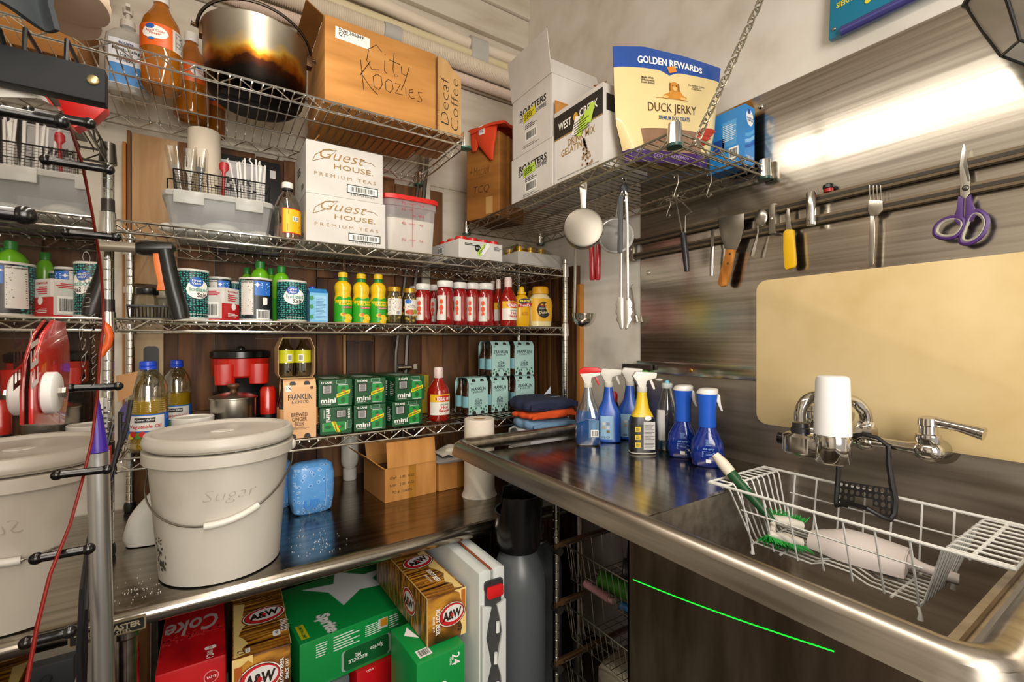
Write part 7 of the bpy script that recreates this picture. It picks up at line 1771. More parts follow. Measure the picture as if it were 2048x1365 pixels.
# tall brown box with an orange shirt over it
t = thing('cardboard_box', 'tall brown cardboard box in the corner of the hung shelf under the orange shirt', 'box', (.968, 1.585, ZR), .42)
b = B(); b.box(0, .19, 0, .17, 0, .345); b.make('box', CARDD, t, bevel=.004, smooth=0)
text(t, '+ Mitchell', .04, (0, .10, .20), plain('4A2E10', .7), 'left', w=.10, h=.035, bold=-.02, shear=.2, name='handwriting'); text(t, 'TCQ', .04, (0, .09, .12), plain('4A2E10', .7), 'left', w=.08, h=.035, bold=-.01, shear=.2, name='handwriting')
decal(t, rect(.035, .07), (0, .05, .05), plain('B9905A', .25, coat=.4), 'left', name='tape')
b = B(); b.box(.055, .075, -.0012, .0, .0, .345); b.make('corner_fold', CARD, t)
ot = thing('orange_shirt', 'bright orange shirt draped over the tall brown box', 'shirt', (.968, 1.585, ZR + .3456), .42)
OM = plain('D9431A', .85, var=.12, nscale=20, bump=.2)
b = B()
def drape(u, v):
    x = -.035 + .235*u; y = -.03 + .20*v; z = .034*math.sin(PI*min(1, u*1.1))*(.6 + .4*math.sin(5*v)) + .016 + .006*math.sin(14*u + 6*v)
    return (x, y, max(z, .004))
b.grid(drape, 18, 12); b.make('fold', OM, ot, solid=.010)
b = B(); b.loft([(-.120, .003, .007, 2, -.012, .030), (-.095, .007, .020, 2, -.014, .034), (-.060, .010, .036, 2, -.015, .046), (-.025, .012, .052, 2.4, -.016, .060), (.010, .014, .070, 2.6, -.014, .072), (.030, .012, .076, 2.6, -.004, .076), (.040, .006, .070, 2.4, .006, .076)], 24)
b.v = [(x + .004*math.sin(70*y + 30*z), y + .004*math.sin(60*z), z) for x, y, z in b.v]; b.make('hanging_sleeve', OM, ot)
b = B(); b.loft([(-.065, .004, .010, 2, -.012, .118), (-.030, .009, .026, 2, -.015, .112), (.012, .012, .040, 2.4, -.014, .106), (.030, .008, .036, 2.4, -.006, .106)], 18); b.make('hanging_sleeve', OM, ot)
b = B(); b.box(-.0325, -.0315, .052, .080, -.014, .022); b.make('tag', TXW, ot); lines(ot, .02, .02, 5, (-.0325, .066, .004), ink('5A6A8A'), 'left')
# coffee cartons
def roaster(label, y0, y1, z, h, lab, depth=.22):
    t = thing('coffee_carton', label, 'carton', (.945, y0, z), 0, 'white coffee cartons stacked on the hung shelf'); L = y1 - y0
    b = B(); b.box(0, depth, 0, L, 0, h); b.make('box', WHITEC, t, bevel=.0015, smooth=0)
    yc = L/2; bk = ink('17171A')
    text(t, 'ROASTERS', .03, (0, yc - .01, h*.70), bk, 'left', w=L*.66, h=.024, bold=.02); text(t, 'EXCHANGE COFFEE', .02, (0, yc - .01, h*.585), bk, 'left', w=L*.66, h=.013, bold=.01)
    decal(t, rect(.075, .032), (0, yc + .01, h*.60), ink(lab), 'left', rot=.12, eps=.0014, name='sticker'); lines(t, .06, .024, 4, (0, yc + .01, h*.60), TXK, 'left', rot=.12, eps=.0019)
    lines(t, .07, .018, 3, (0, yc, h*.42), bk, 'left', fill=.35); barcode(t, .070, .036, (0, yc, h*.26), 'left', n=18); lines(t, .10, .012, 2, (0, yc, h*.10), bk, 'left', fill=.2)
    return t
roaster('white coffee carton at the bottom of the stack, with a green sticker', 1.205, 1.458, ZR, .172, 'B8DC4A')
r2 = roaster('white coffee carton on top of the stack with a raised lid and yellow sticker', 1.21, 1.452, ZR + .173, .215, 'E0D21A')
flap(r2, (0, .242, .215), (0, .0, .215), (-.012, .010, .150), WHITEC); flap(r2, (.22, .0, .215), (.22, .242, .215), (.03, 0, .05), CARDD); flap(r2, (.0, .003, .215), (.22, .003, .215), (0, .02, .06), WHITEC)
# drink mix carton
t = thing('drink_mix_carton', 'open white carton with a black band and gold print beside the treat pouch', 'carton', (.945, .970, ZR)); L, D_, h = .226, .19, .243; th = .003
b = B(); b.box(0, th, 0, L, 0, h); b.box(D_ - th, D_, 0, L, 0, h); b.box(th, D_ - th, 0, th, 0, h); b.box(th, D_ - th, L - th, L, 0, h); b.box(th, D_ - th, th, L - th, 0, th); b.make('box', WHITEC, t, smooth=0)
b = B(); b.add([(th + .0006, th, .01), (th + .0006, L - th, .01), (th + .0006, L - th, h - .002), (th + .0006, th, h - .002), (D_ - th - .0006, th, .01), (D_ - th - .0006, L - th, .01), (D_ - th - .0006, L - th, h - .002), (D_ - th - .0006, th, h - .002)], [(0, 1, 2, 3), (7, 6, 5, 4)]); b.make('lining', CARD, t, smooth=0)
flap(t, (D_, .0, h), (D_, L, h), (.035, 0, .045), CARDD); flap(t, (.0, L - .003, h), (D_, L - .003, h), (0, .002, .045), CARD); flap(t, (D_, .001, h), (.02, .001, h), (0, .06, .025), CARDD)
decal(t, rect(L, .075), (0, L/2, h - .052), TXK, 'left', name='black_band'); decal(t, rect(L, .004), (0, L/2, h - .092), TXG, 'left', name='gold_line')
text(t, 'WEST', .03, (0, L*.76, h - .056), TXW, 'left', w=.064, h=.026, bold=.02, eps=.0012, rot=.0); text(t, 'CREEK', .03, (0, L*.27, h - .050), TXW, 'left', w=.082, h=.026, bold=.02, eps=.0012); decal(t, oval(.022, .026), (0, L*.53, h - .052), ink('D09A2A'), 'left', name='sun_logo', eps=.001)
text(t, 'DRINK MIX', .03, (0, L*.42, h*.50), TXG, 'left', w=.125, h=.022, bold=.01); text(t, 'GELATIN', .03, (0, L*.62, h*.40), TXG, 'left', w=.10, h=.022, bold=.01)
for dy, dz in ((.0, .0), (.022, .010), (-.022, .012), (-.044, .024)): decal(t, rect(.024, .055), (0, L*.42 + dy, h*.62 + dz), ink('B8DC4A') if dy <= 0 else TXW, 'left', rot=-.35, eps=.0016 + abs(dy)*.02, name='sticker')
lines(t, .07, .045, 6, (0, L*.40, h*.63), TXK, 'left', eps=.0030, rot=.1, fill=.3)
b = B(); rn = random.Random(12)
for k in range(60):
    f = rn.random(); yy = L*.36 - .035*f*rn.uniform(-.6, 1.0) - .01*f; zz = h*.44 - .085*f; s = .003 + .002*rn.random(); b.add([(-.0014, yy + s*math.cos(q), zz + s*math.sin(q)) for q in (0, 1.2, 2.4, 3.8, 5)], [(0, 1, 2, 3, 4)])
stuff(b.make('granule_print', plain('9A7A5A', .5, var=.3), t, smooth=0))
text(t, 'DISTRIBUTED BY PERFORMANCE FOOD GROUP, RICHMOND, VA 23238', .01, (0, L*.5, .018), TXK, 'left', w=.19, bold=0); decal(t, rect(D_*.9, .05), (D_*.52, 0, h - .052), TXK, name='black_band')
# dog treat pouch
P0, P1 = Vector((.958, .902, ZR)), Vector((1.232, .790, ZR)); W = (P1 - P0).length
t = thing('treat_pouch', 'large cream and blue pouch of dog treats standing at the end of the hung shelf', 'pouch', ((P0 + P1)/2 + Vector((.010, .030, 0))), math.atan2(P1.y - P0.y, P1.x - P0.x))
PHt = .322
def bw(v): return W/2*(.86 + .14*min(1, v*3) + .16*v)            # half width
def bd(v): return .036*(1 - v)**.8*min(1, .55 + v*5) + .0016      # half depth
def front(u, v, e=0): return (bw(v)*u + .006*v*v, -bd(v)*(1 - u**4)**.5*1.0 - .0012 - e + .003*math.sin(9*v + 3*u)*(v*(1 - v))*2, PHt*v + (.018*(1 - abs(u + .45))*v**6) - .012*(u > .3)*(u - .3)*v**4)
def piece(v0, v1, mat, nm, u0=-1, u1=1, e=.0, top=None):
    b = B(); b.grid(lambda a_, c_: front(u0 + (u1 - u0)*a_, (v0 if not callable(v0) else v0(u0 + (u1 - u0)*a_)) + ((v1 if not callable(v1) else v1(u0 + (u1 - u0)*a_)) - (v0 if not callable(v0) else v0(u0 + (u1 - u0)*a_)))*c_, e), 28, 12); return b.make(nm, mat, t)
b = B(); b.grid(lambda a_, c_: (lambda q: (q[0], -q[1], q[2]))(front(-1 + 2*a_, c_)), 24, 16); b.make('back_film', plain('C9AE7A', .35), t)
CRM = plain('E2CC94', .32, var=.05, coat=.3); BLU = plain('1C4A9A', .32, var=.05, coat=.3); PURP = plain('42206A', .35, var=.1, coat=.3)
edge = lambda u: .83 - .035*max(0, 1 - abs(u)*6)
piece(0.0, .10, PURP, 'purple_base'); piece(.10, edge, CRM, 'cream_front'); piece(edge, 1.0, BLU, 'blue_header')
piece(.085, lambda u: .30 - .05*u*u, plain('8A6A52', .12, var=.5, nscale=18, coat=.8), 'window', -.62, .66, .0010)
def fn(cu, cv, e=.0018): return lambda x, y: front(cu + x/bw(cv), cv + y/PHt, e)
text(t, 'GOLDEN REWARDS', .03, (0, 0, 0), TXW, fn=fn(.02, .905), w=.205, h=.020, bold=.03, arc=.35)
text(t, 'Made With\nWholesome\nDuck Breast', .01, (0, 0, 0), TXK, fn=fn(-.42, .725), w=.042); text(t, 'No Artificial Colors,\nFlavors or\nPreservatives', .01, (0, 0, 0), TXK, fn=fn(.52, .715), w=.052)
text(t, 'DUCK JERKY', .04, (0, 0, 0), ink('4A2A1C'), fn=fn(.03, .475), w=.150, h=.034, bold=-.002); text(t, 'PREMIUM DOG TREATS', .02, (0, 0, 0), ink('1E4A8A'), fn=fn(.06, .395), w=.095, h=.012)
decal(t, rect(.026, .018), (0, 0, 0), ink('D9822A'), fn=fn(.05, .852), name='biscuit_mark', rot=.3)
DG = plain('C8862E', .5, var=.25, nscale=60); DGL = ink('E2B46A')
for pts, cu, cv, m_ in (([(-.030, 0), (.036, 0), (.040, .008), (.024, .016), (.018, .034), (-.006, .036), (-.016, .018), (-.034, .010)], .07, .575, DG), (oval(.030, .034), .08, .685, DG), ([(-.005, -.012), (.003, -.014), (.004, .010), (-.004, .012)], .01, .69, plain('8A5A1E', .5)), ([(-.003, -.014), (.005, -.012), (.004, .012), (-.004, .010)], .15, .69, plain('8A5A1E', .5)), (oval(.014, .014), .08, .672, DGL), (oval(.007, .005), .08, .682, TXK), (oval(.006, .009), .085, .655, ink('D0505A')), (oval(.003, .003), .045, .70, TXK), (oval(.003, .003), .115, .70, TXK), ([(-.026, 0), (-.010, 0), (-.008, .007), (-.022, .008)], .0, .573, DGL), ([(-.010, 0), (.010, 0), (.008, .007), (-.008, .008)], .24, .573, DGL)):
    decal(t, pts, (0, 0, 0), m_, fn=fn(cu, cv, .0018 + .0002*len(pts) % .0012 + (.0012 if m_ in (TXK, DGL) else 0)), name='dog_print')
b = B(); b.tube([front(-.28 + .62*k/12, .572 + .012*math.sin(PI*k/12), .0016) for k in range(13)], .0006, n=4); b.make('ground_line', plain('C88A2A', .5), t)
RDJ = plain('A8321E', .35, var=.2)
for k, (cu, cv, rt) in enumerate(((.60, .19, .3), (.66, .235, .2), (.70, .275, .25), (.76, .31, .3))): b = B(); c = Vector(front(cu, cv, .004)); b.ball(c, .024, .005, .008, 14, 6); o = b.make('jerky_print', RDJ, t)
text(t, 'GOLDEN REWARDS', .02, (0, 0, 0), ink('B9A0D0'), fn=fn(0, .05, .0016), w=.11)
# soap pad box
t = thing('soap_pad_box', 'blue box of steel wool soap pads against the steel at the shelf end', 'box', (1.277, .738, ZR)); w, d, h = .050, .112, .172
SB = plain('2E86CE', .35, var=.35, nscale=12)
b = B(); b.box(0, w, 0, d, 0, h); b.make('box', SB, t, smooth=0)
decal(t, oval(.036, .048), (w/2, 0, h*.80), TXW, name='label_oval', rot=.2); decal(t, oval(.016, .014), (w*.40, 0, h*.90), ink('1E4AA0'), name='brand_badge', eps=.0012); text(t, 'Steel Wool\nSoap Pads', .01, (w/2, 0, h*.77), ink('1E6AB8'), w=.034, eps=.0014); text(t, '10 STEEL WOOL\nSOAP PADS', .01, (w*.5, 0, h*.13), TXW, w=.040)
for z, c in ((.42, '8CC6EE'), (.33, '1E5AB0'), (.52, '5AAAE2')): decal(t, [(-w*.48, -.012), (0, -.004), (w*.48, .010), (w*.48, .022), (0, .006), (-w*.48, -.002)], (w/2, 0, h*z), ink(c), name='wave_print')
decal(t, rect(.045, .075), (0, d*.42, h*.60), plain('4E9AD6', .4), 'left', name='text_panel'); lines(t, .04, .05, 9, (0, d*.42, h*.62), TXW, 'left', fill=.3); barcode(t, .030, .034, (0, d*.30, h*.25), 'left', n=12); decal(t, rect(.035, .035), (0, d*.72, h*.45), ink('1E4A9A'), 'left', name='blue_panel')
flap(t, (w, .0, h), (w, .05, h), (-.02, 0, .02), CARDD)

# ================================================================== tools hanging under the shelf
zr = SR - .0345
def hook(label, x, y, ln=.045, mat=WIREB):
    b = B(); pts = []
    for k in range(9): a_ = PI*k/8; pts.append((x, y + .007*math.cos(a_), zr + .004 + .007*math.sin(a_)))
    pts += [(x, y - .007, zr - ln*.3), (x, y + .003, zr - ln*.7)]
    for k in range(9): a_ = PI + PI*k/8; pts.append((x, y - .003 - .007*math.cos(a_ - PI)*-1 + .004, zr - ln + .008*math.sin(a_)))
    b.tube(pts, .0017, n=6); return tag(b.make('wire_hook', mat), label, 'hook', 'wire hooks under the hung shelf')
# small saucepan
pc = Vector((.945, 1.055, 1.592))
t = thing('measuring_pan', 'small stainless pan hanging by its handle under the hung shelf', 'pan', pc, math.radians(-40))
RT = Matrix.Rotation(PI/2, 4, 'X')
b = B(); b.loft([(-.030, .052), (-.030, .057), (.020, .060), (.024, .058), (.026, .052), (.026, .004)], 40, M=RT); b.make('pan', plain('7E786E', .40, 1, .1), t)
b = B(); b.prism([(-.009, .056), (.009, .056), (.008, .075), (.010, .110), (.012, .138), (.006, .146), (-.006, .146), (-.012, .138), (-.010, .110), (-.008, .075)], -.003, .001); b.make('handle', SILVD, t, bevel=.001)
# can opener with red handles
t = thing('can_opener', 'can opener with two red handles hanging beside the small pan', 'can opener', (1.10, 1.168, 1.46), math.radians(-40))
RDH = plain('A8141C', .3, coat=.5)
for s in (-1, 1):
    b = B(); b.loft([(0, .007, .006, 2, s*.009), (.004, .0095, .008, 2, s*.009), (.06, .0098, .008, 2, s*.010), (.118, .009, .0075, 2, s*.011), (.122, .007, .006, 2, s*.011)], 14); b.make('handle', RDH, t)
b = B(); b.tube([(-.011, 0, .122), (-.008, 0, .150), (.0, 0, .175), (.010, 0, .190)], .005, n=8); b.tube([(.011, 0, .122), (.006, 0, .150), (.0, 0, .17)], .005, n=8); b.cyl((0, -.01, .165), (0, .01, .165), .014, n=16); b.make('jaw', SILVD, t)
b = B(); b.tube([(.0, 0, .19), (.0, 0, .2665)], .0015, n=6); b.make('hang_wire', WIREB, t)
# round strainer
t = thing('round_strainer', 'round mesh strainer hanging behind the tongs', 'strainer', (1.115, 1.085, 1.600), math.radians(-40))
b = B(); b.tube([(.056*math.cos(2*PI*k/32), 0, .056*math.sin(2*PI*k/32)) for k in range(32)], .0045, n=8, closed=True); b.make('rim', plain('CFCBC4', .25, .8), t)
b = B(); b.loft([(-.002, .054), (-.018, .046), (-.028, .028), (-.031, .006)], 28, M=RT @ Matrix.Rotation(PI, 4, 'X'), caps=False); b.make('mesh_bowl', clear('C9C6C0', .4, .3, .6), t)
b = B(); b.tube([(.0, .0, .056), (.004, 0, .10), (.006, 0, .122)], .003, n=6); b.make('handle', SILVD, t)
# ladle
t = thing('soup_ladle', 'long stainless ladle hanging by the white wall, bowl at the bottom', 'ladle')
q0, q1 = onX(1152, 470, 1.2), onX(1148, 628, 1.2); cc = onX(1168, 630, 1.2)
b = B(); b.tube([(q0.x, q0.y, zr + .008), (q0.x, q0.y, zr - .02), q0, q1, q1 + Vector((0, .0, -.008))], [.003, .004, .006, .0065, .005], n=8); b.make('handle', SILV, t)
b = B(); sec = []
for k in range(7): a_ = PI/2*k/6; sec.append((cc.z - .048*math.cos(a_), max(.046*math.sin(a_), .003)))
sec += [(cc.z + .003, .0475), (cc.z + .003, .043)] + [(cc.z - .042*math.cos(PI/2*k/6), max(.041*math.sin(PI/2*k/6), .003)) for k in range(5, -1, -1)]
b.loft(sec, 32, M=Matrix.Translation((cc.x, cc.y, 0))); b.make('bowl', CHROME, t)
# tongs
tx = Vector((1.012, .952, 0)); t = thing('kitchen_tongs', 'long stainless tongs with dark grips hanging from a hook', 'tongs', (tx.x, tx.y, 1.283), math.radians(-47))
for s in (-1, 1):
    b = B(); b.prism([(s*.003, .41), (s*.011, .40), (s*.013, .30), (s*.014, .10), (s*.012, .09), (s*.006, .09), (s*.005, .30)], -.010, .010); b.make('arm', SILV, t, bevel=.0015)
    b = B(); pts = [(s*.002, .095), (s*.016, .095), (s*.024, .075), (s*.020, .065), (s*.025, .052), (s*.019, .042), (s*.022, .028), (s*.014, .016), (s*.012, .004), (s*.004, .0), (s*.002, .01)]; b.prism(pts, -.012 if s < 0 else -.004, -.002 if s < 0 else .008); b.make('scalloped_tip', SILVD, t, bevel=.002)
b = B(); b.loft([(.225, .006, .003, 4, -.012, -.0105), (.235, .0075, .004, 4, -.011, -.0108), (.385, .0075, .004, 4, -.009, -.0108), (.395, .006, .003, 4, -.008, -.0105)], 16); b.make('grip', plain('2E3032', .5), t)
b = B(); b.loft([(.405, .011, .010), (.418, .013, .011), (.428, .009, .008)], 16); b.make('lock_cap', plain('2A2C30', .4), t); b = B(); b.tube([(0, 0, .43), (.004, 0, .437), (.0, 0, .444)], .003, n=6); b.make('hang_loop', BLACK, t)
hook('wire hook holding the tongs', tx.x, tx.y, .018)
# thermometer
t = thing('thermometer', 'thin metal probe hanging behind the tongs on the white wall', 'thermometer'); u0, u1 = onX(1262, 576, 1.345), onX(1274, 645, 1.345)
b = B(); b.tube([u0, u0.lerp(u1, .8)], .0035, n=8); b.make('probe', SILVD, t); b = B(); b.tube([u0.lerp(u1, .81), u1], .0075, n=12); b.make('head', SILV, t); b = B(); b.tube([u0, u0 + Vector((.006, 0, .012)), (XW - .001, u0.y, u0.z + .014)], .0012, n=5); b.make('wall_pin', SILVD, t)
# potato masher with black handle
t = thing('potato_masher', 'wire masher with a black handle hanging under the hung shelf', 'masher'); MX = 1.245
b = B(); b.tube([onX(1366, 466, MX), onX(1369, 490, MX), onX(1372, 520, MX), onX(1374, 543, MX)], [.0085, .0105, .010, .0075], n=14); b.make('handle', plain('17171A', .35), t)
b = B(); b.tube([onX(1365, 466, MX), onX(1356, 424, MX), onX(1352, 400, MX)], .0022, n=6); b.tube([onX(1370, 466, MX), onX(1371, 432, MX), onX(1384, 424, MX - .01)], .0022, n=6); b.make('stems', SILV, t)
b = B(); w0 = onX(1352, 398, MX); zz = w0.z; pts = []
for k in range(5):
    s = 1 if k % 2 == 0 else -1; pts += [(MX + .028*s, w0.y + .036 - .016*k, zz), (MX + .028*s, w0.y + .028 - .016*k, zz)]
pts = [Vector(p_) for p_ in pts]; b.tube(pts, .0022, n=6); b.tube([pts[4], (MX, w0.y, zz), w0 ], .0022, n=6); b.tube([(MX, w0.y - .01, zz), onX(1384, 424, MX - .01)], .0022, n=6); b.make('masher_grid', SILV, t)
b = B(); b.tube([(MX, w0.y + .012, zz + .001), (MX, w0.y + .012, zr + .010)], .0016, n=5); b.make('hang_wire', WIREB, t)
for lb, x, y, ln in (('empty wire hook near the front corner of the hung shelf', 1.20, .80, .050), ('empty wire hook behind the tongs', 1.30, 1.02, .045), ('empty wire hook between the small pan and the tongs', 1.06, 1.0, .04), ('empty wire hook above the potato masher', 1.13, .86, .05)): hook(lb, x, y, ln)

# ================================================================== tin sign and lantern high on the right wall
t = thing('tin_sign', 'teal tin sign with yellow lettering and a purple rolled lower edge, high on the wall', 'sign')
b = B(); y0, y1, z0 = .10, .546, 2.028; b.add([(XW - .030, y1, z0), (XW - .030, y0, z0), (XW - .004, y0, z0 + .34), (XW - .004, y1, z0 + .34), (XW - .012, y1, z0), (XW - .012, y0, z0), (XW - .001, y0, z0 + .34), (XW - .001, y1, z0 + .34)], [(0, 1, 2, 3), (7, 6, 5, 4), (0, 4, 5, 1), (2, 6, 7, 3), (1, 5, 6, 2), (3, 7, 4, 0)]); b.make('plate', plain('0E7A9E', .3, var=.1, nscale=6, spec=.6), t, bevel=.004, smooth=30)
b = B(); b.tube([(XW - .032, y1 - .03, z0 + .004), (XW - .032, y0, z0 + .004)], .012, n=12); b.make('rolled_edge', plain('4A4A8E', .3, .3), t)
sl_ = .026/.34; fs = lambda y_, z_, e=.0012: (lambda u, v: (XW - .030 - e + (z_ + v)*sl_, y_ - u, z0 + z_ + v))
text(t, 'SIERRA NEVADA', .03, (0, 0, 0), ink('E0D83A'), fn=fs(.478, .082), w=.105, h=.015, bold=.02, rot=.04); decal(t, oval(.014, .014), (0, 0, 0), ink('E0D83A'), fn=fs(.462, .052), name='yellow_dot')
b = B(); b.ball((XW - .030, y1 - .012, z0 + .022), .003, .005, .005, 8, 5); b.make('screw', SILVD, t)
# lantern-like basket shade at the top right
t = thing('hanging_lantern', 'black-framed hanging shade with pale clear panels at the top corner above the sink', 'lantern')
LT = [onX(1930, 8, 1.28), onX(2170, 70, 1.22), onX(2240, -70, 1.05), onX(1990, -90, 1.10)]
LBm = [onX(2003, 112, 1.25), onX(2110, 152, 1.22), onX(2130, 110, 1.14), onX(2040, 80, 1.16)]
for k in range(4):
    m_ = (k + 1) % 4
    b = B(); b.tube([LT[k], LT[m_]], .0075 if k == 0 else .0055, n=8); b.make('top_bar', BLACK, t)
    b = B(); b.tube([LT[k], LT[k].lerp(LBm[k], .5) + (LBm[k] - LBm[(k+2) % 4]).normalized()*.004, LBm[k]], .0032, n=8); b.make('rib', BLACK, t)
    b = B(); b.tube([LBm[k], LBm[m_]], .0026, n=8); b.make('bottom_bar', BLACK, t)
    b = B(); b.add([LT[k], LT[m_], LBm[m_], LBm[k]], [(0, 1, 2, 3)]); b.make('panel', clear('E2DDD4', .32, .15, .85), t, solid=.001)
ap = (LT[0] + LT[1] + LT[2] + LT[3])/4 + Vector((0, 0, .12))
for k in range(4): b = B(); b.tube([LT[k], ap], .003, n=6); b.make('hanger_wire', BLACK, t)
b = B(); b.tube([ap, (ap.x, ap.y, 3.05)], .003, n=6); b.make('cord', BLACK, t)

# ================================================================== the peg rack, mirrored sheet and clutter at the left
MXP = -.160
def mirror_mat():
    m, nt, bs = _new('mirrored_acrylic'); nt.nodes.remove(bs)
    gl = _n(nt, 'ShaderNodeBsdfAnisotropic'); gl.inputs[0].default_value = (.80, .77, .74, 1); gl.inputs['Roughness'].default_value = .015
    tr = _n(nt, 'ShaderNodeBsdfTransparent'); tr.inputs[0].default_value = (.55, .5, .48, 1); mx = _n(nt, 'ShaderNodeMixShader'); mx.inputs[0].default_value = .80
    co = _coords(nt, (1, 1, .6)); nz = _n(nt, 'ShaderNodeTexNoise'); nz.inputs['Scale'].default_value = 5; nz.inputs['Detail'].default_value = 1; nt.links.new(co, nz.inputs['Vector'])
    bp = _n(nt, 'ShaderNodeBump'); bp.inputs['Strength'].default_value = .06; bp.inputs['Distance'].default_value = .02; nt.links.new(nz.outputs['Fac'], bp.inputs['Height']); nt.links.new(bp.outputs[0], gl.inputs['Normal'])
    nt.links.new(tr.outputs[0], mx.inputs[1]); nt.links.new(gl.outputs[0], mx.inputs[2]); nt.links.new(mx.outputs[0], nt.nodes['Material Output'].inputs[0]); return m
ac = thing('acrylic_sheet', 'glossy see-through sheet with a red rim hanging at the side, mirroring the shelves', 'sheet')
edge_px = [(120, 218), (143, 262), (165, 330), (185, 430), (200, 520), (206, 600), (207, 650), (200, 705), (195, 790), (184, 880), (165, 960), (140, 1050), (100, 1150), (75, 1250), (60, 1330), (48, 1400)]
E_ = [onX(px, py, MXP) for px, py in edge_px]
out = [(p.y, p.z) for p in E_] + [(.55, .70), (.42, .80), (.40, 1.2), (.46, 1.37), (.588, 1.466), (.70, 1.515)]
n = len(out); b = B(); b.add([(MXP, y, z) for y, z in out] + [(MXP - .003, y, z) for y, z in out], [tuple(range(n)), tuple(range(2*n - 1, n - 1, -1))]); b.make('sheet', mirror_mat(), ac, smooth=0)
RIMR = plain('7E140E', .3, var=.2, nscale=20)
b = B(); b.tube([(MXP - .001, p.y, p.z) for p in E_], .0030, n=8); b.make('red_rim', RIMR, ac)
CHK = plain('B9B2A8', .7)
def onsheet(u, v, cy, cz, rot=-PI/2): return (MXP + .0006, cy - (u*math.cos(rot) - v*math.sin(rot)), cz + (u*math.sin(rot) + v*math.cos(rot)))
c1 = onX(186, 700, MXP); c2 = onX(166, 690, MXP); c3 = onX(172, 560, MXP)
text(ac, 'Bakuppu', .04, (0, 0, 0), CHK, fn=lambda u, v: onsheet(u, v, c1.y, c1.z), w=.115, h=.05, bold=-.022, shear=.3, name='chalk_writing')
text(ac, 'Papa', .04, (0, 0, 0), CHK, fn=lambda u, v: onsheet(u, v, c2.y, c2.z - .01), w=.085, h=.05, bold=-.022, shear=.3, name='chalk_writing'); text(ac, 'Colorful', .04, (0, 0, 0), CHK, fn=lambda u, v: onsheet(u, v, c3.y, c3.z), w=.085, h=.05, bold=-.022, shear=.3, name='chalk_writing')
# rack
rk2 = thing('peg_rack', 'black coat rack with a board, a brass screw and ball-tipped pegs', 'rack')
RBK = plain('1B1C1D', .6, var=.12, nscale=40, spec=.2)
b = B(); b.box(-.62, -.1365, .900, .925, 1.604, 1.655); b.make('board', RBK, rk2, bevel=.003)
sc_ = onY(186, 160, .899); b = B(); b.ball(sc_, .0075, .003, .0075, 16, 6); b.make('brass_screw', plain('B0A070', .35, .9), rk2)
b = B(); b.box(-.62, -.172, .905, .925, .75, .79); b.make('lower_board', RBK, rk2, bevel=.003)
b = B(); b.box(-.62, -.59, .905, .925, .001, 1.6035); b.make('upright', RBK, rk2, bevel=.003)
def peg(mid, tip, r=.0055):
    p = onX(*mid, MXP); k = (tip - 1024)/FPX; r0 = p.x*CT - p.y*ST; d0 = p.x*ST + p.y*CT; L = (k*d0 - r0)/(CT - k*ST); L = max(.012, min(.09, L))
    q = p + Vector((L, 0, 0)); b = B(); b.tube([p + Vector((-.03, 0, 0)), q], r, n=12); b.ball(q, r*1.35, r*1.3, r*1.3, 12, 8); b.make('peg', BLACKG, rk2)
b = B(); b.tube([onX(px, py, MXP) + Vector((-.03, 0, 0)) for px, py in ((120, 236), (155, 330), (183, 470), (190, 775), (165, 945), (126, 1108), (97, 1275))] + [Vector((-.20, .70, .77)), Vector((-.20, .915, .77))], .006, n=8); b.make('peg_rail', RBK, rk2)
for mid, tip in (((155, 330), 217), ((183, 470), 232), ((190, 775), 236), ((165, 945), 214), ((126, 1108), 177), ((97, 1275), 139), ((120, 236), 178), ((58, 232), 122)): peg(mid, tip)
peg((-14, 425), 50, .0065)
# beige cap and dark cloth hanging on the rack
cp = thing('beige_cap', 'beige cap hanging at the top corner above the black rack board', 'cap', onY(135, 0, .97) + Vector((0, 0, .028)))
b = B(); sec = []
for k in range(9): a_ = PI/2*k/8; sec.append((-.032 + .13*math.sin(a_)*1.0, max(.058*math.cos(a_)**.6, .004), max(.07*math.cos(a_)**.6, .004), 2.2))
b.loft(sec, 32); b.make('crown', plain('CDBBA4', .8, var=.08, nscale=30, bump=.15), cp)
b = B(); b.loft([(-.040, .048, .062, 2.2), (-.037, .058, .071, 2.2), (-.022, .060, .073, 2.2), (-.018, .058, .070, 2.2)], 32); b.make('band', plain('BBA78E', .8, var=.06), cp)
b = B(); b.loft([(-.034, .004, .004, 2, -.01, .03), (-.034, .05, .085, 2, -.012, .05), (-.030, .05, .085, 2, -.012, .05), (-.029, .004, .004, 2, -.01, .03)], 24); b.make('brim', plain('BBA78E', .8, var=.06), cp)
cp.scale = (.85, .85, .85)
cl = thing('dark_cloth', 'dark grey cloth hanging beside the beige cap', 'cloth', onY(28, 0, .86) + Vector((0, 0, .045)))
b = B(); b.grid(lambda u, v: (-.075 + .115*u + .004*math.sin(20*v), .020*math.sin(3*PI*u) + .004*math.sin(8*v), .26 - .315*v - .012*u), 24, 10); b.make('cloth', plain('33383A', .9, var=.25, nscale=10, bump=.2), cl, solid=.006)
b = B(); b.tube([(-.02, .0, .26), (-.02, .03, .36), (-.02, .04, .40)], .003, n=6); b.make('loop', BLACK, cl)
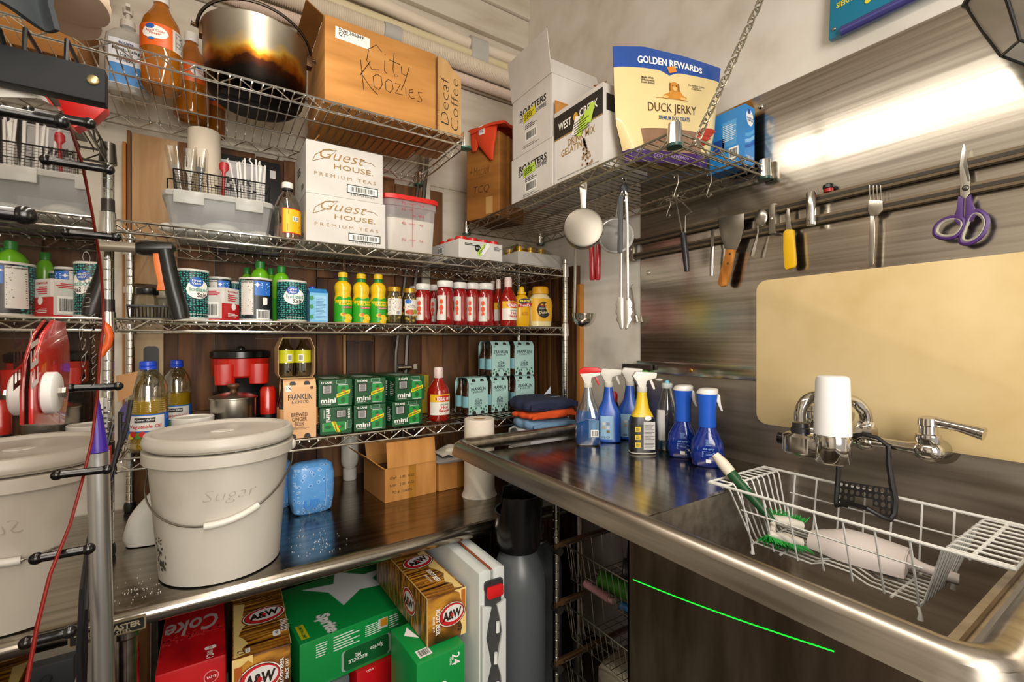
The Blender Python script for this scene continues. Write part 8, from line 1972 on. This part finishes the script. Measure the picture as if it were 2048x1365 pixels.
# red scoops behind the board
for k, (pix, lb, Y) in enumerate((([(108, 184), (213, 206), (213, 217), (190, 238), (148, 256), (131, 240), (122, 215)], 'bright red plastic dustpan shape under the end of the black board', 1.02), ([(37, 178), (78, 176), (100, 200), (118, 240), (95, 246), (60, 232), (35, 205)], 'bright red plastic scoop under the black board beside the pegs', .99))):
    t = thing('red_scoop', lb, 'scoop'); P = [onY(px, py, Y) for px, py in pix]; b = B(); b.prism([(p.x, p.z) for p in P], Y, Y + .03); b.make('blade', plain('D81A0E', .4, var=.08), t, bevel=.003)
    c_ = sum(P, Vector())/len(P); b = B(); b.tube([(c_.x, Y + .02, c_.z + .02), (c_.x, Y + .035, 1.70), (c_.x, .935, 1.70), (c_.x, .93, 1.655)], .003, n=6); b.make('hanger', BLACK, t)
t = thing('white_bowl', 'white rounded bowl edge under the black board at the picture edge', 'bowl', onY(20, 212, .955)); b = B(); b.loft([(-.02, .045, .01), (.005, .046, .02), (.022, .038, .022), (.03, .02, .012)], 28); b.make('bowl', plain('DCD6CA', .4), t)
b = B(); b.tube([(0, .0, .03), (0, -.02, .075), (0, -.04, .09)], .003, n=6); b.make('hanger', BLACK, t)
# red paddle with a white wheel, hanging on the sheet
t = thing('red_paddle', 'red paddle-shaped tool with a white wheel and white script hanging on the sheet', 'tool')
pix = [(100, 640), (122, 645), (131, 690), (132, 740), (128, 800), (120, 850), (90, 850), (56, 850), (56, 780), (62, 720), (78, 670)]
P = [onX(px, py, MXP + .0012) for px, py in pix]; n = len(P); b = B(); b.add(P + [p + Vector((.004, 0, 0)) for p in P], [tuple(range(n))[::-1], tuple(range(n, 2*n))] + [(i, (i+1) % n, (i+1) % n + n, i + n) for i in range(n)]); b.make('blade', plain('B80F0A', .25, var=.2, nscale=12, coat=.5), t, bevel=.0015)
c_ = onX(98, 786, MXP + .0095); b = B(); b.loft([(-.004, .020), (-.002, .0225), (.006, .0225), (.008, .020)], 28, M=Matrix.Translation(c_) @ Matrix.Rotation(PI/2, 4, 'Y')); b.make('wheel', plain('D2CEC8', .4), t)
b = B(); b.cyl(c_ + Vector((.008, 0, 0)), c_ + Vector((.014, 0, 0)), .006, n=6); b.make('axle_nut', SILV, t)
w_ = onX(86, 720, MXP + .0122); text(t, 'EEL', .03, (0, 0, 0), plain('C9C2BA', .5), fn=lambda u, v: (MXP + .0060, w_.y - (u*0 - v*-1)*-1*.6, w_.z + u), w=.06, h=.04, bold=.02, shear=.2)
# silver pole with a purple ferrule
PYp = 1.02
t = thing('mop_pole', 'silver pole with a purple tapered top standing beside the peg rack', 'pole')
p0, p1, p2 = onY(207, 1365, PYp), onY(196, 905, PYp), onY(190, 782, PYp)
dirp = (p0 - p1).normalized(); foot = p1 + dirp*((p1.z - .004)/-dirp.z)
b = B(); b.tube([foot, p1], .0150, n=20); b.make('tube', plain('B4B2AE', .28, .9, var=.04), t)
b = B(); b.tube([p1 + Vector((0, 0, .001)), p1.lerp(p2, .15), p2], [.0140, .013, .003], n=18); b.make('ferrule', plain('3A1E8E', .35), t)
b = B(); hb_ = p1.lerp(foot, .93); b.ball(hb_ + Vector((0, -.018, 0)), .003, .003, .004, 8, 6); b.make('button', SILVD, t)
# black cables down the shelving post
CAB = plain('101114', .4)
for k, (pix, lb, r_) in enumerate((([(262, 800), (252, 860), (235, 905), (218, 955), (205, 1000), (200, 1060), (192, 1140), (186, 1230), (196, 1300), (208, 1380)], 'thick black cable hanging down in front of the shelving post', .0055), ([(225, 850), (212, 900), (200, 960), (188, 1040), (180, 1120), (172, 1220), (168, 1380)], 'thin black cable hanging beside the silver pole', .004), ([(240, 830), (240, 880), (222, 950), (196, 1020), (178, 1080), (165, 1180), (158, 1300), (160, 1390)], 'middle black cable looping behind the silver pole', .0045))):
    b = B(); b.tube([onY(px, py, 1.15 - .02*k + .0*py) if py > 1150 else onY(px, py, 1.49 - .012*k - max(0, (py - 850))*.0009) for px, py in pix], r_, n=8); tag(b.make('black_cable', CAB), lb, 'cable', 'black cables by the shelving post')
# dark bag on the floor and hanging dark coat behind the rack
t = thing('black_bag', 'black bag standing on the floor under the end of the steel table', 'bag', (-.42, 1.07, .001)); b = B(); b.loft([(0, .17, .09, 4), (.02, .185, .10, 4), (.45, .18, .095, 4), (.60, .14, .06, 3), (.63, .10, .03, 3)], 28); b.make('bag', plain('17171A', .6, var=.3, nscale=10, bump=.3), t)
b = B(); b.tube([(-.08, 0, .63), (-.06, -.02, .70), (.0, -.03, .73), (.06, -.02, .70), (.08, 0, .63)], .008, n=8); b.make('handle', BLACK, t)
# papers, packets and folder between the rack and the shelving post
def sheet3(name, label, cat, pix, Y, mat, th=.004, txt=None, grp=None):
    t = thing(name, label, cat, (0, 0, 0), 0, grp); P = [onY(px, py, Y) for px, py in pix]; b = B(); b.prism([(p.x, p.z) for p in P], Y, Y + th); b.make('sheet', mat, t); c_ = sum(P, Vector())/len(P)
    if txt: lines(t, abs(P[0].x - P[1].x)*.7 + .004, abs(max(p.z for p in P) - min(p.z for p in P))*.7, txt, (c_.x, Y, c_.z), TXK, fill=.35)
    return t
sheet3('paper_booklet', 'white printed booklet wedged beside the shelving post', 'booklet', [(191, 800), (207, 795), (205, 870), (193, 888)], 1.50, plain('C4BDB2', .6), .006, 7)
sheet3('paper_booklet', 'grey printed booklet clipped behind the shelving post', 'booklet', [(206, 797), (216, 797), (214, 886), (205, 888)], 1.515, plain('A9A49C', .6), .006, 6)
sheet3('manila_folder', 'brown paper folder beside the shelving post above the oil jug', 'folder', [(232, 752), (276, 743), (264, 790), (236, 806)], 1.56, plain('A87A4A', .7, var=.1), .004)
sheet3('snack_packet', 'red packet beside the shelving post near the peg tip', 'packet', [(193, 897), (221, 893), (222, 935), (196, 948)], 1.49, plain('C81E1A', .35, var=.1), .015)
sheet3('purple_packet', 'purple and white packet between the shelving post and the oil jug', 'packet', [(236, 826), (254, 800), (252, 880), (237, 888)], 1.62, plain('5A4A8A', .5, var=.4, nscale=12), .02, 3)
og = thing('orange_strap_hook', 'orange curved plastic hook beside the shelving post', 'hook'); b = B(); b.tube([onY(px, py, 1.42) for px, py in ((203, 646), (214, 655), (219, 672), (216, 690), (206, 702), (200, 712))], .008, n=10); b.make('grip', plain('D8581A', .4), og); b = B(); b.tube([onY(203, 646, 1.42), (PX0 - .004, PY0 - .02, S3 - .018), (PX0 + .004, PY0 - .004, S3 - .012)], .004, n=8); b.make('shank', BLACK, og)
